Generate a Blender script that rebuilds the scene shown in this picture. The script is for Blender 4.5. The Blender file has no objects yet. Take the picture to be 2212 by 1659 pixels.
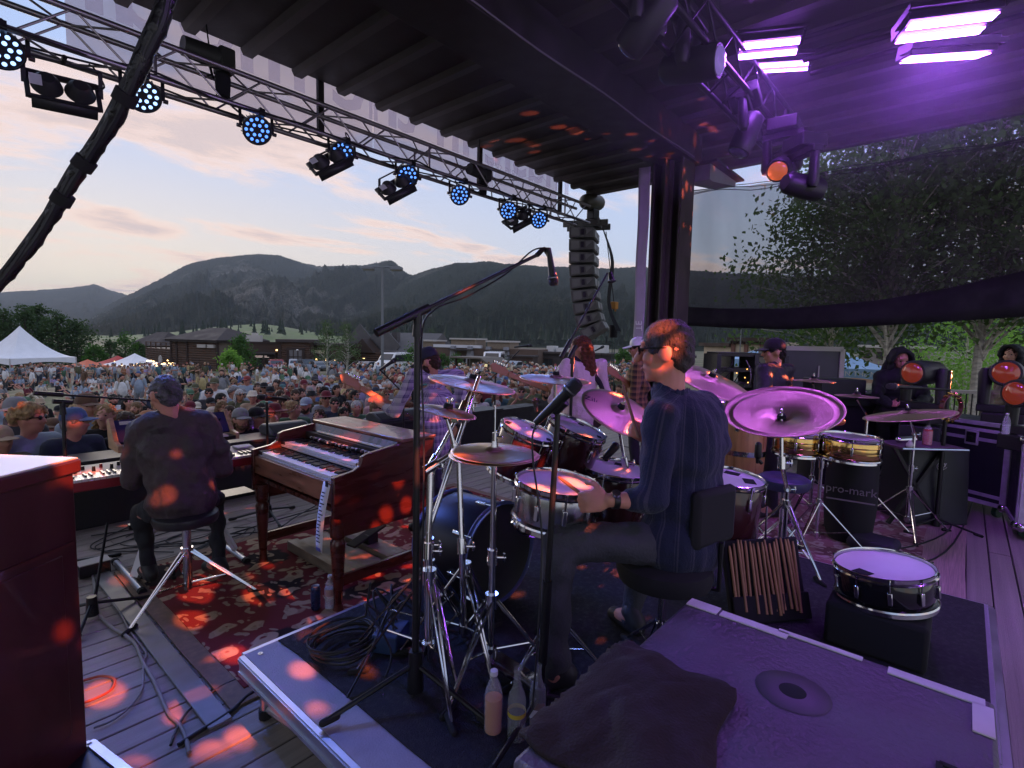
import bpy, bmesh, math, random
import numpy as np
from mathutils import Vector, Matrix, noise as mnoise
random.seed(11)
R = math.radians
SC = bpy.context.scene
COL = SC.collection

# ------------------------------------------------------------------ camera, sky, sun, exposure
# world axes: X runs along the stage front, Y towards the audience, Z up, stage floor at z = 0
PITCH, ROLL, YAW, EYE, FOC = R(4.85), R(1.2), R(40.8), 1.75, 1130.0
_f = Vector((math.cos(YAW), math.sin(YAW), 0)); _r = Vector((math.sin(YAW), -math.cos(YAW), 0)); _z = Vector((0, 0, 1))
FW = _f*math.cos(PITCH) - _z*math.sin(PITCH)
_u = _f*math.sin(PITCH) + _z*math.cos(PITCH)
RT = _r*math.cos(ROLL) + _u*math.sin(ROLL)
UP = _u*math.cos(ROLL) - _r*math.sin(ROLL)
EYEP = Vector((0, 0, EYE))
cam = bpy.data.cameras.new('camera'); cam_o = bpy.data.objects.new('camera', cam); COL.objects.link(cam_o)
cam.sensor_fit = 'HORIZONTAL'; cam.sensor_width = 36; cam.lens = 36*FOC/2212
cam.clip_start = .05; cam.clip_end = 30000
cam_o.matrix_world = Matrix(((RT.x, UP.x, -FW.x, 0), (RT.y, UP.y, -FW.y, 0), (RT.z, UP.z, -FW.z, EYE), (0, 0, 0, 1)))
SC.camera = cam_o
SC.view_settings.view_transform = 'Standard'; SC.view_settings.look = 'None'
SC.view_settings.exposure = .12; SC.view_settings.gamma = 1; SC.view_settings.use_curve_mapping = False
SC.render.engine = 'CYCLES'
SC.cycles.use_denoising = True; SC.cycles.max_bounces = 6; SC.cycles.diffuse_bounces = 3; SC.cycles.glossy_bounces = 3
SC.cycles.transparent_max_bounces = 12; SC.cycles.transmission_bounces = 5; SC.cycles.volume_bounces = 0
SC.cycles.caustics_reflective = False; SC.cycles.caustics_refractive = False; SC.cycles.sample_clamp_indirect = 4

SUN_ROT, SUN_EL = R(12), R(6)
world = bpy.data.worlds.new('World'); SC.world = world; world.use_nodes = True
nt = world.node_tree; N = nt.nodes; LK = nt.links; N.clear()
def wn(t, **k):
 n = N.new(t)
 for a, b in k.items(): setattr(n, a, b)
 return n
def wmath(op, a, b=None, clamp=False):
 n = wn('ShaderNodeMath', operation=op, use_clamp=clamp)
 for i, v in enumerate((a, b)):
  if v is None: continue
  if isinstance(v, (int, float)): n.inputs[i].default_value = v
  else: LK.new(v, n.inputs[i])
 return n.outputs[0]
def wmix(f, a, b, bt='MIX'):
 n = wn('ShaderNodeMix', data_type='RGBA', blend_type=bt)
 for i, v in ((0, f), (6, a), (7, b)):
  if isinstance(v, (int, float)): n.inputs[i].default_value = v
  elif isinstance(v, tuple): n.inputs[i].default_value = v+(1,)
  else: LK.new(v, n.inputs[i])
 return n.outputs[2]
sky = wn('ShaderNodeTexSky', sky_type='NISHITA', sun_disc=False, sun_elevation=SUN_EL, sun_rotation=SUN_ROT, altitude=1900, air_density=1.0, dust_density=1.2, ozone_density=1.5)
tc = wn('ShaderNodeTexCoord'); sep = wn('ShaderNodeSeparateXYZ'); LK.new(tc.outputs['Generated'], sep.inputs[0])
zc = wmath('MAXIMUM', sep.outputs[2], 0.0)
el = wn('ShaderNodeMapRange', interpolation_type='SMOOTHSTEP'); LK.new(zc, el.inputs[0]); el.inputs[1].default_value = .03; el.inputs[2].default_value = .42
az = wn('ShaderNodeMapRange', interpolation_type='SMOOTHSTEP'); LK.new(sep.outputs[1], az.inputs[0]); az.inputs[1].default_value = .42; az.inputs[2].default_value = 1.0
low = wmix(az.outputs[0], (.64, .70, .82), (.98, .83, .66))
grad = wmix(el.outputs[0], low, (.44, .58, .93))
nsky = wmix(1.0, sky.outputs[0], (.055, .055, .055), 'MULTIPLY')
nsky2 = wmix(1.0, nsky, (.9, .9, .9), 'DARKEN')
base = wmix(.15, grad, nsky2)
# clouds on a flat layer above the valley
den = wmath('ADD', zc, .10)
cx = wmath('DIVIDE', sep.outputs[0], den); cy = wmath('DIVIDE', sep.outputs[1], den)
comb = wn('ShaderNodeCombineXYZ'); LK.new(cx, comb.inputs[0]); LK.new(cy, comb.inputs[1])
n1 = wn('ShaderNodeTexNoise'); n1.inputs['Scale'].default_value = 1.05; n1.inputs['Detail'].default_value = 8; n1.inputs['Roughness'].default_value = .58; n1.inputs['Distortion'].default_value = .35
mp = wn('ShaderNodeMapping'); mp.inputs['Rotation'].default_value = (0, 0, R(25)); mp.inputs['Scale'].default_value = (.68, 1.12, 1); mp.inputs['Location'].default_value = (3.7, 1.9, 0)
LK.new(comb.outputs[0], mp.inputs[0]); LK.new(mp.outputs[0], n1.inputs['Vector'])
cm = wn('ShaderNodeMapRange', interpolation_type='SMOOTHSTEP'); LK.new(n1.outputs[0], cm.inputs[0]); cm.inputs[1].default_value = .49; cm.inputs[2].default_value = .62
n2 = wn('ShaderNodeTexNoise'); n2.inputs['Scale'].default_value = 2.3; n2.inputs['Detail'].default_value = 5; LK.new(mp.outputs[0], n2.inputs['Vector'])
cs = wn('ShaderNodeMapRange', interpolation_type='SMOOTHSTEP'); LK.new(n1.outputs[0], cs.inputs[0]); cs.inputs[1].default_value = .545; cs.inputs[2].default_value = .65
ccol = wmix(cs.outputs[0], (1.0, .72, .58), (.66, .53, .51))
cfac = wmath('MULTIPLY', cm.outputs[0], .92)
skyc = wmix(cfac, base, ccol)
bg = wn('ShaderNodeBackground'); LK.new(skyc, bg.inputs[0]); bg.inputs[1].default_value = 1.15
wo = wn('ShaderNodeOutputWorld'); LK.new(bg.outputs[0], wo.inputs[0])

sun = bpy.data.lights.new('sun', 'SUN'); sun.energy = .8; sun.angle = R(25); sun.color = (1, .86, .72)
sun_o = bpy.data.objects.new('sun', sun); COL.objects.link(sun_o)
_sd = Vector((math.sin(SUN_ROT)*math.cos(R(14)), math.cos(SUN_ROT)*math.cos(R(14)), math.sin(R(14))))
sun_o.rotation_euler = (-_sd).to_track_quat('-Z', 'Y').to_euler()

# ------------------------------------------------------------------ photo measurement -> place
def ray(x, y): return FW + RT*((x-1106)/FOC) + UP*((829.5-y)/FOC)
def P(x, y, d): return EYEP + ray(x, y)*d
def Fz(x, y, z=0.0):
 r = ray(x, y); return EYEP + r*((z-EYE)/r.z)
def Pv(x, y, v):
 r = ray(x, y); return EYEP + r*(v/r.y)
def Pu(x, y, u):
 r = ray(x, y); return EYEP + r*(u/r.x)
def px(p):
 q = Vector(p)-EYEP; d = q.dot(FW)
 return (1106+FOC*q.dot(RT)/d, 829.5-FOC*q.dot(UP)/d, d) if abs(d) > 1e-6 else (0, 0, d)
def V(*a): return Vector(a)

# ------------------------------------------------------------------ materials
MATS = {}
def mat(name, col, rough=.6, metal=0.0, vary=0.0, vscale=6.0, bump=0.0, bscale=40.0, objvary=0.0, emit=None, estr=0.0, spec=.5, trans=0.0, ior=1.45, alpha=1.0, coat=0.0, stretch=None, sheen=0.0, sss=0.0):
 if name in MATS: return MATS[name]
 m = bpy.data.materials.new(name); m.use_nodes = True
 t = m.node_tree; b = t.nodes['Principled BSDF']; L = t.links
 b.inputs['Base Color'].default_value = (*col, 1); b.inputs['Roughness'].default_value = rough; b.inputs['Metallic'].default_value = metal
 b.inputs['Specular IOR Level'].default_value = spec; b.inputs['Transmission Weight'].default_value = trans; b.inputs['IOR'].default_value = ior
 b.inputs['Alpha'].default_value = alpha; b.inputs['Coat Weight'].default_value = coat; b.inputs['Sheen Weight'].default_value = sheen
 if sss: b.inputs['Subsurface Weight'].default_value = sss; b.inputs['Subsurface Radius'].default_value = (.01, .004, .002)
 co = t.nodes.new('ShaderNodeTexCoord'); vec = co.outputs['Object']
 if stretch:
  mp = t.nodes.new('ShaderNodeMapping'); mp.inputs['Scale'].default_value = stretch; L.new(vec, mp.inputs[0]); vec = mp.outputs[0]
 out = None
 if vary:
  n = t.nodes.new('ShaderNodeTexNoise'); n.inputs['Scale'].default_value = vscale; n.inputs['Detail'].default_value = 5; L.new(vec, n.inputs['Vector'])
  mr = t.nodes.new('ShaderNodeMapRange'); mr.inputs[1].default_value = .3; mr.inputs[2].default_value = .7; mr.inputs[3].default_value = 1-vary; mr.inputs[4].default_value = 1+vary*.7
  L.new(n.outputs[0], mr.inputs[0]); out = mr.outputs[0]
 if objvary:
  oi = t.nodes.new('ShaderNodeObjectInfo'); mr = t.nodes.new('ShaderNodeMapRange'); mr.inputs[3].default_value = 1-objvary; mr.inputs[4].default_value = 1+objvary
  L.new(oi.outputs['Random'], mr.inputs[0])
  if out is None: out = mr.outputs[0]
  else:
   mm = t.nodes.new('ShaderNodeMath'); mm.operation = 'MULTIPLY'; L.new(out, mm.inputs[0]); L.new(mr.outputs[0], mm.inputs[1]); out = mm.outputs[0]
 if out is not None:
  vm = t.nodes.new('ShaderNodeVectorMath'); vm.operation = 'SCALE'; vm.inputs[0].default_value = col; L.new(out, vm.inputs['Scale']); L.new(vm.outputs[0], b.inputs['Base Color'])
  if vary:
   rr = t.nodes.new('ShaderNodeMath'); rr.operation = 'MULTIPLY'; rr.inputs[1].default_value = rough; L.new(out, rr.inputs[0]); rr.use_clamp = True; L.new(rr.outputs[0], b.inputs['Roughness'])
 if bump:
  n = t.nodes.new('ShaderNodeTexNoise'); n.inputs['Scale'].default_value = bscale; n.inputs['Detail'].default_value = 4; L.new(vec, n.inputs['Vector'])
  bp = t.nodes.new('ShaderNodeBump'); bp.inputs['Strength'].default_value = bump; bp.inputs['Distance'].default_value = .02; L.new(n.outputs[0], bp.inputs['Height']); L.new(bp.outputs[0], b.inputs['Normal'])
 if emit: b.inputs['Emission Color'].default_value = (*emit, 1); b.inputs['Emission Strength'].default_value = estr
 MATS[name] = m; return m
def nodes_of(m): return m.node_tree, m.node_tree.nodes['Principled BSDF']

# ------------------------------------------------------------------ mesh building
class MB:
 def __init__(s): s.v = []; s.f = []
 def add(s, vs, fs):
  o = len(s.v); s.v += [tuple(p) for p in vs]; s.f += [tuple(i+o for i in f) for f in fs]; return s
 def box(s, c, sz, rot=None):
  c = Vector(c); h = Vector(sz)*.5
  vs = [Vector((x*h.x, y*h.y, z*h.z)) for z in (-1, 1) for y in (-1, 1) for x in (-1, 1)]
  if rot is not None: vs = [rot @ p for p in vs]
  return s.add([c+p for p in vs], [(0, 2, 3, 1), (4, 5, 7, 6), (0, 1, 5, 4), (2, 6, 7, 3), (0, 4, 6, 2), (1, 3, 7, 5)])
 def bar(s, a, b, w, h=None, up=(0, 0, 1)):
  a = Vector(a); b = Vector(b); d = (b-a); h = h or w
  x = d.normalized(); u = Vector(up)
  if abs(x.dot(u)) > .99: u = Vector((1, 0, 0))
  y = u.cross(x).normalized(); z = x.cross(y)
  return s.box((a+b)/2, (d.length, w, h), Matrix((x, y, z)).transposed())
 def tube(s, pts, r, n=8, cap=True):
  pts = [Vector(p) for p in pts]; k = len(pts)
  rs = list(r) if isinstance(r, (list, tuple)) else [r]*k
  t0 = (pts[1]-pts[0]).normalized(); a = Vector((0, 0, 1)) if abs(t0.z) < .9 else Vector((1, 0, 0))
  nx = a.cross(t0).normalized(); vs = []
  for i, p in enumerate(pts):
   t = ((pts[min(i+1, k-1)]-pts[max(i-1, 0)])).normalized()
   nx = (nx - t*nx.dot(t)).normalized(); ny = t.cross(nx)
   for j in range(n):
    an = 2*math.pi*j/n; vs.append(p+(nx*math.cos(an)+ny*math.sin(an))*rs[i])
  fs = [(i*n+j, i*n+(j+1) % n, (i+1)*n+(j+1) % n, (i+1)*n+j) for i in range(k-1) for j in range(n)]
  if cap: fs += [tuple(range(n-1, -1, -1)), tuple((k-1)*n+j for j in range(n))]
  return s.add(vs, fs)
 def cyl(s, a, b, r, r2=None, n=16): return s.tube([a, b], [r, r if r2 is None else r2], n)
 def lathe(s, prof, n=24, M=None, c=(0, 0, 0), cap=False):
  M = M or Matrix.Identity(3); c = Vector(c); k = len(prof)
  vs = [c + M @ Vector((q*math.cos(2*math.pi*j/n), q*math.sin(2*math.pi*j/n), z)) for q, z in prof for j in range(n)]
  fs = [(i*n+j, i*n+(j+1) % n, (i+1)*n+(j+1) % n, (i+1)*n+j) for i in range(k-1) for j in range(n)]
  if cap: fs += [tuple(range(n-1, -1, -1)), tuple((k-1)*n+j for j in range(n))]
  return s.add(vs, fs)
 def ell(s, c, rad, rot=None, n=12, m=8):
  rot = rot or Matrix.Identity(3); c = Vector(c); rad = Vector(rad) if not isinstance(rad, (int, float)) else Vector((rad,)*3)
  vs = [c + rot @ Vector((0, 0, -rad.z))]
  for i in range(1, m):
   th = math.pi*i/m
   for j in range(n):
    a = 2*math.pi*j/n; vs.append(c + rot @ Vector((rad.x*math.sin(th)*math.cos(a), rad.y*math.sin(th)*math.sin(a), -rad.z*math.cos(th))))
  vs.append(c + rot @ Vector((0, 0, rad.z)))
  fs = [(0, 1+(j+1) % n, 1+j) for j in range(n)]
  for i in range(m-2):
   for j in range(n): fs.append((1+i*n+j, 1+i*n+(j+1) % n, 1+(i+1)*n+(j+1) % n, 1+(i+1)*n+j))
  l = len(vs)-1; b0 = 1+(m-2)*n
  fs += [(l, b0+j, b0+(j+1) % n) for j in range(n)]
  return s.add(vs, fs)
 def cap(s, a, b, r1, r2, n=10):            # rounded limb between two joints
  a = Vector(a); b = Vector(b); d = b-a; L = d.length
  if L < 1e-5: return s.ell(a, max(r1, r2), n=n, m=6)
  d.normalize(); u = Vector((0, 0, 1)) if abs(d.z) < .9 else Vector((1, 0, 0)); x = u.cross(d).normalized(); y = d.cross(x)
  M = Matrix((x, y, d)).transposed()
  pr = [(r1*math.cos(t), r1*math.sin(t)) for t in (-1.5, -1.0, -.5, 0)] + [(r2*math.cos(t), L+r2*math.sin(t)) for t in (0, .5, 1.0, 1.5)]
  return s.lathe(pr, n, M, a, True)
 def prism(s, poly, ext):                    # planar polygon swept along a vector
  poly = [Vector(p) for p in poly]; e = Vector(ext); k = len(poly)
  nrm = Vector((0, 0, 0))
  for i in range(k): nrm += poly[i].cross(poly[(i+1) % k])
  if nrm.dot(e) > 0: poly = poly[::-1]
  fs = [tuple(range(k)), tuple(range(2*k-1, k-1, -1))] + [(i, i+k, (i+1) % k+k, (i+1) % k) for i in range(k)]
  return s.add(poly+[p+e for p in poly], [tuple(f) for f in fs])
 def quad(s, *p): return s.add(p, [tuple(range(len(p)))])
 def mesh(s, name, m=None, smooth=None, off=None):
  me = bpy.data.meshes.new(name)
  vs = s.v if off is None else [(p[0]-off[0], p[1]-off[1], p[2]-off[2]) for p in s.v]
  me.from_pydata(vs, [], s.f); me.update()
  if smooth:
   me.shade_smooth(); me.set_sharp_from_angle(angle=R(smooth))
  if m is not None: me.materials.append(m)
  return me
 def build(s, name, m=None, parent=None, smooth=40, bevel=0, off=None):
  if off is None and parent is not None: off = worldloc(parent)
  me = s.mesh(name, m, smooth, off)
  o = bpy.data.objects.new(name, me); COL.objects.link(o)
  if parent is not None: o.parent = parent
  if bevel:
   b = o.modifiers.new('bevel', 'BEVEL'); b.width = bevel; b.segments = 2; b.limit_method = 'ANGLE'; b.angle_limit = R(40)
  return o
def worldloc(o):
 l = Vector(o.location); p = o.parent
 while p is not None: l += p.location; p = p.parent
 return l
def tag(o, label=None, cat=None, group=None, kind=None):
 if label: o['label'] = label
 if cat: o['category'] = cat
 if group: o['group'] = group
 if kind: o['kind'] = kind
 return o
def thing(name, label, cat, loc=(0, 0, 0), rz=0.0, group=None):
 o = bpy.data.objects.new(name, None); COL.objects.link(o); o.empty_display_size = .1
 o.location = loc; o.rotation_euler = (0, 0, rz); return tag(o, label, cat, group)
def solo(mb, name, m, label, cat, group=None, loc=None, smooth=40, bevel=0, kind=None):   # a thing that is one mesh
 loc = Vector(loc) if loc is not None else Vector(mb.v[0])
 o = mb.build(name, m, None, smooth, bevel, loc); o.location = loc; return tag(o, label, cat, group, kind)
def mirror(o, parent=None, name=None):          # linked copy of one object
 c = o.copy(); COL.objects.link(c); c.parent = parent if parent is not None else o.parent; return c
def copy_tree(o, parent=None):
 c = o.copy(); COL.objects.link(c); c.parent = parent
 for ch in list(o.children): copy_tree(ch, c)
 return c
def basis(z, x=None):
 z = Vector(z).normalized(); x = Vector(x) if x is not None else (Vector((1, 0, 0)) if abs(z.x) < .9 else Vector((0, 1, 0)))
 x = (x - z*x.dot(z)).normalized(); return Matrix((x, z.cross(x), z)).transposed()
def text_obj(name, body, m, parent, size, origin, xdir, ydir, ext=.001, off=None, align='CENTER', bold=0.0):
 cu = bpy.data.curves.new(name, 'FONT'); cu.body = body; cu.size = size; cu.align_x = align; cu.align_y = 'CENTER'; cu.extrude = ext; cu.resolution_u = 2; cu.offset = bold
 t = bpy.data.objects.new(name, cu); COL.objects.link(t); bpy.context.view_layer.update()
 me = bpy.data.meshes.new_from_object(t.evaluated_get(bpy.context.evaluated_depsgraph_get())); bpy.data.objects.remove(t)
 x = Vector(xdir).normalized(); y = Vector(ydir).normalized(); z = x.cross(y)
 o0 = Vector(origin) - (worldloc(parent) if parent is not None else Vector((0, 0, 0)))
 me.transform(Matrix(((x.x, y.x, z.x, o0.x), (x.y, y.y, z.y, o0.y), (x.z, y.z, z.z, o0.z), (0, 0, 0, 1))))
 me.materials.clear(); me.materials.append(m); me.name = name
 o = bpy.data.objects.new(name, me); COL.objects.link(o)
 if parent is not None: o.parent = parent
 return o
def spline(pts, k=6):                           # smooth curve through points
 pts = [Vector(p) for p in pts]; out = []
 for i in range(len(pts)-1):
  a, b, c, d = pts[max(i-1, 0)], pts[i], pts[i+1], pts[min(i+2, len(pts)-1)]
  for j in range(k):
   t = j/k; out.append(.5*((2*b)+(c-a)*t+(2*a-5*b+4*c-d)*t*t+(3*b-a-3*c+d)*t**3))
 return out+[pts[-1]]
# ------------------------------------------------------------------ ground, lawn and mountains
def gz(x, y):
 d = max(0.0, min(y, 150)-6); return -.95-.038*d
def az_of(p): return math.atan2(p.y, p.x)
def make_ground():
 ths = [R(a) for a in np.linspace(-25, 205, 120)]
 rs = [0.5, 3, 6, 8, 11, 15, 20, 27, 36, 48, 62, 80, 105, 140, 200, 320, 600, 1200, 2600, 6000, 14000]
 vs = []; fs = []
 for r in rs:
  for t in ths:
   x, y = r*math.cos(t)-.5, r*math.sin(t)-3
   z = gz(x, y)
   if 7 < r < 400: z += .18*mnoise.noise(Vector((x*.09, y*.09, 0)))
   vs.append((x, y, z))
 n = len(ths)
 for i in range(len(rs)-1):
  for j in range(n-1): fs.append((i*n+j, (i+1)*n+j, (i+1)*n+j+1, i*n+j+1))
 m = mat('lawn', (.075, .09, .035), .95, vary=.35, vscale=.9, bump=.6, bscale=9)
 t, b = nodes_of(m); L = t.links
 co = t.nodes.new('ShaderNodeTexCoord'); n1 = t.nodes.new('ShaderNodeTexNoise'); n1.inputs['Scale'].default_value = .11; n1.inputs['Detail'].default_value = 6; L.new(co.outputs['Object'], n1.inputs['Vector'])
 cr = t.nodes.new('ShaderNodeMapRange'); cr.inputs[1].default_value = .45; cr.inputs[2].default_value = .62; L.new(n1.outputs[0], cr.inputs[0])
 mx = t.nodes.new('ShaderNodeMix'); mx.data_type = 'RGBA'; mx.inputs[7].default_value = (.17, .14, .085, 1)
 L.new(cr.outputs[0], mx.inputs[0]); L.new(b.inputs['Base Color'].links[0].from_socket, mx.inputs[6]); L.new(mx.outputs[2], b.inputs['Base Color'])
 mb = MB(); mb.add(vs, fs); o = mb.build('ground', m); tag(o, kind='structure')
make_ground()

def lerp_tab(tab, x):
 if x <= tab[0][0]: return tab[0][1]
 for (a, b), (c, d) in zip(tab, tab[1:]):
  if x <= c: return b+(d-b)*(x-a)/(c-a)
 return tab[-1][1]
def hill(name, D, r0f, sky_px, m, nth, nr, rough, spruce, seed, span, fall=.35):
 tab = []
 for x, y in sky_px:
  r = ray(x, y); tab.append((math.atan2(r.y, r.x), r.z/math.hypot(r.x, r.y)))
 tab.sort()
 ths = np.linspace(R(span[0]), R(span[1]), nth); rs = np.concatenate([np.linspace(D*r0f, D, nr), np.linspace(D*1.03, D*1.5, 5)])
 vs = []; rnd = random.Random(seed)
 for i, r in enumerate(rs):
  s = min(1.0, (r-D*r0f)/(D*(1-r0f)))
  for t in ths:
   H = lerp_tab(tab, t)*D
   x, y = r*math.cos(t), r*math.sin(t)
   k = 900.0*(D/4500)
   a = mnoise.fractal(Vector((x/k+seed, y/k, .3)), .9, 2.1, 6)
   g = abs(mnoise.noise(Vector((t*26*(1+.15*a)+seed, s*.8, 1))))
   e = s**1.15
   h = -6+(H+6)*e
   env = 4*s*(1-s)
   h += env*(H+60)*(rough*1.25*a - rough*1.25*g) + (H*.025*a if s > .8 else 0)
   if r > D: h = (H)*(1-fall*(r-D)/(.5*D))*1.0
   if s > .03: h += rnd.uniform(-.4, 1.0)*spruce
   vs.append((x, y, h))
 fs = [(i*nth+j, (i+1)*nth+j, (i+1)*nth+j+1, i*nth+j+1) for i in range(len(rs)-1) for j in range(nth-1)]
 mb = MB(); mb.v = vs; mb.f = [f[::-1] for f in fs]
 o = mb.build(name, m, smooth=180); tag(o, kind='structure'); return o
def forest_mat(name, dark, mid, bare, sc, thr):
 m = mat(name, dark, 1.0, spec=.1); t, b = nodes_of(m); L = t.links
 co = t.nodes.new('ShaderNodeTexCoord')
 def noise(s, d, st=None):
  n = t.nodes.new('ShaderNodeTexNoise'); n.inputs['Scale'].default_value = s; n.inputs['Detail'].default_value = d; n.inputs['Roughness'].default_value = .65
  L.new(co.outputs['Object'], n.inputs['Vector']); return n.outputs[0]
 def rng(a, lo, hi):
  r = t.nodes.new('ShaderNodeMapRange'); r.inputs[1].default_value = lo; r.inputs[2].default_value = hi; L.new(a, r.inputs[0]); return r.outputs[0]
 def mix(f, a, b):
  x = t.nodes.new('ShaderNodeMix'); x.data_type = 'RGBA'; L.new(f, x.inputs[0])
  for i, c in ((6, a), (7, b)):
   if isinstance(c, tuple): x.inputs[i].default_value = (*c, 1)
   else: L.new(c, x.inputs[i])
  return x.outputs[2]
 c1 = mix(rng(noise(sc*22, 8), .35, .65), dark, mid)
 c2 = mix(rng(noise(sc, 8), thr, thr+.10), c1, bare)
 c3 = mix(rng(noise(sc*90, 3), .3, .75), tuple(q*.35 for q in dark), c2)
 L.new(c3, b.inputs['Base Color'])
 bp = t.nodes.new('ShaderNodeBump'); bp.inputs['Strength'].default_value = 1.0; bp.inputs['Distance'].default_value = 30; L.new(noise(sc*45, 6), bp.inputs['Height']); L.new(bp.outputs[0], b.inputs['Normal'])
 return m
hill('mountain_ridge', 7500, .45, [(-400, 655), (-150, 640), (0, 632), (60, 628), (150, 622), (205, 614), (240, 628), (300, 645), (400, 668), (600, 690)], forest_mat('far_forest', (.030, .042, .032), (.06, .07, .045), (.13, .12, .10), .0009, .60), 500, 26, .10, 6, 3, (45, 110))
hill('mountain', 4600, .22, [(60, 716), (150, 700), (190, 682), (270, 640), (340, 605), (400, 572), (435, 563), (470, 556), (520, 551), (560, 549), (600, 551), (625, 558), (650, 566), (690, 574), (740, 573), (790, 572), (815, 568), (828, 562), (840, 562), (855, 572), (880, 590), (950, 640), (1050, 690), (1150, 715)], forest_mat('forest', (.034, .052, .036), (.078, .094, .055), (.48, .45, .38), .0018, .54), 1000, 70, .16, 7, 9, (35, 100))
hill('mountain_slope', 2600, .22, [(560, 722), (700, 690), (800, 640), (870, 605), (930, 583), (985, 569), (1040, 568), (1080, 572), (1200, 577), (1300, 580), (1375, 578), (1480, 583), (1600, 590), (1800, 598), (2212, 612), (2700, 640), (3400, 650)], forest_mat('near_forest', (.030, .050, .033), (.064, .086, .046), (.28, .28, .20), .0026, .57), 1000, 60, .12, 5, 17, (-35, 75))
hill('meadow_hill', 950, .35, [(250, 724), (330, 720), (400, 712), (440, 706), (500, 701), (560, 697), (610, 703), (660, 712), (720, 720), (800, 730), (900, 738)], mat('meadow', (.11, .155, .055), .95, vary=.3, vscale=.02), 200, 20, .03, .2, 5, (52, 84), .1)
def conifers():
 rnd = random.Random(4); mb = MB()
 for x0, x1, y0, y1, n in ((430, 720, 700, 722, 70), (240, 480, 716, 724, 40), (700, 1380, 690, 738, 150), (1380, 1660, 700, 745, 60)):
  for i in range(n):
   x = rnd.uniform(x0, x1); D = rnd.uniform(420, 900); p = P(x, rnd.uniform(y0, y1)+6, D)
   if D < 600: p.z = min(p.z, 2)
   h = rnd.uniform(7, 15)
   for k in range(4):
    z0 = p.z+h*(.05+.2*k); rr = h*.22*(1-.22*k)*rnd.uniform(.8, 1.2)
    mb.lathe([(rr, 0), (rr*.55, h*.14), (.02, h*.36)], 6, None, (p.x, p.y, z0))
 solo(mb, 'conifer_wood', mat('conifer', (.022, .036, .022), .95, vary=.3, vscale=.3), 'scattered dark conifers dotted over the meadow and foot of the mountain', 'trees', kind='stuff', smooth=0)
conifers()

# ------------------------------------------------------------------ stage floor
FRONT = 5.75
def make_deck():
 base = MB(); base.box((4.5, 1.0, -.09), (15.6, 9.48, .1)); base.box((4.5, 1.0, -.55), (15.4, 9.3, .8))
 deck = tag(base.build('stage_floor', mat('underdeck', (.01, .01, .01), .9)), kind='structure')
 pm = mat('deck_board', (.27, .235, .21), .62, vary=.28, vscale=5, bump=.35, bscale=30, objvary=.16, stretch=(.35, 7, 7))
 mb = MB(); mb.box((.5, 0, 0), (1, .139, .03)); me = mb.mesh('plank', pm, 0)
 rnd = random.Random(2); y = -3.6; n = 0
 while y < FRONT-.02:
  x = -3.2
  while x < 12.2:
   L = rnd.choice([2.4, 3.05, 3.66, 4.9]) if x > -3 else rnd.uniform(1, 3.6)
   L = min(L, 12.25-x)
   if L < .5: break
   o = bpy.data.objects.new('plank', me); COL.objects.link(o); o.parent = deck; o.location = (x, y, -.0155+rnd.uniform(-.001, .001)); o.scale = (L-.004, 1, 1); x += L
   b = o.modifiers.new('bevel', 'BEVEL'); b.width = .003; b.segments = 1
  y += .148
make_deck()
M_BLACK = mat('black_paint', (.012, .012, .012), .65, vary=.25, vscale=8)
def make_front_wall():
 r = thing('stage_front_wall', 'long low black wall running along the front edge of the stage', 'wall', (-1, FRONT+.03, 0))
 x = -1.6
 i = 0
 while x < 6.4:
  w = 1.22 if i % 3 else 1.0
  mb = MB(); mb.box((x+w/2, FRONT+.2, .29), (w-.012, .36, .58)); mb.build('wall_panel', M_BLACK, r, bevel=.008); x += w; i += 1
 mb = MB(); mb.box((2.4, FRONT+.2, .597), (8.1, .42, .03)); mb.build('wall_cap', mat('black_cap', (.02, .02, .022), .5), r, bevel=.006)
make_front_wall()

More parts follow.
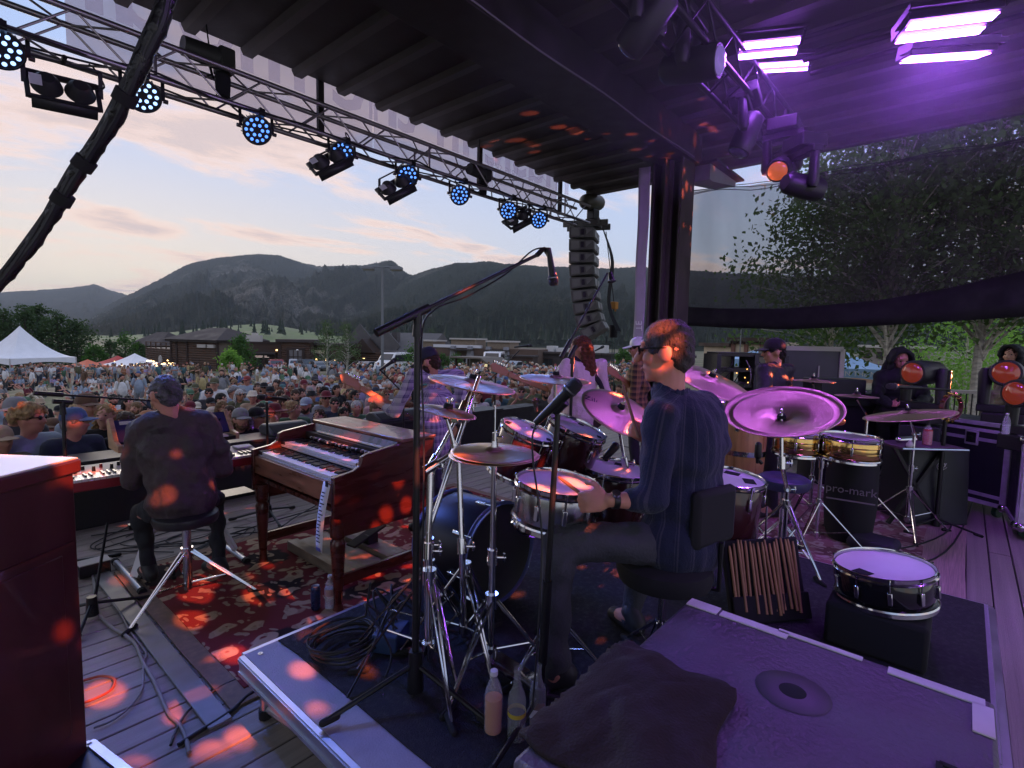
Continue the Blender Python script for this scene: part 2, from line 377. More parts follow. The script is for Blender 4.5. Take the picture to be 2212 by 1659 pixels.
def rug_mat(name, field, motif, dark, border, sc):
 m = mat(name, field, .95, spec=.1); t, b = nodes_of(m); L = t.links
 co = t.nodes.new('ShaderNodeTexCoord')
 def vor(s, st):
  mp = t.nodes.new('ShaderNodeMapping'); mp.inputs['Scale'].default_value = st; L.new(wob, mp.inputs[0])
  v = t.nodes.new('ShaderNodeTexVoronoi'); v.inputs['Scale'].default_value = s; L.new(mp.outputs[0], v.inputs['Vector']); return v
 nz = t.nodes.new('ShaderNodeTexNoise'); nz.inputs['Scale'].default_value = 5; L.new(co.outputs['Object'], nz.inputs['Vector'])
 ad = t.nodes.new('ShaderNodeMix'); ad.data_type = 'VECTOR'; ad.inputs[0].default_value = .18; L.new(co.outputs['Object'], ad.inputs[4]); L.new(nz.outputs['Color'], ad.inputs[5]); wob = ad.outputs[1]
 def mix(f, a, b):
  x = t.nodes.new('ShaderNodeMix'); x.data_type = 'RGBA'; L.new(f, x.inputs[0])
  for i, c in ((6, a), (7, b)):
   if isinstance(c, tuple): x.inputs[i].default_value = (*c, 1)
   else: L.new(c, x.inputs[i])
  return x.outputs[2]
 def less(sock, k, w=.03):
  r = t.nodes.new('ShaderNodeMapRange'); r.inputs[1].default_value = k+w; r.inputs[2].default_value = k-w; L.new(sock, r.inputs[0]); return r.outputs[0]
 v1 = vor(sc, (1.0, 1.6, 1)); v2 = vor(sc*2.6, (1.5, .8, 1)); v3 = vor(sc*.42, (1, 1, 1))
 c = mix(less(v3.outputs[0], .33), field, dark)
 c = mix(less(v1.outputs[0], .37), c, motif)
 c = mix(less(v1.outputs[0], .13), c, field)
 c = mix(less(v2.outputs[0], .30), c, tuple(q*.8 for q in motif))
 L.new(c, b.inputs['Base Color'])
 bp = t.nodes.new('ShaderNodeBump'); bp.inputs['Strength'].default_value = .5; bp.inputs['Distance'].default_value = .005
 nb = t.nodes.new('ShaderNodeTexNoise'); nb.inputs['Scale'].default_value = 220; L.new(co.outputs['Object'], nb.inputs['Vector']); L.new(nb.outputs[0], bp.inputs['Height']); L.new(bp.outputs[0], b.inputs['Normal'])
 return m
def rug(name, label, x0, x1, y0, y1, m, bm, bw, seed):
 r = thing(name, label, 'rug', ((x0+x1)/2, (y0+y1)/2, .004))
 rnd = random.Random(seed)
 def sheet(a0, a1, b0, b1, z, th, wob):
  mb = MB(); nx, ny = 48, 30; vs = []
  for s in (0, 1):
   for i in range(nx+1):
    for j in range(ny+1):
     x = a0+(a1-a0)*i/nx; y = b0+(b1-b0)*j/ny
     h = z+.004*mnoise.noise(Vector((x*2.1, y*2.1, seed)))
     x += wob*mnoise.noise(Vector((x*1.3, y*1.3, seed+5))); y += wob*mnoise.noise(Vector((x*1.3, y*1.3, seed+9)))
     vs.append((x, y, h if s == 0 else h-th))
  k = (nx+1)*(ny+1)
  for i in range(nx):
   for j in range(ny):
    q = (i*(ny+1)+j, (i+1)*(ny+1)+j, (i+1)*(ny+1)+j+1, i*(ny+1)+j+1); mb.f.append(q)
  for i in range(nx):
   for j in (0, ny):
    a, b2 = i*(ny+1)+j, (i+1)*(ny+1)+j; mb.f.append((a, b2, b2+k, a+k))
  for j in range(ny):
   for i in (0, nx):
    a, b2 = i*(ny+1)+j, i*(ny+1)+j+1; mb.f.append((a, b2, b2+k, a+k))
  mb.v = vs; return mb
 sheet(x0, x1, y0, y1, .014, .009, .02).build('border', bm, r)
 sheet(x0+bw, x1-bw, y0+bw, y1-bw, .019, .004, .02).build('field', m, r)
 return r
rug('oriental_rug', 'worn red oriental rug with tan flowers under the organ and the keyboard player', .90, 4.25, 2.46, 4.55,
 rug_mat('rug_red', (.15, .028, .032), (.38, .28, .19), (.026, .018, .02), None, 5.5), mat('rug_border', (.20, .14, .10), .95, vary=.3, vscale=30), .10, 1)
rug('percussion_rug', 'faded pink rug with striped border under the percussion stands', 4.35, 7.4, -.12, 1.75,
 rug_mat('rug_pink', (.30, .15, .16), (.48, .38, .34), (.17, .08, .09), None, 6.5), mat('rug_border_pink', (.34, .24, .22), .95, vary=.5, vscale=18, stretch=(.2, 14, 1)), .28, 2)

# ------------------------------------------------------------------ roof, beam, column
M_STEEL = mat('dark_steel', (.035, .03, .03), .55, .3, vary=.3, vscale=5)
def make_roof():
 r = thing('stage_roof', 'dark corrugated metal roof deck over the stage with ribs running back', 'stage roof', (2.7, 1, 4.6))
 pm = mat('roof_deck', (.055, .046, .042), .62, .1, vary=.3, vscale=3, bump=.1, bscale=20, objvary=.12); rm = mat('roof_rib', (.10, .088, .08), .5, .25, vary=.25, vscale=4)  # rib colour lightened to show ribs catching light; panels stay darker
 mb = MB(); mb.box((0, 0, 0), (.531, 10.0, .03)); pme = mb.mesh('roof_panel', pm, 0)
 mb = MB(); mb.prism([(-.075, -5.02, .0), (.075, -5.02, 0), (.045, -5.02, -.055), (-.045, -5.02, -.055)], (0, 10.04, 0)); rme = mb.mesh('roof_rib', rm, 0)
 x = 8.79; k = 0
 while x > -4:
  for nm, me, dx, dz in (('roof_panel', pme, -.265, .035), ('roof_rib', rme, 0, .02)):
   o = bpy.data.objects.new(nm, me); COL.objects.link(o); o.parent = r; o.location = Vector((x+dx, .73, 4.6+dz)) - r.location
  x -= .53; k += 1
 mb = MB(); mb.box((8.88, .73, 4.72), (.14, 10.0, .28)); mb.build('edge_trim', M_STEEL, r)
 mb = MB(); mb.box((2.4, 5.76, 4.76), (13.1, .05, .22)); mb.build('fascia', M_STEEL, r)
 mb = MB(); mb.box((2.4, .73, 4.70), (13.0, 10.0, .06)); mb.build('roof_skin', M_STEEL, r)
make_roof()
def make_beam():
 r = thing('roof_beam', 'deep dark steel roof beam resting on top of the column', 'beam', (2, 3.2, 4.2))
 mb = MB(); mb.box((1.7, 3.21, 4.215), (11.2, .56, .03)); mb.build('bottom_flange', M_STEEL, r, bevel=.004)
 mb = MB(); mb.box((1.7, 3.47, 4.41), (11.2, .02, .36)); mb.build('side_plate', M_STEEL, r); mb = MB(); mb.box((1.7, 2.95, 4.41), (11.2, .02, .36)); mb.build('side_plate', M_STEEL, r)
 cable = MB(); cable.tube([(x, 2.92, 4.215+.012*math.sin(x*3)) for x in np.linspace(-3, 7, 40)], .008, 6); cable.build('cable', mat('grey_cable', (.2, .19, .2), .6), r)
make_beam()
def make_column():
 r = thing('steel_column', 'tall dark built-up steel column holding up the stage roof', 'column', (7.0, 3.2, 0))
 cm = mat('column_steel', (.075, .06, .06), .5, .2, vary=.25, vscale=4)
 for y in (3.0, 3.40):
  mb = MB(); mb.box((7.0, y, 2.1), (.40, .04, 4.19)); mb.build('flange', cm, r, bevel=.004)
 mb = MB(); mb.box((7.0, 3.2, 2.1), (.03, .36, 4.19)); mb.build('web', cm, r)
 for x in (6.86, 7.16):
  mb = MB(); mb.box((x, 3.2, 2.1), (.018, .14, 4.19)); mb.build('web', cm, r)
  mb = MB(); mb.box((x, 3.2, 2.1), (.24 if x < 7 else .1, .016, 4.19)); mb.build('web', cm, r)
 mb = MB(); mb.box((7.0, 3.2, .02), (.8, .8, .04)); mb.build('base_plate', cm, r, bevel=.004)
 mb = MB(); mb.prism([(7.27, 3.1, 4.19), (7.27, 3.1, 3.98), (7.4, 3.1, 3.98), (8.3, 3.1, 4.12), (8.3, 3.1, 4.19)], (0, -.3, 0)); mb.build('bracket', mat('galvanised', (.30, .32, .36), .5, .5, vary=.2), r)
 mb = MB(); mb.box((7.8, 2.95, 4.21), (1.15, .5, .03)); mb.build('bracket', M_STEEL, r)
make_column()
def make_pillar_banner():
 r = thing('vertical_banner', 'narrow pale vinyl banner hanging down the outer side of the steel column', 'banner', (6.72, 3.5, 2.6))
 mb = MB(); vs = []
 n = 26
 for i in range(n+1):
  z = 4.15-(4.15-1.2)*i/n
  for j in range(5):
   u = j/4; vs.append((6.775-.012*math.sin(u*3.1+z)-.01*u, 3.43+.16*u+.006*math.sin(z*5), z))
 mb.v = vs; mb.f = [(i*5+j, i*5+j+1, (i+1)*5+j+1, (i+1)*5+j) for i in range(n) for j in range(4)]
 o = mb.build('vinyl', mat('banner_vinyl', (.42, .36, .46), .55, vary=.1), r, smooth=180)
 s = o.modifiers.new('thick', 'SOLIDIFY'); s.thickness = .004
 text_obj('lettering', 'TE', mat('letter_white', (.8, .8, .8), .6), r, .13, (6.748, 3.50, 1.98), (0, .1, 1), (.15, -1, 0))
make_pillar_banner()

# banner over the stage mouth: we see its back, so its lettering reads mirrored
def see(t, sh, f):                              # open weave: part of the view passes straight through
 tp = t.nodes.new('ShaderNodeBsdfTransparent'); tp.inputs[0].default_value = (.94, .92, .97, 1); k = t.nodes.new('ShaderNodeMixShader'); k.inputs[0].default_value = f
 t.links.new(sh, k.inputs[1]); t.links.new(tp.outputs[0], k.inputs[2]); t.links.new(k.outputs[0], t.nodes['Material Output'].inputs[0])
def make_banner():
 r = thing('stage_banner', 'long translucent grey banner behind the front truss with mirrored white lettering', 'banner', (4.5, 5.84, 4.5))
 m = mat('banner_cloth', (.55, .52, .58), .7); t, b = nodes_of(m); L = t.links
 tr = t.nodes.new('ShaderNodeBsdfTranslucent'); tr.inputs[0].default_value = (.74, .70, .78, 1); mx = t.nodes.new('ShaderNodeMixShader'); mx.inputs[0].default_value = .72
 L.new(b.outputs[0], mx.inputs[1]); L.new(tr.outputs[0], mx.inputs[2]); see(t, mx.outputs[0], .48)
 wm = mat('banner_white', (.8, .8, .82), .7); t, b = nodes_of(wm); L = t.links
 tr = t.nodes.new('ShaderNodeBsdfTranslucent'); tr.inputs[0].default_value = (.95, .95, .97, 1); mx = t.nodes.new('ShaderNodeMixShader'); mx.inputs[0].default_value = .75
 L.new(b.outputs[0], mx.inputs[1]); L.new(tr.outputs[0], mx.inputs[2]); see(t, mx.outputs[0], .78)
 zb = 4.12
 mb = MB()
 for x0, x1 in ((1.0, 3.98), (3.99, 6.22), (6.23, 7.90)): mb = MB(); mb.box(((x0+x1)/2, 5.84, (zb+5.1)/2), (x1-x0, .004, 5.1-zb)); mb.build('banner_panel', m, r)
 for x in (3.25, 5.86, 7.95):
  mb = MB(); mb.box((x, 5.80, 4.55), (.07, .05, 1.0)); mb.build('banner_post', M_STEEL, r)
 mx = (-1, 0, 0)
 text_obj('lettering', 'music in the mountains', wm, r, 1.0, (3.62, 5.834, 4.78), mx, (0, 0, 1), .001, bold=.018)
 lm = mat('banner_line', (.82, .8, .84), .7)
 text_obj('lettering', 'BIG SKY', wm, r, .17, (6.42, 5.834, 4.46), mx, (.0, 0, 1), .001)
 ring = MB(); pts = [(6.42+.37*math.cos(a), 5.834, 4.60+.37*math.sin(a)) for a in np.linspace(math.pi, 2*math.pi, 24)]; ring.tube(pts, .006, 6); ring.build('emblem_ring', wm, r)
 text_obj('lettering', 'LONE MOUNTAIN', wm, r, .135, (7.36, 5.834, 4.40), mx, (0, 0, 1), .001)
 text_obj('lettering', '- LAND COMPANY -', wm, r, .075, (7.36, 5.834, 4.27), mx, (0, 0, 1), .001)
 pk = MB(); pk.tube([(7.72, 5.834, 4.50), (7.6, 5.834, 4.53), (7.45, 5.834, 4.62), (7.36, 5.834, 4.53), (7.25, 5.834, 4.57), (7.05, 5.834, 4.50)], .005, 6); pk.build('emblem_line', wm, r)
make_banner()

# dark mesh screen hanging on the right side of the stage
def make_scrim():
 r = thing('mesh_screen', 'see-through black mesh screen hung along the right side of the stage', 'mesh screen', (8.4, 1, 3))
 m = mat('scrim_mesh', (.040, .034, .034), .9); t, b = nodes_of(m); L = t.links
 tr = t.nodes.new('ShaderNodeBsdfTransparent'); tr.inputs[0].default_value = (.97, .97, .97, 1); mx = t.nodes.new('ShaderNodeMixShader')
 co = t.nodes.new('ShaderNodeTexCoord'); nz = t.nodes.new('ShaderNodeTexNoise'); nz.inputs['Scale'].default_value = 2.2; mp = t.nodes.new('ShaderNodeMapping'); mp.inputs['Scale'].default_value = (1, 1, .25)
 L.new(co.outputs['Object'], mp.inputs[0]); L.new(mp.outputs[0], nz.inputs['Vector']); mr = t.nodes.new('ShaderNodeMapRange'); mr.inputs[1].default_value = .3; mr.inputs[2].default_value = .7; mr.inputs[3].default_value = .46; mr.inputs[4].default_value = .36
 L.new(nz.outputs[0], mr.inputs[0]); L.new(mr.outputs[0], mx.inputs[0]); L.new(b.outputs[0], mx.inputs[1]); L.new(tr.outputs[0], mx.inputs[2]); L.new(mx.outputs[0], t.nodes['Material Output'].inputs[0])
 top = [(1493, 412), (1545, 405), (1620, 402), (1700, 388), (1790, 372), (1900, 352), (2050, 326), (2212, 300), (2420, 262)]
 bot = [(1478, 662), (1560, 666), (1700, 666), (1900, 648), (2050, 622), (2212, 585), (2420, 545)]
 hem = [(1474, 702), (1560, 707), (1700, 711), (1900, 703), (2050, 694), (2212, 684), (2420, 672)]
 def curve(tab, x): return lerp_tab(tab, x)
 xs = np.linspace(1478, 2420, 60)
 def sheet(t0, t1, k, amp):
  mb = MB()
  for x in xs:
   for j in range(k+1):
    q = Pu(x, curve(t0, x)+(curve(t1, x)-curve(t0, x))*j/k, 8.35); q.x += amp*math.sin(x*.045+.6*math.sin(x*.013))+.015*math.sin(j*2.2); mb.v.append(q)
  mb.f = [(i*(k+1)+j, (i+1)*(k+1)+j, (i+1)*(k+1)+j+1, i*(k+1)+j+1) for i in range(len(xs)-1) for j in range(k)]
  return mb
 sheet(top, bot, 8, .03).build('mesh_cloth', m, r, smooth=180)
 o = sheet(bot, hem, 3, .012).build('hem', mat('scrim_hem', (.012, .011, .013), .9, vary=.3), r, smooth=180); s = o.modifiers.new('t', 'SOLIDIFY'); s.thickness = .03
 rnd = random.Random(7)
 for k in range(3):
  mb = MB(); mb.tube([Pu(x, curve(top, x)-2+5*k+3*math.sin(x*.03+k), 8.35) for x in xs], .006, 5); mb.build('rope', M_BLACK, r)
 mb = MB(); mb.tube([Pu(1493, 412, 8.35), Pu(1488, 470, 8.34), Pu(1482, 560, 8.33), Pu(1476, 668, 8.33)], .012, 6); mb.build('rope', M_BLACK, r)
make_scrim()
# ------------------------------------------------------------------ buildings beyond the lawn
M_GLASS = mat('window_glass', (.03, .035, .04), .08, spec=.8)
M_LOG = mat('log_wood', (.085, .045, .028), .8, vary=.4, vscale=1.5)
M_LOGD = mat('dark_wood', (.040, .024, .018), .85, vary=.3, vscale=.8)
M_ROOFB = mat('brown_roof', (.055, .045, .042), .9, vary=.25, vscale=.7)
M_TRIM = mat('pale_trim', (.45, .42, .38), .7)
M_CHINK = mat('chinking', (.16, .13, .10), .9)
class Face:
 """a straight facade: s metres along, z up, o metres out towards the camera"""
 def __init__(s, a, b, z0, z1, root):
  s.a = Vector((a.x, a.y, 0)); d = Vector((b.x-a.x, b.y-a.y, 0)); s.L = d.length; s.d = d.normalized()
  n = Vector((s.d.y, -s.d.x, 0))
  if n.dot(-s.a) < 0: n = -n
  s.n = n; s.z0 = z0; s.z1 = z1; s.root = root; s.M = Matrix((s.d, n, Vector((0, 0, 1)))).transposed()
 def at(s, t, o, z): return s.a+s.d*t+s.n*o+Vector((0, 0, z))
 def box(s, name, s0, s1, z0, z1, o0, o1, m, root=None, **k):
  mb = MB(); mb.box(s.at((s0+s1)/2, (o0+o1)/2, (z0+z1)/2), (s1-s0, o1-o0, z1-z0), s.M); return mb.build(name, m, root or s.root, **k)
 def window(s, s0, s1, z0, z1, fm=M_LOGD, nx=2, glass=M_GLASS):
  mb = MB(); t = .09
  for q in (s0, s1): mb.box(s.at(q, .05, (z0+z1)/2), (t, .12, z1-z0+t), s.M)
  for z in (z0, z1): mb.box(s.at((s0+s1)/2, .052, z), (s1-s0, .12, t), s.M)
  for i in range(1, nx): mb.box(s.at(s0+(s1-s0)*i/nx, .045, (z0+z1)/2), (t*.7, .1, z1-z0), s.M)
  f = mb.build('window', fm, s.root)
  s.box('pane', s0, s1, z0, z1, .012, .03, glass, f)
 def logs(s, s0, s1, z0, z1, h=.36):
  mb = MB(); z = z0+h/2; n = 0
  while z < z1:
   mb.cyl(s.at(s0-.12, -.02, z), s.at(s1+.12, -.02, z), h*.46, None, 8); z += h; n += 1
  o = mb.build('log_courses', M_LOG, s.root); tag(o, kind='stuff')
def seg(x0, x1, D0, D1, yt, yb=None):
 a = P(x0, yt, D0); b = P(x1, yt, D1); top = (a.z+b.z)/2
 g = min(gz(a.x, a.y), gz(b.x, b.y)) if yb is None else (P(x0, yb, D0).z+P(x1, yb, D1).z)/2
 return a, b, g-.3, top
def block(root, f, depth, m, zt=None, name='wall'):
 return f.box(name, 0, f.L, f.z0, zt or f.z1, -depth, 0, m, root)
def b_root(name, label, cat, a): return thing(name, label, cat, (a.x, a.y, gz(a.x, a.y)))

def lodge():
 a, b, g, t = seg(371, 470, 84, 80, 737)
 r = b_root('log_lodge', 'brown log restaurant with dark hipped roof at the back of the lawn', 'building', a)
 f = Face(a, b, g, t, r); block(r, f, 9, M_CHINK); f.logs(0, f.L, g+.3, t-.3)
 for q in (0, 1.3, f.L*.36, f.L): f.box('post', q-.16, q+.16, g, t, -.1, .24, M_LOGD)
 f.box('cornice', -.6, f.L+.6, t-.1, t+.25, -9.3, .7, M_ROOFB)
 f.box('vent_cover', f.L*.62, f.L*.8, t-.95, t-.45, .1, .5, M_TRIM); f.box('vent_cover', f.L*.84, f.L*.97, t-.95, t-.45, .1, .5, M_TRIM)
 f.window(f.L*.02, f.L*.22, g+1.0, g+2.6); f.window(f.L*.45, f.L*.62, g+1.1, g+2.5)
 mb = MB(); c = f.at(f.L*.55, -4, t+2.2); q = [f.at(-1, 1, t+.25), f.at(f.L+1, 1, t+.25), f.at(f.L+1, -9, t+.25), f.at(-1, -9, t+.25)]; c2 = c+f.d*2
 mb.add(q+[c-f.d*2, c2], [(0, 1, 5, 4), (1, 2, 5), (2, 3, 4, 5), (3, 0, 4)]); mb.build('roof', M_ROOFB, r, smooth=0)
 a2, b2, g2, t2 = seg(316, 371, 92, 84.2, 752)
 f2 = Face(a2, b2, g2, t2, r); block(r, f2, 7, M_CHINK, name='wing_wall'); f2.logs(0, f2.L, g2+.3, t2-.1)
 f2.box('railing', 0, f2.L, t2+.9, t2+1.02, -.05, .08, M_LOG); f2.box('railing', 0, f2.L, t2+.45, t2+.53, -.05, .08, M_LOG)
 for k in range(6): f2.box('railing_post', f2.L*k/5-.07, f2.L*k/5+.07, t2, t2+1.05, -.06, .09, M_LOG)
 f2.window(f2.L*.55, f2.L*.8, g2+1.1, g2+2.4)
 sg = MB(); c = f2.at(f2.L*.93, 1.4, g2+2.5); sg.lathe([(0, -.06), (.75, -.06), (.75, .06), (0, .06)], 8, basis(f2.n), c); sg.build('round_sign', M_TRIM, r)
lodge()
def back_lodge():
 a, b, g, t = seg(285, 345, 125, 120, 746)
 r = b_root('dark_cabin', 'dark brown cabin with pointed roof behind the log restaurant on the left', 'building', a)
 f = Face(a, b, g, t, r); block(r, f, 8, M_LOGD); f.window(f.L*.2, f.L*.4, t-2.4, t-1.0); f.window(f.L*.6, f.L*.8, t-2.4, t-1.0)
 mb = MB(); mb.add([f.at(-1, 1, t), f.at(f.L+1, 1, t), f.at(f.L+1, -9, t), f.at(-1, -9, t), f.at(f.L*.3, -4, t+3.2), f.at(f.L*.7, -4, t+3.2)], [(0, 1, 5, 4), (1, 2, 5), (2, 3, 4, 5), (3, 0, 4)]); mb.build('roof', M_ROOFB, r, smooth=0)
back_lodge()
def shops():
 a, b, g, t = seg(488, 604, 82, 84, 742)
 r = b_root('dark_shop_row', 'low dark brown shop with flat roof, awning and rooftop unit beside the log tower', 'building', a)
 f = Face(a, b, g, t, r); block(r, f, 10, mat('umber_wall', (.060, .038, .028), .85, vary=.25, vscale=.7))
 f.box('parapet', -.2, f.L+.2, t, t+.3, -.4, .15, M_LOGD); f.box('awning', .3, f.L*.95, g+3.0, g+3.25, 0, 1.6, M_ROOFB)
 for k in range(5): f.box('awning_post', .4+k*f.L*.22, .62+k*f.L*.22, g, g+3, 1.3, 1.5, M_LOGD)
 u = f.box('rooftop_unit', f.L*.35, f.L*.62, t+.25, t+1.3, -2.6, -.6, M_TRIM); f.box('rooftop_unit', f.L*.45, f.L*.55, t+1.3, t+1.7, -2.2, -1, M_TRIM)
 f.box('sign_board', f.L*.52, f.L*.82, g+2.3, g+2.9, .1, .2, mat('shop_sign', (.05, .06, .07), .6)); f.box('sign_line', f.L*.54, f.L*.76, g+2.62, g+2.7, .2, .22, mat('sign_glow', (.8, .7, .7), .5, emit=(1, .75, .7), estr=.6)); f.box('sign_line', f.L*.54, f.L*.80, g+2.45, g+2.5, .2, .22, MATS['sign_glow'])
 for k in range(4): f.window(f.L*(.04+.25*k), f.L*(.17+.25*k), g+.8, g+2.2)
 f.box('wall_lamp', f.L*.93, f.L*.96, t-1.1, t-.9, .02, .2, mat('warm_lamp', (1, .7, .4), .5, emit=(1, .62, .25), estr=4))
shops()
def tower():
 a, b, g, t = seg(604, 674, 82, 83, 736)
 r = b_root('log_tower', 'square log fronted building with white diamond logo and tall glass doors', 'building', a)
 f = Face(a, b, g, t, r); block(r, f, 10, M_CHINK); f.logs(.2, f.L-.2, g+.3, t-.4, .34)
 for q in (0, f.L): f.box('corner_post', q-.25, q+.25, g, t, -.1, .25, M_LOGD)
 f.box('cornice', -.5, f.L+.5, t-.25, t+.2, -10, .55, M_ROOFB)
 f.box('door_surround', f.L*.22, f.L*.78, g+.3, g+3.9, .1, .3, M_LOGD)
 d = f.box('glass_door', f.L*.29, f.L*.71, g+.3, g+3.5, .28, .36, mat('door_glass', (.16, .15, .15), .15)); 
 for k in range(4): f.box('door_frame', f.L*(.29+.14*k)-.06, f.L*(.29+.14*k)+.06, g+.3, g+3.5, .35, .42, M_LOGD, d)
 f.box('door_frame', f.L*.29, f.L*.71, g+2.4, g+2.52, .351, .43, M_LOGD, d)
 wl = mat('logo_white', (.75, .75, .78), .6, emit=(.8, .8, .9), estr=.25)
 c = f.at(f.L*.55, .3, t-2.0); mb = MB()
 pts = [c+f.d*(.62*x)+Vector((0, 0, .62*y)) for x, y in ((0, 1), (.5, .6), (1, .1), (.55, -.5), (0, -1), (-.55, -.5), (-1, .1), (-.5, .6), (0, 1))]; mb.tube(pts, .07, 5); mb.build('diamond_logo', wl, r)
 mb = MB(); mb.tube([c+f.d*(.35*x)+Vector((0, 0, .35*y)) for x, y in ((-.8, .3), (0, .7), (.8, .3), (.2, -.1), (-.3, -.2), (.3, -.5), (0, -.8))], .06, 5); mb.build('logo_line', wl, r)
tower()
def annex():
 a, b, g, t = seg(674, 742, 84, 84, 746)
 r = b_root('timber_annex', 'dark timber shop front behind the two pale aspens', 'building', a)
 f = Face(a, b, g, t, r); block(r, f, 9, MATS['umber_wall']); f.box('roof_edge', -.2, f.L+.4, t, t+.35, -9, .8, M_ROOFB)
 for k in range(3): f.window(f.L*(.1+.3*k), f.L*(.3+.3*k), g+.7, g+2.4, nx=3)
 for k in range(3): f.box('lit_window', f.L*(.12+.3*k), f.L*(.17+.3*k), g+1.8, g+2.1, .05, .1, MATS['warm_lamp'])
 f.box('sign_letters', f.L*.05, f.L*.4, t-1.3, t-.8, .02, .1, mat('cream_sign', (.6, .52, .35), .7))
annex()
def gable_house():
 a, b, g, t = seg(762, 905, 88, 84, 760)
 r = b_root('gabled_hall', 'big brown hall with broad grey gabled roofs behind the lamp post', 'building', a)
 f = Face(a, b, g, t, r); block(r, f, 12, M_LOGD); f.logs(0, f.L*.42, g+.3, t-.2)
 gr = mat('grey_shingle', (.10, .095, .095), .9, vary=.25, vscale=.9, bump=.3, bscale=3)
 mb = MB(); h = P(850, 718, 90).z
 mb.add([f.at(f.L*.30, -1, t-.2), f.at(f.L*1.02, -1, t-.2), f.at(f.L*1.02, -8, h), f.at(f.L*.2, -8, h), f.at(f.L*1.02, -14, t), f.at(f.L*.2, -14, t)], [(0, 1, 2, 3), (3, 2, 4, 5), (1, 4, 2)]); mb.build('roof', gr, r, smooth=0)
 pk = P(806, 728, 84).z
 mb = MB(); mb.prism([f.at(-.2, .6, t-.2), f.at(f.L*.18, .6, pk-.3), f.at(f.L*.36, .6, t-.2)], f.n*-6); mb.build('gable', M_LOGD, r, smooth=0)
 mb = MB(); mb.bar(f.at(-.9, -2, t-.7), f.at(f.L*.18, -2, pk), 6.2, .25, up=f.n); mb.bar(f.at(f.L*.46, -2, t-1.2), f.at(f.L*.18, -2, pk), 6.2, .25, up=f.n); mb.build('roof_slope', gr, r, smooth=0)
 f.box('chimney', f.L*.40, f.L*.49, t, pk+.9, -5, -4, mat('chimney_stone', (.09, .08, .08), .9, vary=.3))
 f.window(f.L*.12, f.L*.26, g+.5, g+2.6, nx=3); f.window(f.L*.5, f.L*.62, g+.6, g+2.4); f.window(f.L*.7, f.L*.82, g+.6, g+2.4)
 f.box('lit_window', f.L*.16, f.L*.19, g+2.0, g+2.4, .03, .06, MATS['warm_lamp']); f.box('lit_window', f.L*.55, f.L*.57, g+1.9, g+2.2, .07, .1, MATS['warm_lamp'])
gable_house()
def brown_building():
 a, b, g, t = seg(900, 1162, 86, 80, 752)
 r = b_root('modern_brown_building', 'long modern brown building with tapering grey piers and a flat white roof edge', 'building', a)
 bw = mat('brown_wall', (.115, .075, .055), .85, vary=.2, vscale=.6); f = Face(a, b, g, t, r); block(r, f, 11, bw)
 f.box('white_parapet', f.L*.15, f.L*.55, t, t+.45, -.6, .2, mat('white_cap', (.6, .6, .62), .7))
 tn = mat('tan_wall', (.22, .17, .12), .85, vary=.2)
 for s0, s1, h in ((.0, .14, .9), (.30, .50, 1.3), (.60, .78, 1.0)): f.box('raised_block', f.L*s0, f.L*s1, t-.02, t+h, -5, .05, tn); f.box('coping', f.L*s0-.2, f.L*s1+.2, t+h, t+h+.25, -5.2, .35, M_TRIM)
 pier = mat('grey_pier', (.26, .26, .28), .8)
 for s in (.33, .47, .62, .76):
  mb = MB(); mb.prism([f.at(f.L*s-.75, .05, g), f.at(f.L*s+.75, .05, g), f.at(f.L*s+.3, .05, t+.3), f.at(f.L*s-.3, .05, t+.3)], f.n*.9); mb.build('pier', pier, r, smooth=0)
 f.box('canopy', f.L*.31, f.L*.49, t-.4, t-.15, .1, 1.8, M_ROOFB); f.box('canopy', f.L*.6, f.L*.78, t-.4, t-.15, .1, 1.8, M_ROOFB)
 for s in (.36, .41, .52, .57, .65, .71, .84, .92): f.window(f.L*s, f.L*(s+.035), t-2.8, t-1.2)
 for s in (.2, .38, .54, .66, .86): f.window(f.L*s, f.L*(s+.05), g+.9, g+2.5)
 f.box('lower_wing', f.L*.83, f.L*1.0, g, g+2.8, .0, 3.0, mat('dark_brick', (.06, .038, .032), .9)); f.box('lower_wing_roof', f.L*.81, f.L*1.01, g+2.8, g+3.05, 0, 3.3, M_ROOFB)
brown_building()
def shed():
 a, b, g, t = seg(985, 1068, 58, 55, 774)
 r = b_root('picnic_shelter', 'small brown shelter with sloping roof and lit notice board behind the crash cymbal', 'shelter', a)
 f = Face(a, b, g, t, r); f.box('back_wall', 0, f.L*.75, g, t-.2, -2.6, -2.4, mat('olive_wall', (.10, .085, .06), .85))
 for k in range(4): f.box('post', f.L*k/3-.08, f.L*k/3+.08, g, t-.1, -.1, .08, M_LOGD)
 mb = MB(); mb.prism([f.at(-.5, .5, t-.05), f.at(f.L*.72, .5, t-.05), f.at(f.L*1.12, .5, t-1.2), f.at(f.L*1.12, .5, t-1.05), f.at(f.L*.72, .5, t+.12), f.at(-.5, .5, t+.12)], f.n*-4); mb.build('roof', mat('shelter_roof', (.13, .11, .09), .85), r, smooth=0)
 f.box('notice_board', f.L*.38, f.L*.58, t-1.7, t-.7, -2.4, -2.3, mat('lit_board', (.8, .7, .45), .6, emit=(1, .8, .45), estr=.7))
shed()
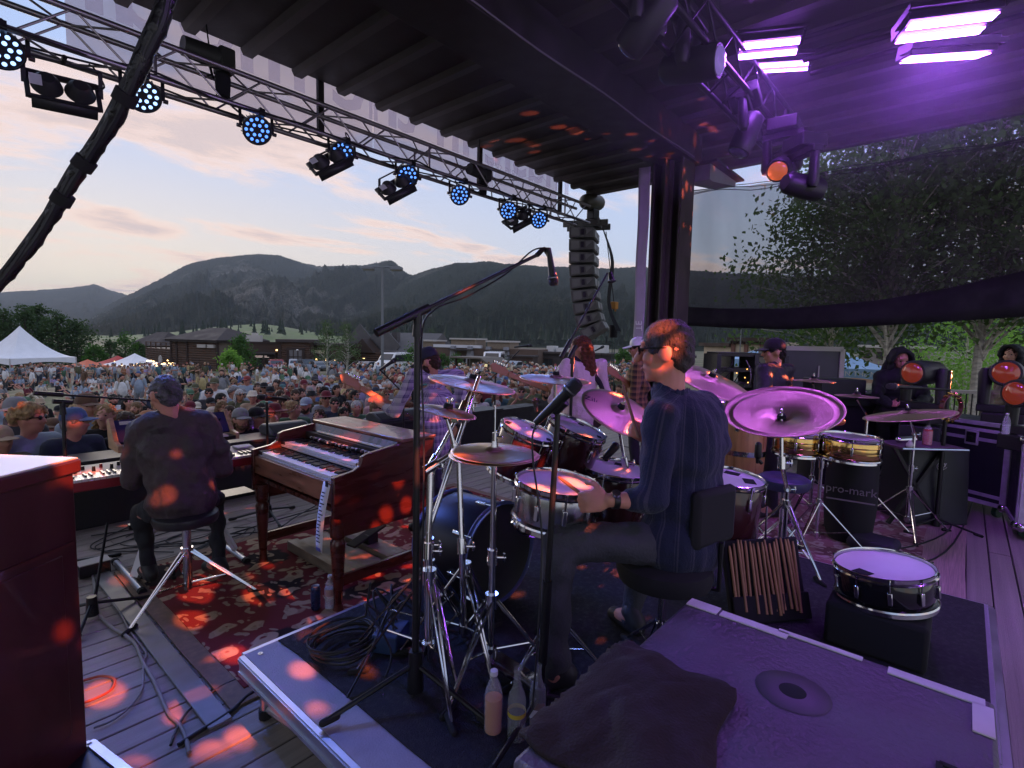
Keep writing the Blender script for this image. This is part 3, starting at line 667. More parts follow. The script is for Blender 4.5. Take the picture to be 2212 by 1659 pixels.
def dark_row():
 a, b, g, t = seg(1160, 1500, 84, 76, 768, 806)
 r = b_root('long_low_building', 'long low dark building with flat roof running behind the speaker array', 'building', a)
 f = Face(a, b, g, t, r); block(r, f, 10, mat('slate_wall', (.05, .042, .042), .9, vary=.2, vscale=.5))
 f.box('roof_edge', -.3, f.L+.3, t, t+.3, -10, .4, M_ROOFB)
 for s in (.12, .30, .47, .62, .74): f.box('wall_lamp', f.L*s, f.L*s+.25, t-2.5, t-2.25, .02, .25, MATS['warm_lamp'])
 for s in (.05, .2, .36, .53, .7, .86): f.window(f.L*s, f.L*(s+.06), g+.8, g+2.2)
 for s, w, h in ((.03, .05, 1.2), (.35, .09, 1.5), (.1, .07, .9)): f.box('roof_box', f.L*s, f.L*(s+w), t+.3, t+h, -6, -3, mat('roof_white', (.55, .54, .52), .7))
dark_row()
def beige_building():
 a, b, g, t = seg(1521, 1582, 80, 74, 748, 800)
 r = b_root('beige_storeys', 'pale beige upper storeys with brick piers and dark windows right of the drummer', 'building', a)
 bm = mat('beige_wall', (.42, .34, .24), .85, vary=.12, vscale=.8); br = mat('red_brick', (.16, .075, .055), .9, vary=.2, vscale=3)
 f = Face(a, b, g, t, r); block(r, f, 10, bm)
 f.box('cornice', -.5, f.L, t, t+.5, -1, .6, M_LOGD)
 for s in (.08, .38, .62, .86): f.window(f.L*s, f.L*(s+.1), t-3.1, t-1.7)
 a2, b2, g2, t2 = seg(1582, 1662, 74, 70, 738, 800)
 f2 = Face(a2, b2, g2, t2, r); block(r, f2, 10, bm, name='wall'); f2.box('cornice', -.4, f2.L+.3, t2, t2+.55, -1.2, .8, M_LOGD)
 for s in (.0, .36, .78): f2.box('brick_pier', f2.L*s, f2.L*(s+.1), g2, t2, 0, .3, br)
 for k in range(14): f2.box('bracket', f2.L*k/14, f2.L*k/14+.15, t2-.35, t2, 0, .6, M_LOGD)
 f2.window(f2.L*.14, f2.L*.33, t2-4.2, t2-1.9); f2.window(f2.L*.54, f2.L*.72, t2-4.2, t2-1.9)
 f.box('lower_block', -2, f.L*1.0, g, t-4.4, 0, 5, MATS['umber_wall']); f2.box('lower_block', 0, f2.L*1.6, g2, t2-4.6, .32, 5, MATS['umber_wall'])
beige_building()
def grey_building():
 a, b, g, t = seg(1860, 2010, 60, 56, 752, 815)
 r = b_root('grey_hotel', 'grey block with dark square windows showing between the leaves on the right', 'building', a)
 f = Face(a, b, g, t, r); gm = mat('hotel_grey', (.24, .21, .19), .85, vary=.12); block(r, f, 12, gm); f.box('cornice', -.3, f.L+.3, t, t+.3, -12, .4, M_TRIM)
 for k in range(5):
  for z in (.28, .68): f.window(f.L*(.06+.19*k), f.L*(.15+.19*k), g+(t-g)*z, g+(t-g)*(z+.18))
 a2, b2, g2, t2 = seg(1895, 2000, 40, 40, 792, 850)
 f2 = Face(a2, b2, g2, t2, r); block(r, f2, 3, mat('tan_fence', (.20, .13, .09), .9, vary=.2), name='low_wall')
grey_building()

# ------------------------------------------------------------------ trees
def leaf_mat(name, c, tr=.35):
 m = mat(name, c, .7, vary=.45, vscale=1.3, spec=.2); t, b = nodes_of(m); L = t.links
 x = t.nodes.new('ShaderNodeBsdfTranslucent'); x.inputs[0].default_value = (c[0]*1.3, c[1]*1.5, c[2], 1); mx = t.nodes.new('ShaderNodeMixShader'); mx.inputs[0].default_value = tr
 L.new(b.outputs[0], mx.inputs[1]); L.new(x.outputs[0], mx.inputs[2]); L.new(mx.outputs[0], t.nodes['Material Output'].inputs[0]); return m
def leaves(mb, cs, n, spread, size, rnd, flat=.5):
 for _ in range(n):
  c = rnd.choice(cs); p = Vector((rnd.gauss(0, 1), rnd.gauss(0, 1), rnd.gauss(0, 1)*.8))*spread*c[1]+c[0]
  z = Vector((rnd.gauss(0, 1), rnd.gauss(0, 1), rnd.gauss(flat, 1))).normalized(); x = Vector((rnd.gauss(0, 1), rnd.gauss(0, 1), rnd.gauss(0, 1))); x = (x-z*x.dot(z)).normalized(); y = z.cross(x); q = size*rnd.uniform(.6, 1.3)
  mb.add([p-x*q*.5, p+y*q*.34-x*q*.1, p+x*q*.6, p-y*q*.34-x*q*.1], [(0, 3, 2, 1)])
def tree(name, label, p, h, rad, m, bark, n, size, seed, group=None, crown0=.25, shape='oval', trunk_r=.16, clumps=34, spread=.16, lean=(0, 0)):
 rnd = random.Random(seed); r = thing(name, label, 'tree', p, 0, group); p = Vector(p)
 top = p+Vector((lean[0], lean[1], h*.93)); tb = MB()
 pts = spline([p+(top-p)*k+Vector((rnd.gauss(0, .02)*h*.3, rnd.gauss(0, .02)*h*.3, 0)) for k in (0, .3, .6, 1)], 4)
 tb.tube(pts, [trunk_r*(1-.85*i/(len(pts)-1)) for i in range(len(pts))], 8)
 cs = []; lb = MB()
 for k in range(clumps):
  t = crown0+(1-crown0)*((k+rnd.random())/clumps); w = (math.sin(math.pi*min(1, (t-crown0)/(1-crown0)*.86+.14))**.7 if shape == 'oval' else (1.05-(t-crown0)/(1-crown0))**.8)
  a = k*2.4+rnd.gauss(0, .4); d = rad*w*rnd.uniform(.35, 1.0); o = p+(top-p)*max(.05, t-.14); c = p+(top-p)*t+Vector((math.cos(a)*d, math.sin(a)*d, rnd.gauss(0, .03)*h))
  cs.append((c, rad*rnd.uniform(.7, 1.3)))
  tb.tube([o, (o+c)/2+Vector((0, 0, .03*h)), c], [trunk_r*.35*(1-t*.6), trunk_r*.22*(1-t*.6), .012], 5)
 tb.build('trunk', bark, r)
 leaves(lb, cs, n, spread, size, rnd); lb.build('crown', m, r, smooth=0)
 return r
BARK_A = mat('aspen_bark', (.50, .47, .40), .8, vary=.5, vscale=5, stretch=(1, 1, 3)); BARK_D = mat('dark_bark', (.07, .055, .045), .9, vary=.3)
LF_D = leaf_mat('cottonwood_leaf', (.050, .085, .036)); LF_M = leaf_mat('green_leaf', (.055, .12, .030)); LF_A = leaf_mat('aspen_leaf', (.085, .125, .060)); LF_N = leaf_mat('near_aspen_leaf', (.075, .125, .042), .4); LF_L = leaf_mat('lime_leaf', (.18, .32, .07), .5)
gp = 'dark cottonwoods at the left edge of the lawn'
for i, (x, yt, D, rad) in enumerate(((-40, 640, 95, 3.6), (14, 668, 88, 3.0), (60, 655, 92, 3.2), (88, 648, 96, 2.6), (128, 672, 92, 3.4), (168, 690, 95, 3.2), (-110, 660, 90, 4))):
 p = P(x, 800, D); z0 = gz(p.x, p.y); h = P(x, yt, D).z-z0
 nm = ['tall dark cottonwood cut by the left picture edge', 'dark cottonwood nearest the white tent peak on its left', 'dark cottonwood rising right above the white tent peak', 'tallest narrow dark cottonwood above the right half of the tent', 'broad dark cottonwood between the tallest one and the low bushes', 'lower rounded dark cottonwood at the right end of the row', 'dark cottonwood outside the left picture edge'][i]
 if x > -60: tree('cottonwood_tree', nm, (p.x, p.y, z0), h, rad, LF_D, BARK_D, 2600, .42, 20+i, gp, .12, 'oval', .3, 44, .17)
gp = 'low leafy trees left of the log restaurant'
for i, (x, yt, D, rad, l) in enumerate(((205, 745, 84, 1.9, 'low round tree just right of the white tent roof'), (240, 735, 96, 2.2, 'mid green tree second from the white tent'), (272, 718, 100, 2.4, 'taller mid green tree left of the log restaurant'), (300, 740, 104, 2.0, 'small green tree next to the dark cabin'))):
 p = P(x, 800, D); z0 = gz(p.x, p.y); tree('leafy_tree', l, (p.x, p.y, z0), P(x, yt, D).z-z0, rad, LF_D if i % 2 else LF_M, BARK_D, 1500, .36, 50+i, gp, .1, 'oval', .2, 26, .18)
for i, (x, yt, D, rad, l, m, sh) in enumerate(((497, 756, 62, 1.35, 'small bright green tree in front of the taller green tree by the log restaurant', LF_L, 'oval'), (520, 722, 70, 2.1, 'bushy bright green tree between log restaurant and dark shop', LF_M, 'cone'))):
 p = P(x, 800, D); z0 = gz(p.x, p.y); tree('green_tree', l, (p.x, p.y, z0), P(x, yt, D).z-z0, rad, m, BARK_D, 2200, .26, 60+i, None, .22, sh, .12, 34, .18)
for i, (x, yt, D, rad, l) in enumerate(((707, 690, 66, 2.0, 'pale aspen with white trunk standing left of its twin in front of the log tower'), (750, 694, 69, 2.3, 'pale aspen with white trunk right of its twin and left of the lamp post'))):
 p = P(x, 812, D); z0 = gz(p.x, p.y); tree('aspen_tree', l, (p.x, p.y, z0), P(x, yt, D).z-z0, rad, LF_A, BARK_A, 1500, .20, 70+i, 'two aspens before the log tower', .25, 'cone', .16, 40, .16)
for i, (x, yt, D, rad, l) in enumerate(((890, 748, 60, 1.4, 'green tree right of the tall black microphone stand'), (955, 764, 72, 1.0, 'left one of two small green trees against the brown building'), (987, 764, 72, 1.0, 'right one of two small green trees against the brown building'), (1075, 760, 70, 1.3, 'dark green tree in front of the last grey pier'), (930, 706, 130, 2.6, 'far rounded tree rising behind the roof of the brown building'), (1345, 752, 50, .9, 'slim green tree under the speaker array chain'))):
 p = P(x, 805, D); z0 = gz(p.x, p.y); tree('young_tree', l, (p.x, p.y, z0), P(x, yt, D).z-z0, rad, (LF_M, LF_M, LF_M, LF_D, LF_D, LF_M)[i], BARK_D, 900, .22, 80+i, 'small trees near the brown buildings', .12, 'oval', .09, 20, .2)
# aspens just outside the right side of the stage
def near_aspen(label, x, yb, yt, D, rad, n, seed, clumps, c0, tr):
 p = P(x, yb, D); p.z = -.95; h = P(x, yt, D).z-p.z
 tree('near_aspen', label, p, h, rad, LF_N, BARK_A, n, .125, seed, 'aspens beside the stage', c0, 'oval', tr, clumps, .20)
near_aspen('pale trunked aspen seen through the mesh screen behind the hooded man', 1912, 800, 200, 12.5, 2.6, 12500, 101, 95, .44, .13)
near_aspen('dense aspen filling the upper right corner beside the stage roof', 2120, 800, 120, 12.0, 2.9, 15500, 102, 100, .42, .12)
near_aspen('aspen at the right picture edge behind the mesh screen', 2330, 800, 140, 11.0, 2.6, 11500, 103, 80, .44, .11)
near_aspen('slender aspen reaching left across the sky in the mesh screen', 1790, 800, 330, 14.5, 2.3, 8000, 104, 60, .34, .09)
p = P(2085, 800, 17); p.z = -.95; tree('lime_tree', 'bright lime green young tree behind the hooded man and the stage light', p, 4.2, 1.9, LF_L, BARK_A, 5000, .10, 110, None, .12, 'oval', .08, 44, .22)
p = P(2175, 800, 21); p.z = -.95; tree('lime_tree', 'bright lime green bush at the far right behind the stage lights', p, 3.4, 2.2, LF_L, BARK_A, 4200, .12, 111, None, .08, 'oval', .08, 44, .22)

# ------------------------------------------------------------------ tents, vehicles, lamp posts
M_TENT = mat('tent_white', (.75, .76, .78), .6, vary=.06, vscale=1.5); M_ALU = mat('aluminium', (.5, .5, .52), .35, .9, vary=.15)
def frame_tent(label, c, w, zt, zp, m, rot, name='canopy_tent', val=.45, leg=M_ALU, letter=None):
 c = Vector(c); r = thing(name, label, 'tent', c, 0); d = Vector((math.cos(rot), math.sin(rot), 0)); e = Vector((-d.y, d.x, 0)); n = 14
 cs = [c+d*(w/2*i)+e*(w/2*j) for i, j in ((-1, -1), (1, -1), (1, 1), (-1, 1))]
 mb = MB(); K = 9; rings = []
 for k in range(K+1):
  t = k/K; zz = zt+(zp-zt)*(t**1.7); q = []
  for s in range(4):
   for i in range(n): b = cs[s]+(cs[(s+1) % 4]-cs[s])*(i/n); q.append(Vector((c.x+(b.x-c.x)*(1-t), c.y+(b.y-c.y)*(1-t), zz)))
  rings.append(q)
 for q in rings: mb.v += q
 N4 = 4*n
 for k in range(K):
  for i in range(N4): mb.f.append((k*N4+i, k*N4+(i+1) % N4, (k+1)*N4+(i+1) % N4, (k+1)*N4+i))
 mb.build('roof', m, r, smooth=60)
 for s in range(4):
  a, b = cs[s], cs[(s+1) % 4]; mb = MB()
  for i in range(n+1):
   p = a+(b-a)*(i/n); dip = val*(1-.35*math.sin(math.pi*i/n)); mb.v += [(p.x, p.y, zt), (p.x, p.y, zt-dip)]
  mb.f = [(2*i, 2*i+1, 2*i+3, 2*i+2) for i in range(n)]
  mb.build('valance', m, r, smooth=0)
 for q in cs:
  lg = MB(); lg.cyl((q.x, q.y, gz(q.x, q.y)), (q.x, q.y, zt), .05, None, 8); lg.build('leg', leg, r)
 return r, cs
pc = P(48, 800, 50); zp = P(48, 704, 50).z; zt = P(48, 771, 50).z
frame_tent('white peaked marquee at the left edge of the lawn', (pc.x, pc.y, zt), 5.7, zt, zp, M_TENT, R(28), 'peaked_marquee', .6)
pc = P(290, 790, 62); zt = P(290, 784, 62).z
for x, D, w, yp, ye, m, l in ((255, 66, 5, 768, 787, mat('awning_red', (.45, .06, .05), .7), 'red canopy right of the white marquee'), (292, 64, 5.5, 763, 788, M_TENT, 'white sloping canopy beside the log restaurant'), (190, 60, 3.4, 776, 790, mat('awning_orange', (.6, .16, .08), .7), 'small orange awning at the corner of the white marquee')):
 q = P(x, ye, D); frame_tent(l, q, w, q.z, P(x, yp, D).z, m, R(20), 'canopy_tent', .25)
def string_lights():
 mb = MB(); rnd = random.Random(3)
 r = thing('string_lights', 'rows of small orange string lights under the white canopy by the log restaurant', 'string lights', P(300, 785, 62))
 bm = MATS['warm_lamp']; b0 = MB(); b0.ell((0, 0, 0), .09, n=6, m=4); me = b0.mesh('bulb', bm, 60)
 for k in range(40):
  o = bpy.data.objects.new('bulb', me); COL.objects.link(o); o.parent = r; o.location = P(rnd.uniform(232, 380), rnd.choice((780, 785, 789))+rnd.uniform(-1.5, 1.5), rnd.uniform(60, 66))-r.location
 w = MB(); w.tube([P(x, 783+2*math.sin(x*.2), 63) for x in range(230, 382, 8)], .02, 4); w.build('wire', M_BLACK, r)
string_lights()
def blue_tent():
 bm = mat('tent_blue', (.30, .48, .72), .6, vary=.08, vscale=2)
 q = P(1810, 792, 17.5); r, cs = frame_tent('pale blue pop-up canopy with white lettering right of the percussionist', q, 3.0, q.z, P(1802, 752, 17.5).z, bm, R(18), 'popup_canopy', .42)
 a, b = min(((cs[i], cs[(i+1) % 4]) for i in range(4)), key=lambda s: (s[0]+s[1]).length)
 d = (b-a).normalized(); d = d if d.dot(RT) > 0 else -d; n = Vector((d.y, -d.x, 0)); c = (a+b)/2
 text_obj('lettering', 'HOUSE OF MUSIC IN THE MOUNTAINS', mat('letter_white', (.8, .8, .8), .6), r, .21, (c.x+n.x*.02, c.y+n.y*.02, q.z-.16), d, (0, 0, 1), .004)
 q2 = P(1640, 800, 20); frame_tent('blue canopy glimpsed between the equipment racks behind the percussionist', (q2.x, q2.y, P(1640, 775, 20).z), 3, P(1640, 775, 20).z, P(1640, 752, 20).z, bm, R(10), 'popup_canopy', .4)
blue_tent()
M_TYRE = mat('tyre', (.015, .015, .015), .9); M_RIM = mat('rim', (.4, .4, .42), .35, .8)
def car(label, x, D, col, yaw, kind='suv', cat='car', rough=.25):
 p = P(x, 810, D); p.z = gz(p.x, p.y); r = thing('parked_'+kind, label, cat, p, yaw, 'vehicles parked behind the lawn')
 L, W, H = {'suv': (4.7, 1.9, 1.75), 'car': (4.6, 1.8, 1.45), 'van': (5.9, 2.0, 2.6), 'pickup': (5.6, 2.0, 1.85)}[kind]
 pm = mat('car_'+label[:14].replace(' ', '_'), col, rough, 0, coat=.5)
 side = {'suv': [(-.5, .22), (-.5, .55), (-.46, .62), (-.40, .97), (-.32, 1), (.10, 1), (.24, .66), (.46, .56), (.5, .45), (.5, .22)],
   'car': [(-.5, .22), (-.5, .6), (-.42, .66), (-.28, .97), (-.2, 1), (.06, 1), (.22, .68), (.46, .56), (.5, .42), (.5, .22)],
   'van': [(-.5, .16), (-.5, .9), (-.47, 1), (.20, 1), (.34, .66), (.47, .52), (.5, .4), (.5, .16)],
   'pickup': [(-.5, .28), (-.5, .6), (-.1, .6), (-.08, .95), (-.02, 1), (.14, 1), (.24, .66), (.46, .6), (.5, .5), (.5, .28)]}[kind]
 mb = MB(); mb.prism([(a*L, -W/2, b*H) for a, b in side], (0, W, 0)); o = mb.build('body', pm, r, off=(0, 0, 0), bevel=.06)
 gl = {'suv': (-.36, .16, .64, .92), 'car': (-.28, .13, .68, .92), 'van': (-.42, .26, .58, .9), 'pickup': (-.06, .17, .64, .92)}[kind]
 for s in (-1, 1):
  mb = MB(); y = s*(W/2+.005); mb.prism([(gl[0]*L, y, gl[2]*H), (gl[1]*L+.25, y, gl[2]*H), (gl[1]*L-.25, y, gl[3]*H), (gl[0]*L+.15, y, gl[3]*H)], (0, s*.012, 0)); mb.build('side_window', M_GLASS, r, off=(0, 0, 0))
 x1, z1, x2, z2 = {'suv': (.24, .66, .10, 1), 'car': (.22, .68, .06, 1), 'van': (.34, .66, .20, 1), 'pickup': (.24, .66, .14, 1)}[kind]
 mb = MB(); a = Vector((x1*L, 0, z1*H)); b = Vector((x2*L, 0, z2*H)); mb.bar(a*.96+b*.04+Vector((.02, 0, .03)), a*.1+b*.9+Vector((.02, 0, .03)), W*.84, .02, up=(0, 1, 0)) if False else mb.add([(a.x+.03, -W*.42, a.z+.03), (a.x+.03, W*.42, a.z+.03), (b.x+.05, W*.38, b.z-.06), (b.x+.05, -W*.38, b.z-.06)], [(0, 1, 2, 3)]); mb.build('windscreen', M_GLASS, r, off=(0, 0, 0))
 for s in (-1, 1):
  for q in (-.31, .31):
   wb = MB(); wb.lathe([(.12, -.1), (.33, -.1), (.35, -.06), (.35, .06), (.33, .1), (.12, .1)], 16, basis((0, 1, 0)), (q*L, s*(W/2-.08), .34)); w = wb.build('wheel', M_TYRE, r, off=(0, 0, 0))
   rb = MB(); rb.lathe([(.0, 0), (.2, .01), (.22, .03)], 12, basis((0, s, 0)), (q*L, s*(W/2+.01), .34)); rb.build('rim', M_RIM, w, off=(0, 0, 0))
  hb = MB(); hb.box((.497*L, s*W*.36, .5*H), (.05, .3, .13)); hb.build('headlight', mat('headlight', (.7, .7, .7), .15), r, off=(0, 0, 0))
for a in (('red suv parked before the dark shop', 597, 78, (.25, .012, .015), R(250), 'suv'), ('silver suv parked in front of the log tower doors', 640, 80, (.45, .46, .48), R(240), 'suv'), ('black suv between the silver suv and the dark grey car', 664, 79, (.012, .012, .014), R(262), 'suv'), ('dark grey hatchback left of the aspens', 690, 78, (.06, .065, .07), R(258), 'car'), ('black sedan behind the aspen trunks', 722, 80, (.015, .015, .018), R(250), 'car'), ('white passenger van right of the lamp post', 852, 66, (.7, .7, .7), R(200), 'van', 'van'), ('navy car left of the lamp post', 790, 70, (.02, .03, .06), R(200), 'car'), ('white van right of the small shelter', 1066, 62, (.68, .68, .70), R(215), 'van', 'van'), ('grey car by the low brick wing', 1105, 64, (.2, .2, .21), R(200), 'car')): car(*a)
def lamp_post(label, x, yt, D, two):
 p = P(x, 830, D); z0 = gz(p.x, p.y); zt = P(x, yt, D).z; r = thing('lamp_post', label, 'lamp post', (p.x, p.y, z0), 0, 'tall car park lamp posts')
 gm = mat('post_grey', (.16, .17, .18), .5, .4); mb = MB(); mb.tube([(p.x, p.y, z0), (p.x, p.y, zt)], [.11, .08], 10); mb.build('pole', gm, r)
 d = RT.normalized(); d = Vector((d.x, d.y, 0)).normalized()
 for s in ((-1, 1) if two else (1,)):
  mb = MB(); q = Vector((p.x, p.y, zt)); mb.tube(spline([q-Vector((0, 0, .15)), q+d*(.15*s), q+d*(.55*s)+Vector((0, 0, .02))], 4), .04, 8); a = mb.build('arm', gm, r)
  mb = MB(); mb.box(q+d*(.95*s)+Vector((0, 0, -.08)), (.8, .55, .22), Matrix((d, Vector((-d.y, d.x, 0)), _z)).transposed()); h = mb.build('lamp_head', gm, r, bevel=.03)
  mb = MB(); mb.box(q+d*(.95*s)+Vector((0, 0, -.205)), (.68, .42, .02), Matrix((d, Vector((-d.y, d.x, 0)), _z)).transposed()); mb.build('lens', M_TRIM, h)
lamp_post('tall grey lamp post with two box lamp heads left of the big microphone boom', 826, 580, 36, True)
lamp_post('far thin lamp post rising over the brown building roof', 912, 680, 78, False)
def poles():
 p = P(1596, 800, 45); r = thing('flag_pole', 'thin bare pole beside the beige building right of the drummer', 'pole', (p.x, p.y, gz(p.x, p.y)))
 mb = MB(); mb.cyl((p.x, p.y, gz(p.x, p.y)), (p.x, p.y, P(1596, 712, 45).z), .06, .04, 8); mb.build('shaft', MATS['post_grey'], r)
poles()
# ------------------------------------------------------------------ people
SKINS = [mat('skin_'+n, c, .55, vary=.12, vscale=9, spec=.35) for n, c in (('fair', (.50, .27, .19)), ('tan', (.40, .20, .13)), ('ruddy', (.48, .22, .16)), ('deep', (.16, .075, .045)))]
HAIRC = {'brown': (.055, .030, .018), 'dark': (.016, .011, .009), 'blond': (.36, .24, .11), 'sandy': (.20, .12, .06), 'grey': (.27, .26, .26), 'auburn': (.13, .045, .02), 'white': (.5, .49, .47)}
HAIRM = {k: mat('hair_'+k, c, .6, vary=.5, vscale=14, bump=1.0, bscale=60, stretch=(4, 4, .8), spec=.3) for k, c in HAIRC.items()}
CLOTHC = {'white': (.62, .61, .60), 'black': (.014, .014, .016), 'navy': (.03, .037, .06), 'grey': (.20, .20, .21), 'pale blue': (.26, .31, .38), 'teal': (.06, .13, .14), 'green': (.07, .14, .08), 'olive': (.09, .09, .05), 'red': (.22, .045, .045), 'maroon': (.12, .02, .03), 'yellow': (.40, .32, .15), 'tan': (.32, .24, .16), 'pink': (.42, .27, .27), 'brown': (.11, .065, .04), 'royal blue': (.06, .10, .22), 'orange': (.32, .15, .08), 'lavender': (.30, .24, .40), 'charcoal': (.05, .05, .055), 'cream': (.50, .44, .35)}
CLOTHM = {k: mat('cloth_'+k.replace(' ', '_'), c, .9, vary=.22, vscale=7, bump=.35, bscale=25, sheen=.1, spec=.2) for k, c in CLOTHC.items()}
M_EYE = mat('eye_dark', (.02, .015, .012), .2); M_LIP = mat('lip', (.30, .10, .08), .5); M_SHADES = mat('sunglasses_black', (.008, .008, .01), .08)
M_DENIM = mat('denim', (.055, .07, .11), .9, vary=.3, vscale=9, bump=.3, bscale=90); M_SHOE = mat('shoe_black', (.02, .02, .02), .6)
def skin_mesh(mb, voxel, name, m, it=2, wr=0.0, wsc=9.0, off=None, dec=None):
 o = mb.build(name+'_tmp', None, None, None)
 rm = o.modifiers.new('r', 'REMESH'); rm.mode = 'VOXEL'; rm.voxel_size = voxel; rm.use_smooth_shade = True
 s = o.modifiers.new('s', 'SMOOTH'); s.factor = .5; s.iterations = it
 bpy.context.view_layer.update(); dg = bpy.context.evaluated_depsgraph_get()
 me = bpy.data.meshes.new_from_object(o.evaluated_get(dg)); old = o.data; bpy.data.objects.remove(o); bpy.data.meshes.remove(old)
 n = len(me.vertices); co = np.empty(n*3, np.float32); me.vertices.foreach_get('co', co); co = co.reshape(-1, 3)
 if wr:
  no = np.empty(n*3, np.float32); me.vertices.foreach_get('normal', no); no = no.reshape(-1, 3)
  d = np.array([mnoise.turbulence(Vector((p[0]*wsc, p[1]*wsc, p[2]*wsc*.75)), 3, False)-.5 for p in co], np.float32)
  ph = np.array([mnoise.noise(Vector((p[0]*3.1, p[1]*3.1, p[2]*2.0))) for p in co], np.float32)
  d += .8*np.sin(co[:, 2]*wsc*5+ph*9+co[:, 0]*wsc*2.2)*np.clip(np.abs(ph)*1.6, 0, 1)
  co = co+no*(wr*d)[:, None]
 if off is not None: co = co-np.array(off, np.float32)
 me.vertices.foreach_set('co', co.ravel().astype(np.float32)); me.update(); me.shade_smooth(); me.name = name
 me.materials.clear()
 if m is not None: me.materials.append(m)
 return me
def link(me, name, parent, loc=None, rot=None, m=None):
 o = bpy.data.objects.new(name, me); COL.objects.link(o); o.parent = parent
 if loc is not None: o.location = loc
 if rot is not None: o.rotation_euler = rot.to_euler() if isinstance(rot, Matrix) else rot
 if m is not None:
  if not o.material_slots: me.materials.append(m)
  o.material_slots[0].link = 'OBJECT'; o.material_slots[0].material = m
 return o
def head_frame(fwd, up=(0, 0, 1)):
 y = Vector(fwd).normalized(); u = Vector(up); z = (u-y*u.dot(y)).normalized(); return Matrix((y.cross(z), y, z)).transposed()
def add_head(mb, c, M, k=1.0):
 t = lambda x, y, z: Vector(c)+M @ (Vector((x, y, z))*k)
 mb.ell(t(0, -.008, .015), Vector((.074, .096, .100))*k, M, 16, 12); mb.ell(t(0, .030, -.055), Vector((.056, .058, .062))*k, M, 14, 10)
 mb.ell(t(0, .062, -.098), Vector((.026, .022, .020))*k, M, 10, 8); mb.cap(t(0, .086, .018), t(0, .108, -.024), .010*k, .017*k, 8)
 mb.ell(t(0, .072, .038), Vector((.055, .020, .014))*k, M, 12, 8); mb.ell(t(0, .078, -.062), Vector((.026, .014, .013))*k, M, 10, 6)
 for s in (-1, 1):
  mb.ell(t(.046*s, .062, -.022), Vector((.022, .022, .024))*k, M, 10, 8); mb.ell(t(.079*s, -.004, -.008), Vector((.011, .024, .034))*k, M, 10, 8)
def add_hand(mb, w, tip, side, k=1.0, curl=.5, nrm=None, fing=.0088):
 """palm, four bent fingers of different lengths and a thumb; side is the thumb direction"""
 w = Vector(w); d = (Vector(tip)-w).normalized(); s = Vector(side); s = (s-d*s.dot(d)).normalized(); n = d.cross(s) if nrm is None else Vector(nrm)
 n = (n-d*n.dot(d)-s*n.dot(s)).normalized()
 pc = w+d*.045*k; mb.ell(pc, (.016*k, .040*k, .048*k), Matrix((n, s, d)).transposed(), 12, 8)
 for i, L in enumerate((.072, .082, .076, .060)):
  b = w+d*.080*k+s*(.030-.020*i)*k; L *= k
  p1 = b+(d*math.cos(curl*.7)+n*math.sin(curl*.7))*L*.45; p2 = p1+(d*math.cos(curl*1.9)+n*math.sin(curl*1.9))*L*.32; p3 = p2+(d*math.cos(curl*2.8)+n*math.sin(curl*2.8))*L*.25
  f = fing*k; mb.cap(b-d*.03*k, b, f*1.2, f*1.12, 8); mb.cap(b, p1, f*1.12, f, 8); mb.cap(p1, p2, f, f*.92, 8); mb.cap(p2, p3, f*.92, f*.8, 8)
 tb = w+d*.025*k+s*.030*k; t1 = tb+(d*.6+s*.8+n*.15).normalized()*.038*k; t2 = t1+(d*.85+s*.25+n*(.2+.5*curl)).normalized()*.036*k
 mb.cap(tb-s*.01*k, tb, .014*k, .013*k, 8); mb.cap(tb, t1, .013*k, .011*k, 8); mb.cap(t1, t2, .011*k, .009*k, 8)
def torso(mb, J, k, e=0.0, low=True):
 """chest, waist and hips as rounded bulks between the joints"""
 sh = (J['shR']-J['shL']); ax = sh.normalized(); c = J['chest']; h = J['hip']; hx = (J['hiR']-J['hiL']).normalized(); w = (c+h)/2
 b = J.get('bulk', 1.0)*k
 def bulk(p, x, up, r):
  z = up.normalized(); x = (x-z*x.dot(z)).normalized(); mb.ell(p, (r[0]*b+e, r[1]*b+e, r[2]*b+e), Matrix((x, z.cross(x), z)).transposed(), 16, 10)
 up = c-h
 bulk(c+up.normalized()*.02*k, ax, up, (.168, .112, .175)); bulk(w, (ax+hx), up, (.148, .108, .16))
 if low: bulk(h, hx, up, (.165, .122, .13))
 n = J['neck']
 for s in ('shL', 'shR'): mb.cap(n-Vector((0, 0, .035*k)), J[s], .052*k+e, .060*k+e, 12)
def arm(mb, J, s, k, e=0.0, frac=2.0):
 a, b, c = J['sh'+s], J['el'+s], J['wr'+s]
 if frac <= 1: mb.cap(a, a+(b-a)*frac, .058*k+e, (.058-.012*frac)*k+e, 12); return
 mb.cap(a, b, .058*k+e, .044*k+e, 12); f = min(1, frac-1); mb.cap(b, b+(c-b)*f, .044*k+e, (.044-.015*f)*k+e, 12)
def leg(mb, J, s, k, e=0.0, frac=2.0):
 a, b, c = J['hi'+s], J['kn'+s], J['an'+s]
 mb.cap(a, b, .088*k+e, .060*k+e, 14); f = min(1, frac-1)
 if f > 0: mb.cap(b, b+(c-b)*f, .058*k+e*1.2, (.058-.018*f)*k+e*1.5, 12)
HAIR = {}
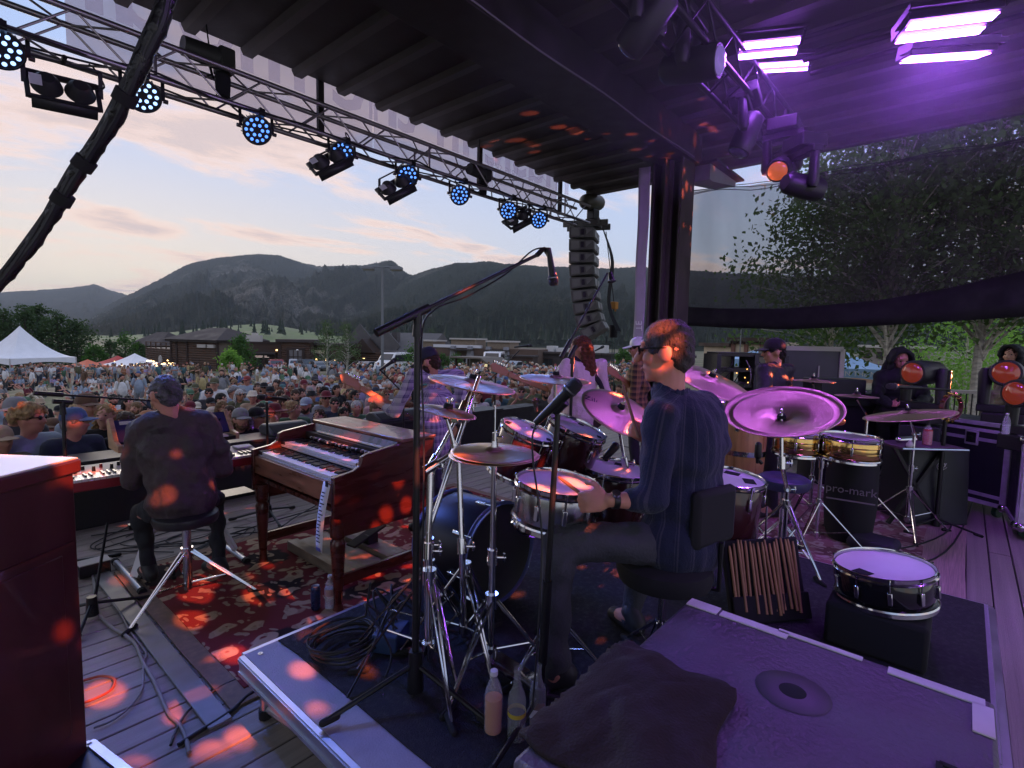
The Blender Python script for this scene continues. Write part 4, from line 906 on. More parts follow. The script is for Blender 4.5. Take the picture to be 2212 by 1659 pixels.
def hair_mesh(kind):
 if kind in HAIR: return HAIR[kind]
 mb = MB(); rnd = random.Random(len(kind)*7); vx = .010; wr = .007; ws = 30
 if kind in ('short', 'long', 'bun', 'wavy', 'ponytail', 'hood_hair'):
  mb.ell((0, -.012, .032), (.085, .103, .095), None, 18, 12); mb.ell((0, -.055, -.01), (.078, .06, .085), None, 14, 10)
  for s in (-1, 1): mb.ell((.070*s, -.005, .03), (.018, .05, .045), None, 10, 8)
 if kind in ('long', 'wavy'):
  w = 1.0 if kind == 'long' else 1.25
  for s in (-1, 1):
   mb.cap((.068*s, -.02, .02), (.088*s*w, -.03, -.20), .030*w, .034*w); mb.cap((.05*s, -.07, .0), (.06*s*w, -.08, -.25), .045, .042*w)
  mb.cap((0, -.08, 0), (0, -.095, -.27), .055, .045); wr = .010 if kind == 'long' else .018
 if kind == 'bun': mb.ell((0, -.11, .07), (.042, .042, .04), None, 12, 8)
 if kind == 'ponytail': mb.cap((0, -.11, .04), (0, -.15, -.13), .032, .022)
 if kind == 'curly':
  for i in range(70):
   a = rnd.uniform(0, 2*math.pi); t = rnd.uniform(-.35, 1); q = math.sqrt(max(0, 1-t*t)); p = Vector((.094*q*math.cos(a), -.018+.105*q*math.sin(a), .035+.10*t))
   if p.y > .045 and p.z < .055: continue
   mb.ell(p, rnd.uniform(.026, .038), None, 8, 6)
  mb.ell((0, -.02, .03), (.082, .095, .09)); wr = .012
 if kind == 'cap':
  mb.lathe([(0, .115), (.03, .113), (.06, .100), (.082, .07), (.090, .035), (.091, .012), (.085, .01)], 22, Matrix.Diagonal((1, 1.12, 1)), (0, -.008, .022)); mb.cyl((0, -.008, .135), (0, -.008, .141), .008, None, 8)
  n = 14; top = [(.078*math.cos(math.pi*i/n), .07+.115*math.sin(math.pi*i/n)**.8, .048-.022*math.sin(math.pi*i/n)+.0-.020*abs(math.cos(math.pi*i/n))**2) for i in range(n+1)]
  v = []
  for p in top: v += [(p[0], p[1], p[2]), (p[0], p[1], p[2]-.006)]
  v += [(0, .06, .052), (0, .06, .046)]; L = len(v); o = 0
  f = []
  for i in range(n): f += [(2*i, 2*i+2, L-2), (2*i+3, 2*i+1, L-1), (2*i, 2*i+1, 2*i+3, 2*i+2)]
  mb.add(v, f); HAIR[kind] = mb.mesh('cap', None, 50); return HAIR[kind]
 if kind in ('brim_hat', 'bucket_hat'):
  pr = [(0, .12), (.045, .117), (.072, .10), (.086, .06), (.092, .03), (.16, .012), (.175, .02), (.172, .012), (.094, .02)] if kind == 'brim_hat' else [(0, .11), (.06, .108), (.075, .095), (.088, .04), (.125, .0), (.122, -.004), (.086, .03)]
  mb.lathe(pr, 24, Matrix.Diagonal((1, 1.12, 1)), (0, -.008, .028)); HAIR[kind] = mb.mesh(kind, None, 50); return HAIR[kind]
 if kind == 'sunglasses':
  for s in (-1, 1): mb.ell((.034*s, .088, .012), (.026, .010, .020), None, 12, 8); mb.tube([(.058*s, .084, .016), (.080*s, .05, .018), (.083*s, -.01, .012)], .0035, 5)
  mb.tube([(-.012, .098, .016), (.012, .098, .016)], .003, 5); HAIR[kind] = mb.mesh(kind, M_SHADES, 60); return HAIR[kind]
 if kind == 'glasses':
  for s in (-1, 1):
   mb.tube([(.034*s+.022*math.cos(a), .094, .012+.016*math.sin(a)) for a in np.linspace(0, 2*math.pi, 14)], .0028, 5); mb.tube([(.056*s, .092, .016), (.080*s, .05, .018), (.084*s, -.01, .014)], .0035, 5)
  mb.tube([(-.012, .098, .016), (.012, .098, .016)], .003, 5); HAIR[kind] = mb.mesh(kind, M_SHADES, 60); return HAIR[kind]
 if kind == 'eye': mb.ell((0, 0, 0), (.011, .007, .0075), None, 8, 6); HAIR[kind] = mb.mesh(kind, M_EYE, 60); return HAIR[kind]
 if kind == 'mouth': mb.ell((0, .090, -.062), (.024, .006, .006), None, 10, 6); HAIR[kind] = mb.mesh(kind, M_LIP, 60); return HAIR[kind]
 if kind == 'beard':
  mb.ell((0, .040, -.085), (.058, .052, .045), None, 14, 10); mb.ell((0, .088, -.047), (.03, .014, .009), None, 10, 6)
  for s in (-1, 1): mb.ell((.058*s, .025, -.055), (.016, .035, .045), None, 10, 8)
  wr = .006
 if kind == 'hood':
  for a in np.linspace(-.1, math.pi+.1, 15):
   for y in (-.06, -.02, .02, .055): mb.ell((math.cos(a)*.108, y, .012+math.sin(a)*.118), .030, None, 8, 6)
  mb.ell((0, -.075, .01), (.105, .05, .12)); 
  for s in (-1, 1): mb.cap((.104*s, .02, .01), (.085*s, .03, -.15), .034, .045); mb.cap((.07*s, -.07, -.02), (.1*s, -.06, -.17), .06, .07)
  vx = .013; wr = .007; ws = 14
 HAIR[kind] = skin_mesh(mb, vx, kind, None, 1, wr, ws); return HAIR[kind]
def face_parts(root, c, M, k, eyes=True, glasses=None, beard=None, mouth=True):
 c = Vector(c); out = []
 if eyes and glasses != 'sunglasses':
  for s in (-1, 1): out.append(link(hair_mesh('eye'), 'eye', root, c+M @ (Vector((.033*s, .083, .012))*k), M))
 if mouth: out.append(link(hair_mesh('mouth'), 'mouth', root, c, M))
 if glasses: out.append(link(hair_mesh(glasses), glasses, root, c, M))
 if beard: out.append(link(hair_mesh('beard'), 'beard', root, c, M, None)); 
 for o in out: o.scale = (k, k, k)
 return out
def head_gear(root, c, M, k, kind, m):
 me = hair_mesh(kind)
 if not me.materials: me.materials.append(HAIRM['brown'])
 o = link(me, {'brim_hat': 'hat', 'bucket_hat': 'hat', 'cap': 'cap', 'hood': 'hood'}.get(kind, 'hair'), root, c, M, m); o.scale = (k, k, k); return o
# ---- crowd templates: local frame, facing +Y
def stand_joints(k=1.0, bulk=1.0, lean=0.0, turn=0.0, arms='down', tilt=0.0):
 J = {}
 def q(x, y, z): return Vector((x*k, y*k+lean*max(0, z-.9)*k, z*k))
 J['hip'] = q(0, 0, .96); J['chest'] = q(0, .0, 1.28); J['neck'] = q(0, -.005, 1.475); J['head'] = q(0, .028, 1.622); J['bulk'] = bulk
 for s, x in (('L', -1), ('R', 1)):
  J['sh'+s] = q(.178*x*(.6+.4*bulk), -.01, 1.425); J['hi'+s] = q(.09*x, 0, .92); J['kn'+s] = q(.10*x, .02, .50); J['an'+s] = q(.11*x, -.02, .09); J['to'+s] = q(.13*x, .13, .04)
  el, wr, tip = {'down': ((.25, -.03, 1.13), (.25, .08, .90), (.24, .14, .78)), 'fold': ((.26, .03, 1.15), (-.02, .20, 1.16), (-.14, .17, 1.17)), 'rail': ((.26, .08, 1.16), (.14, .30, 1.08), (.08, .38, 1.07)),
                       'up': ((.27, .12, 1.55), (.20, .14, 1.80), (.19, .15, 1.93)), 'phone': ((.24, .16, 1.28), (.08, .30, 1.50), (.05, .31, 1.60)), 'clap': ((.25, .10, 1.18), (.07, .28, 1.30), (.02, .33, 1.40)), 'drink': ((.25, .02, 1.13), (.18, .24, 1.20), (.14, .33, 1.23))}[arms if (s == 'R' or arms in ('down', 'fold', 'rail', 'clap')) else 'down']
  J['el'+s] = q(el[0]*x, el[1], el[2]); J['wr'+s] = q(wr[0]*x, wr[1], wr[2]); J['ti'+s] = q(tip[0]*x, tip[1], tip[2])
 a = turn; J['fwd'] = Vector((math.sin(a), math.cos(a), tilt)); return J
def sit_joints(k=1.0):
 J = stand_joints(k)
 for n in list(J):
  if isinstance(J[n], Vector) and n != 'fwd': J[n] = J[n]-Vector((0, 0, .82*k))
 for s, x in (('L', -1), ('R', 1)):
  J['hi'+s] = V(.09*x, 0, .12)*k; J['kn'+s] = V(.16*x, .36, .34)*k; J['an'+s] = V(.12*x, .58, .06)*k; J['to'+s] = V(.12*x, .72, .04)*k
  J['el'+s] = V(.24*x, .12, .36)*k; J['wr'+s] = V(.12*x, .34, .38)*k; J['ti'+s] = V(.05*x, .42, .38)*k
 return J
def figure_meshes(J, k, vox, sleeve, e=.013, long_legs=True, hands=True, wr=.005, off=None, parts=('body', 'shirt', 'trousers'), curl=.5, finger=.0088, it=2, side=None):
 out = {}
 if 'body' in parts:
  mb = MB(); torso(mb, J, k, -.012); M = head_frame(J['fwd'], J.get('hup', (0, 0, 1))); add_head(mb, J['head'], M, k)
  mb.cap(J['neck']-Vector((0, 0, .05*k)), J['head']-M @ Vector((0, .02*k, .05*k)), .058*k, .052*k, 12)
  for s in 'LR':
   arm(mb, J, s, k, -.004); leg(mb, J, s, k, -.014)
   sd = (side or {}).get(s) or ((J['wr'+('R' if s == 'L' else 'L')]-J['wr'+s]).normalized()*.6+Vector((0, 0, .8)))
   if hands: add_hand(mb, J['wr'+s], J['ti'+s], sd, k, J.get('curl'+s, curl), J.get('nrm'+s), finger)
   mb.cap(J['an'+s], J['to'+s], .045*k, .032*k, 10)
  out['body'] = skin_mesh(mb, vox, 'body', SKINS[0], 2 if vox > .012 else 3, off=off)
 if 'shirt' in parts:
  mb = MB(); torso(mb, J, k, e)
  for s in 'LR': arm(mb, J, s, k, e, sleeve)
  if J.get('collar'): mb.cap(J['neck']-Vector((0, 0, .05)), J['neck']+Vector((0, 0, .012))+J['fwd']*.01, .072*k, .064*k, 14)
  if 'hem' in J: mb.cap(J['hip'], J['hip']+J['hem'], .16*k, .165*k, 16)
  out['shirt'] = skin_mesh(mb, max(vox, .012), 'shirt', None, it, wr, 7, off=off)
 if 'trousers' in parts:
  mb = MB(); mb.ell(J['hip']-Vector((0, 0, .03*k)), (.165*k*J['bulk'], .125*k, .12*k), None, 14, 8)
  for s in 'LR': leg(mb, J, s, k, .010, 2.0 if long_legs else 1.25)
  out['trousers'] = skin_mesh(mb, max(vox, .014), 'trousers', None, 2, wr, 7, off=off)
 return out
POSES = [dict(arms='down'), dict(arms='fold', turn=.3), dict(arms='rail', lean=.12), dict(arms='phone', turn=-.1), dict(arms='clap'), dict(arms='drink', turn=-.5), dict(arms='up', turn=.1), dict(arms='down', turn=.75, bulk=1.14), dict(arms='down', turn=-.65, bulk=.86), dict(arms='fold', bulk=1.2, turn=-.15), dict(arms='drink', turn=.2, bulk=.85), dict(arms='clap', bulk=.85, turn=-.3)]
TEMPL = []
def make_templates():
 for p in POSES:
  J = stand_joints(1.0, p.get('bulk', 1.0), p.get('lean', 0), p.get('turn', 0), p['arms'], random.uniform(-.05, .12))
  TEMPL.append((J, figure_meshes(J, 1.0, .021, .62, .014)))
 J = sit_joints(); TEMPL.append((J, figure_meshes(J, 1.0, .024, .62, .014)))
make_templates()
for t in TEMPL:
 for k, me in t[1].items():
  if not me.materials: me.materials.append(CLOTHM['grey'])
for k in ('short', 'long', 'bun', 'wavy', 'ponytail', 'curly', 'cap', 'brim_hat', 'bucket_hat', 'beard', 'hood'):
 if not hair_mesh(k).materials: hair_mesh(k).materials.append(HAIRM['brown'])
HAIRWORDS = {'short': 'short {} hair', 'long': 'long straight {} hair', 'bun': '{} hair in a bun', 'wavy': 'long wavy {} hair', 'ponytail': '{} ponytail', 'curly': 'curly {} hair', 'cap': '{} baseball cap', 'brim_hat': '{} wide brimmed hat', 'bucket_hat': '{} bucket hat'}
GROUP = 'concert crowd in front of the stage'
POSEW = ['arms down', 'arms folded', 'leaning forward', 'raising a hand to the face', 'clapping', 'holding a drink', 'one arm raised', 'head turned left', 'head turned right', 'arms folded', 'holding a drink', 'clapping']
USED = set()
def crowd_person(x, y, s, ti, skin, shirt, trou, kind, hc, rz, label, glasses=None, beard=False, hair_under=None, eyes=False, z=None):
 J, ms = TEMPL[ti]; r = thing('person', label, 'person', (x, y, gz(x, y) if z is None else z), rz, GROUP); r.scale = (s, s, s)
 link(ms['body'], 'body', r, m=SKINS[skin]); link(ms['shirt'], 'shirt', r, m=CLOTHM[shirt] if isinstance(shirt, str) else shirt); link(ms['trousers'], 'trousers', r, m=CLOTHM[trou])
 M = head_frame(J['fwd'])
 hatty = kind in ('cap', 'brim_hat', 'bucket_hat')
 head_gear(r, J['head'], M, 1.0, kind, CLOTHM[hc] if hatty else HAIRM[hc])
 if hair_under: head_gear(r, J['head'], M, .97, hair_under[0], HAIRM[hair_under[1]])
 if glasses: link(hair_mesh('sunglasses'), 'sunglasses', r, J['head'], M)
 elif eyes:
  for q in (-1, 1): link(hair_mesh('eye'), 'eye', r, J['head']+M @ Vector((.033*q, .083, .012)), M)
 if beard: link(hair_mesh('beard'), 'beard', r, J['head'], M, HAIRM[beard if isinstance(beard, str) else 'brown'])
 return r
def face_rz(x, y, tx, ty): return math.atan2(ty-y, tx-x)-math.pi/2
CAMO = mat('camo_cloth', (.10, .12, .06), .9, vary=.9, vscale=12)
PLACED = []
def special():
 L = [  # px of the head, distance line, template, skin, shirt, hair/hat, colour, extras, label
  (62, 905, 6.75, 8, 2, 'pale blue', 'curly', 'blond', dict(glasses=1), 'curly blond young man in dark sunglasses and blue shirt at the left edge'),
  (-4, 952, 6.55, 0, 1, 'olive', 'cap', 'tan', dict(), 'man in a tan cap cut by the left picture edge'),
  (158, 912, 6.6, 8, 2, 'navy', 'cap', 'royal blue', dict(hair_under=('short', 'grey')), 'older man in blue cap and dark shirt behind the black microphone boom'),
  (30, 888, 7.6, 7, 1, 'charcoal', 'cap', 'grey', dict(), 'man in grey green cap just behind the curly blond man'),
  (185, 878, 7.5, 0, 0, 'pale blue', 'cap', 'brown', dict(), 'man in brown cap and checked pale blue shirt left of the keyboard player'),
  (225, 898, 7.2, 7, 0, 'black', 'wavy', 'blond', dict(), 'woman with long wavy blond hair left of the keyboard player'),
  (268, 915, 6.8, 7, 1, 'black', 'short', 'brown', dict(), 'brown haired man in black turned away beside the wooden synthesizer'),
  (518, 905, 6.7, 0, 2, 'black', 'cap', 'grey', dict(beard='sandy', hair_under=('long', 'sandy')), 'smiling man with long hair, grey cap and black tee with ring print'),
  (553, 902, 6.75, 8, 1, 'charcoal', 'cap', 'black', dict(hair_under=('long', 'grey')), 'long grey haired person in black cap and sleeveless charcoal top'),
  (592, 893, 7.2, 3, 2, 'yellow', 'brim_hat', 'maroon', dict(), 'man in maroon brimmed hat and yellow tee behind the small microphone'),
  (634, 882, 7.3, 8, 0, 'green', 'bun', 'blond', dict(), 'woman with blond hair tied up and green strappy top behind the organ'),
  (660, 876, 8.0, 7, 2, 'grey', 'cap', 'pale blue', dict(beard='brown'), 'bearded man in pale blue cap beside the blond woman in green'),
  (688, 900, 7.15, 7, 0, 'olive', 'wavy', 'brown', dict(), 'brown wavy haired woman in olive top behind the organ'),
  (722, 872, 8.3, 0, 2, 'navy', 'short', 'dark', dict(glasses=1), 'dark haired man in sunglasses and navy shirt behind the organ lid'),
  (742, 893, 7.6, 5, 1, 'tan', 'bun', 'dark', dict(), 'woman with dark hair bun and bare tan shoulders behind the organ lid'),
  (769, 880, 7.6, 0, 2, 'green', 'short', 'white', dict(), 'white haired man in bright green tee right of the organ lid'),
  (816, 862, 8.2, 7, 0, 'pink', 'curly', 'blond', dict(glasses=1), 'curly blond woman in sunglasses and pink top left of the plaid guitarist'),
  (848, 893, 7.15, 7, 0, 'cream', 'long', 'blond', dict(), 'woman with very long pale blond hair beside the black monitor wedge'),
  (1032, 855, 7.3, 0, 1, 'white', 'long', 'dark', dict(), 'long dark haired woman in white tee leaning on the black wall'),
  (1073, 846, 7.2, 2, 0, 'teal', 'long', 'sandy', dict(), 'long sandy haired man in teal green tee leaning on the wall between the cymbals'),
  (1112, 850, 7.35, 2, 2, 'royal blue', 'cap', 'grey', dict(), 'man in bright blue shirt and grey cap leaning on the wall'),
  (1152, 838, 7.4, 3, 0, CAMO, 'short', 'sandy', dict(), 'man in green camouflage shirt taking a picture between the cymbals'),
  (1128, 828, 8.8, 0, 2, 'olive', 'short', 'sandy', dict(), 'grinning sandy haired man behind the man in bright blue'),
  (1338, 852, 7.6, 4, 0, 'brown', 'long', 'brown', dict(glasses=1), 'brown haired woman in sunglasses and brown jacket right of the pink shirted guitarist'),
  (1367, 838, 8.6, 0, 1, 'black', 'short', 'dark', dict(glasses=1), 'dark haired man in sunglasses and black tee seen above the crash cymbal')]
 for x, y, v, ti, sk, sh, kind, hc, ex, lab in L:
  p = Pv(x, y, v); z0 = gz(p.x, p.y); s = min(1.16, max(.86, (p.z-z0)/1.622)); z = p.z-1.622*s
  rz = face_rz(p.x, p.y, 2.5, 1.5)
  r = crowd_person(p.x, p.y, s, ti, sk, sh, 'navy', kind, hc, rz, lab, eyes=True, z=z, **ex); PLACED.append((p.x, p.y)); r['group'] = GROUP
special()
def zone(pxx):
 for a, w in ((110, 'near the left picture edge'), (260, 'left of the keyboard player'), (450, 'around the keyboard player'), (560, 'just right of the keyboard player'), (680, 'behind the organ keys'), (790, 'behind the organ lid'), (880, 'below the grey lamp post'), (1010, 'beside the plaid guitarist'), (1120, 'between the crash cymbal and the guitar neck'), (1215, 'behind the right crash cymbal'), (1320, 'beside the pink shirted guitarist'), (2300, 'left of the steel column')):
  if pxx < a: return w
def crowd():
 rnd = random.Random(5); cand = []
 v = 6.75; row = 0
 while v < 19.5:
  u = -1.5+(row % 2)*.3
  while u < 30:
   q = (u+rnd.gauss(0, .10), v+rnd.gauss(0, .12)); u += rnd.uniform(.52, .66)*(1+.015*(v-6))
   p = px((q[0], q[1], gz(*q)+1.6))
   if not -70 < p[0] < 1405 or p[2] < 1: continue
   if q[0] > 15.5 and q[1] < 8: pass
   lim = 12.8+max(0, (p[0]-250))*.012
   if v > lim and rnd.random() > math.exp(-(v-lim)*.9): continue
   if any((q[0]-a)**2+(q[1]-b)**2 < .25 for a, b in PLACED): continue
   cand.append((p[2], q, p))
  v += .66+.012*(v-6); row += 1
 cand.sort(key=lambda c: c[0]); return cand
CAND = crowd()
def dress(rnd):
 female = rnd.random() < .42
 if rnd.random() < .46: kind = rnd.choice(['cap']*6+['brim_hat', 'bucket_hat']); hc = rnd.choice(['white', 'black', 'navy', 'grey', 'tan', 'red', 'royal blue', 'olive', 'brown', 'cream', 'pale blue', 'maroon', 'green', 'teal', 'charcoal'])
 else: kind = rnd.choice(['long', 'wavy', 'ponytail', 'bun', 'long']) if female else rnd.choice(['short', 'short', 'short', 'curly', 'long']); hc = rnd.choice(['brown', 'brown', 'dark', 'dark', 'blond', 'sandy', 'grey', 'auburn', 'white'])
 return kind, hc, rnd.choice(list(CLOTHC)+['white', 'pale blue', 'grey', 'tan', 'black', 'navy', 'charcoal']), female
def place_crowd():
 rnd = random.Random(8); n = 0; rest = []
 for D, q, p in CAND:
  if n >= 268: rest.append((q, p)); continue
  for _ in range(60):
   kind, hc, shirt, fem = dress(rnd); ti = rnd.choice([0, 0, 1, 4, 5, 7, 8, 9, 10, 11, 3, 6] if D > 8 else [0, 1, 2, 5, 7, 8, 9, 10])
   key = (kind, hc, shirt, zone(p[0]))
   if key not in USED: USED.add(key); break
  who = 'concertgoer'; lab = '%s, %s, %s shirt, %s' % (who, HAIRWORDS[kind].format(hc), shirt, zone(p[0]))
  s = rnd.gauss(.985, .045)*(.95 if fem else 1.0)
  hat = kind in ('cap', 'brim_hat', 'bucket_hat')
  crowd_person(q[0], q[1], s, ti, rnd.choice([0, 0, 1, 2, 2, 0, 3 if rnd.random() < .2 else 1]), shirt, rnd.choice(['navy', 'charcoal', 'tan', 'black']), kind, hc, face_rz(q[0], q[1], 3+rnd.gauss(0, 1.5), 2), lab,
                     glasses=rnd.random() < .27, beard=(rnd.choice(['brown', 'dark', 'sandy', 'grey']) if (not fem and rnd.random() < .35) else False), hair_under=(('short', rnd.choice(['brown', 'dark', 'grey'])) if not fem else ('long', rnd.choice(['brown', 'blond', 'dark']))) if hat else None, eyes=D < 11)
  n += 1
 return rest
REST = place_crowd()
def far_crowd():
 """everyone beyond the nearest three hundred: one mass"""
 rnd = random.Random(12); mb = MB(); mi = []; ms = list(SKINS)+list(CLOTHM.values())+list(HAIRM.values()); ix = {m.name: i for i, m in enumerate(ms)}
 def add(fn, m):
  a = len(mb.f); fn(); mi.extend([ix[m.name]]*(len(mb.f)-a))
 def per(x, y, z, s, rz, sit=False):
  J, _ = TEMPL[-1] if sit else TEMPL[rnd.choice([0, 1, 4, 5, 8, 9, 10])]
  Rm = Matrix.Rotation(rz, 3, 'Z'); o = Vector((x, y, z)); g = lambda n: o+Rm @ (J[n]*s)
  kind, hc, shirt, fem = dress(rnd); sk = rnd.choice(SKINS[:3]); sm = CLOTHM[shirt]; tm = CLOTHM[rnd.choice(['navy', 'charcoal', 'tan', 'black', 'pale blue', 'cream', 'grey'])]
  if rnd.random() < .25: sm = CLOTHM[rnd.choice(['white', 'cream', 'pale blue'])]
  add(lambda: mb.ell(g('head'), (.078*s, .085*s, .11*s), Rm, 7, 5), sk)
  add(lambda: mb.ell(g('head')+Rm @ Vector((0, -.025, .045))*s, (.09*s, .10*s, .09*s), Rm, 7, 5), (CLOTHM[hc] if kind in ('cap', 'brim_hat', 'bucket_hat') else HAIRM[hc]))
  add(lambda: mb.ell((g('chest')+g('hip'))/2, (.19*s, .135*s, .33*s), Rm, 8, 6), sm)
  for q in 'LR':
   add(lambda: mb.cap(g('sh'+q), g('el'+q), .06*s, .045*s, 5), sm); add(lambda: mb.cap(g('el'+q), g('ti'+q), .042*s, .035*s, 5), sk)
   add(lambda: mb.cap(g('hi'+q), g('kn'+q), .10*s, .07*s, 5), tm); add(lambda: mb.cap(g('kn'+q), g('to'+q), .065*s, .045*s, 5), tm if rnd.random() < .6 else sk)
 for q, p in REST: per(q[0], q[1], gz(*q), rnd.gauss(.98, .05), face_rz(q[0], q[1], 3, 2))
 # sparse groups on the lawn: sitting in the middle, standing along the back
 def at_px(x, D): p = P(x, 800, D); return p.x, p.y
 for x0, x1, D0, D1, n, sp in ((-30, 460, 20, 44, 46, .9), (-30, 330, 42, 50, 70, .1), (330, 560, 40, 58, 46, .5), (560, 900, 24, 52, 60, .12), (880, 1180, 26, 46, 70, .1), (1290, 1400, 22, 40, 60, .15), (60, 330, 48, 54, 40, .0), (-30, 250, 38, 46, 26, .95), (250, 620, 18, 30, 34, .4)):
  for _ in range(n):
   D = rnd.uniform(D0, D1); x, y = at_px(rnd.uniform(x0, x1), D); sit = rnd.random() < sp; per(x, y, gz(x, y), rnd.gauss(1.0, .05), face_rz(x, y, 3, 2)+(rnd.gauss(0, .9) if not sit else rnd.gauss(0, .5)), sit)
 me = mb.mesh('far_crowd', None, 60)
 for m in ms: me.materials.append(m)
 me.polygons.foreach_set('material_index', mi)
 o = bpy.data.objects.new('far_crowd', me); COL.objects.link(o); tag(o, 'distant concertgoers standing and sitting about the lawn behind the dense crowd', 'crowd', kind='stuff')
far_crowd()
# ------------------------------------------------------------------ stage gear
M_CHROME = mat('chrome', (.62, .62, .65), .12, 1.0, vary=.1); M_BLK = mat('black_metal', (.012, .012, .013), .38, .2); M_RUB = mat('rubber', (.01, .01, .01), .85); M_FELT = mat('black_felt', (.012, .012, .014), .95)
M_CARPET = mat('black_carpet', (.016, .016, .022), .95, vary=.3, vscale=40, bump=.6, bscale=160); M_PAPER = mat('paper', (.62, .61, .66), .8, vary=.06); M_INK = mat('ink', (.03, .03, .04), .8)
M_WHITE = mat('white_tape', (.6, .58, .56), .7, vary=.15); M_CABLE = mat('black_cable', (.014, .014, .016), .5); M_GCABLE = mat('silver_cable', (.20, .19, .19), .55, vary=.2)
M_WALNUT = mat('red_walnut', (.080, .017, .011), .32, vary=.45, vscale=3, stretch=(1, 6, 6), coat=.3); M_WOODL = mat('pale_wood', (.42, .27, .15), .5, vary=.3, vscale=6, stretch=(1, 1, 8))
Z3 = Vector((0, 0, 1)); RH = Vector((RT.x, RT.y, 0)).normalized(); FH = Vector((FW.x, FW.y, 0)).normalized()
RISER = .30
def riser():
 x0, x1, y0, y1 = .935, 3.95, -.20, 2.38
 r = thing('drum_riser', 'low drum platform with lavender grey deck edge and aluminium rails', 'drum riser', (x0, y0, 0))
 pm = mat('riser_ply', (.27, .26, .30), .55, vary=.16, vscale=9, bump=.2, bscale=120)
 for a, b in ((x0, 2.44), (2.445, x1)):
  for c, d in ((y0, 1.08), (1.085, y1)):
   mb = MB(); mb.box(((a+b)/2, (c+d)/2, RISER-.01), (b-a, d-c, .02)); mb.build('deck_board', pm, r, bevel=.002)
 for (a, b) in (((x0, y0), (x0, y1)), ((x0, y1), (x1, y1)), ((x1, y1), (x1, y0)), ((x1, y0), (x0, y0))):
  mb = MB(); ox = -.012 if a[0] == b[0] == x0 else (.012 if a[0] == b[0] else 0); oy = .012 if a[1] == b[1] == y1 else (-.012 if a[1] == b[1] else 0)
  A = Vector((a[0]+ox, a[1]+oy, RISER-.045)); B = Vector((b[0]+ox, b[1]+oy, RISER-.045)); mb.bar(A, B, .022, .085)
  mb.bar(A+Vector((ox, oy, .028))*.6+Vector((0, 0, .012)), B+Vector((ox, oy, .028))*.6+Vector((0, 0, .012)), .02, .014); mb.bar(A+Vector((ox*.6, oy*.6, -.03)), B+Vector((ox*.6, oy*.6, -.03)), .02, .016); mb.build('edge_rail', M_ALU, r)
 for x in (x0+.06, 2.4, x1-.06):
  for y in (y0+.06, 1.08, y1-.07):
   mb = MB(); mb.cyl((x, y, 0), (x, y, RISER-.03), .022, None, 10); lg = mb.build('leg', M_ALU, r); mb = MB(); mb.cyl((x, y, 0), (x, y, .04), .03, None, 10); mb.build('foot', M_RUB, lg)
 for a, b in (((x0+.06, y1-.07, .26), (x0+.06, 1.1, .03)), ((x0+.06, 1.08, .26), (x0+.06, y1-.1, .05)), ((x0+.06, y1-.07, .05), (x0+.9, y1-.1, .26)), ((x0+.06, 1.1, .26), (x0+.06, y0+.08, .04))):
  mb = MB(); mb.cyl(a, b, .014, None, 8); mb.build('brace', M_ALU, r)
 for x, y in ((x0+.05, y1-.05), (x0+.05, 1.13), (2.39, y1-.05)):
  mb = MB(); mb.lathe([(.004, 0), (.011, .001), (.011, .003), (.004, .003)], 14, None, (x, y, RISER+.0005)); mb.build('bolt', M_CHROME, r)
 c = MB(); e = [(1.085, y1-.012), (1.095, y1-.2), (1.09, 1.4), (1.10, .6), (1.09, y0+.02), (x1-.01, y0+.02), (x1-.01, y1-.012)]; c.prism([(x, y, RISER+.001) for x, y in e], (0, 0, .006)); solo(c, 'riser_carpet', M_CARPET, 'black carpet covering most of the drum platform', 'carpet', loc=(1.09, .5, RISER))
riser()

# ---- cymbals, drums, stands
def cym_mat(name, c, rough=.3):
 m = mat(name, c, rough, 1.0); t, b = nodes_of(m); L = t.links
 co = t.nodes.new('ShaderNodeTexCoord'); ln = t.nodes.new('ShaderNodeVectorMath'); ln.operation = 'LENGTH'; L.new(co.outputs['Object'], ln.inputs[0])
 cb = t.nodes.new('ShaderNodeCombineXYZ'); L.new(ln.outputs['Value'], cb.inputs[0])
 n = t.nodes.new('ShaderNodeTexNoise'); n.inputs['Scale'].default_value = 260; n.inputs['Detail'].default_value = 2; L.new(cb.outputs[0], n.inputs['Vector'])
 n2 = t.nodes.new('ShaderNodeTexNoise'); n2.inputs['Scale'].default_value = 9; n2.inputs['Detail'].default_value = 5; L.new(co.outputs['Object'], n2.inputs['Vector'])
 bp = t.nodes.new('ShaderNodeBump'); bp.inputs['Strength'].default_value = .25; bp.inputs['Distance'].default_value = .003; L.new(n.outputs[0], bp.inputs['Height']); L.new(bp.outputs[0], b.inputs['Normal']); tg = t.nodes.new('ShaderNodeTangent'); tg.direction_type = 'RADIAL'; tg.axis = 'Z'; L.new(tg.outputs[0], b.inputs['Tangent']); b.inputs['Anisotropic'].default_value = .75
 mr = t.nodes.new('ShaderNodeMapRange'); mr.inputs[3].default_value = rough*.7; mr.inputs[4].default_value = rough*1.5; L.new(n2.outputs[0], mr.inputs[0]); L.new(mr.outputs[0], b.inputs['Roughness']); return m
M_CYM = cym_mat('cymbal_bronze', (.52, .40, .25), .40); M_CYMD = cym_mat('cymbal_dark', (.40, .30, .20), .35)
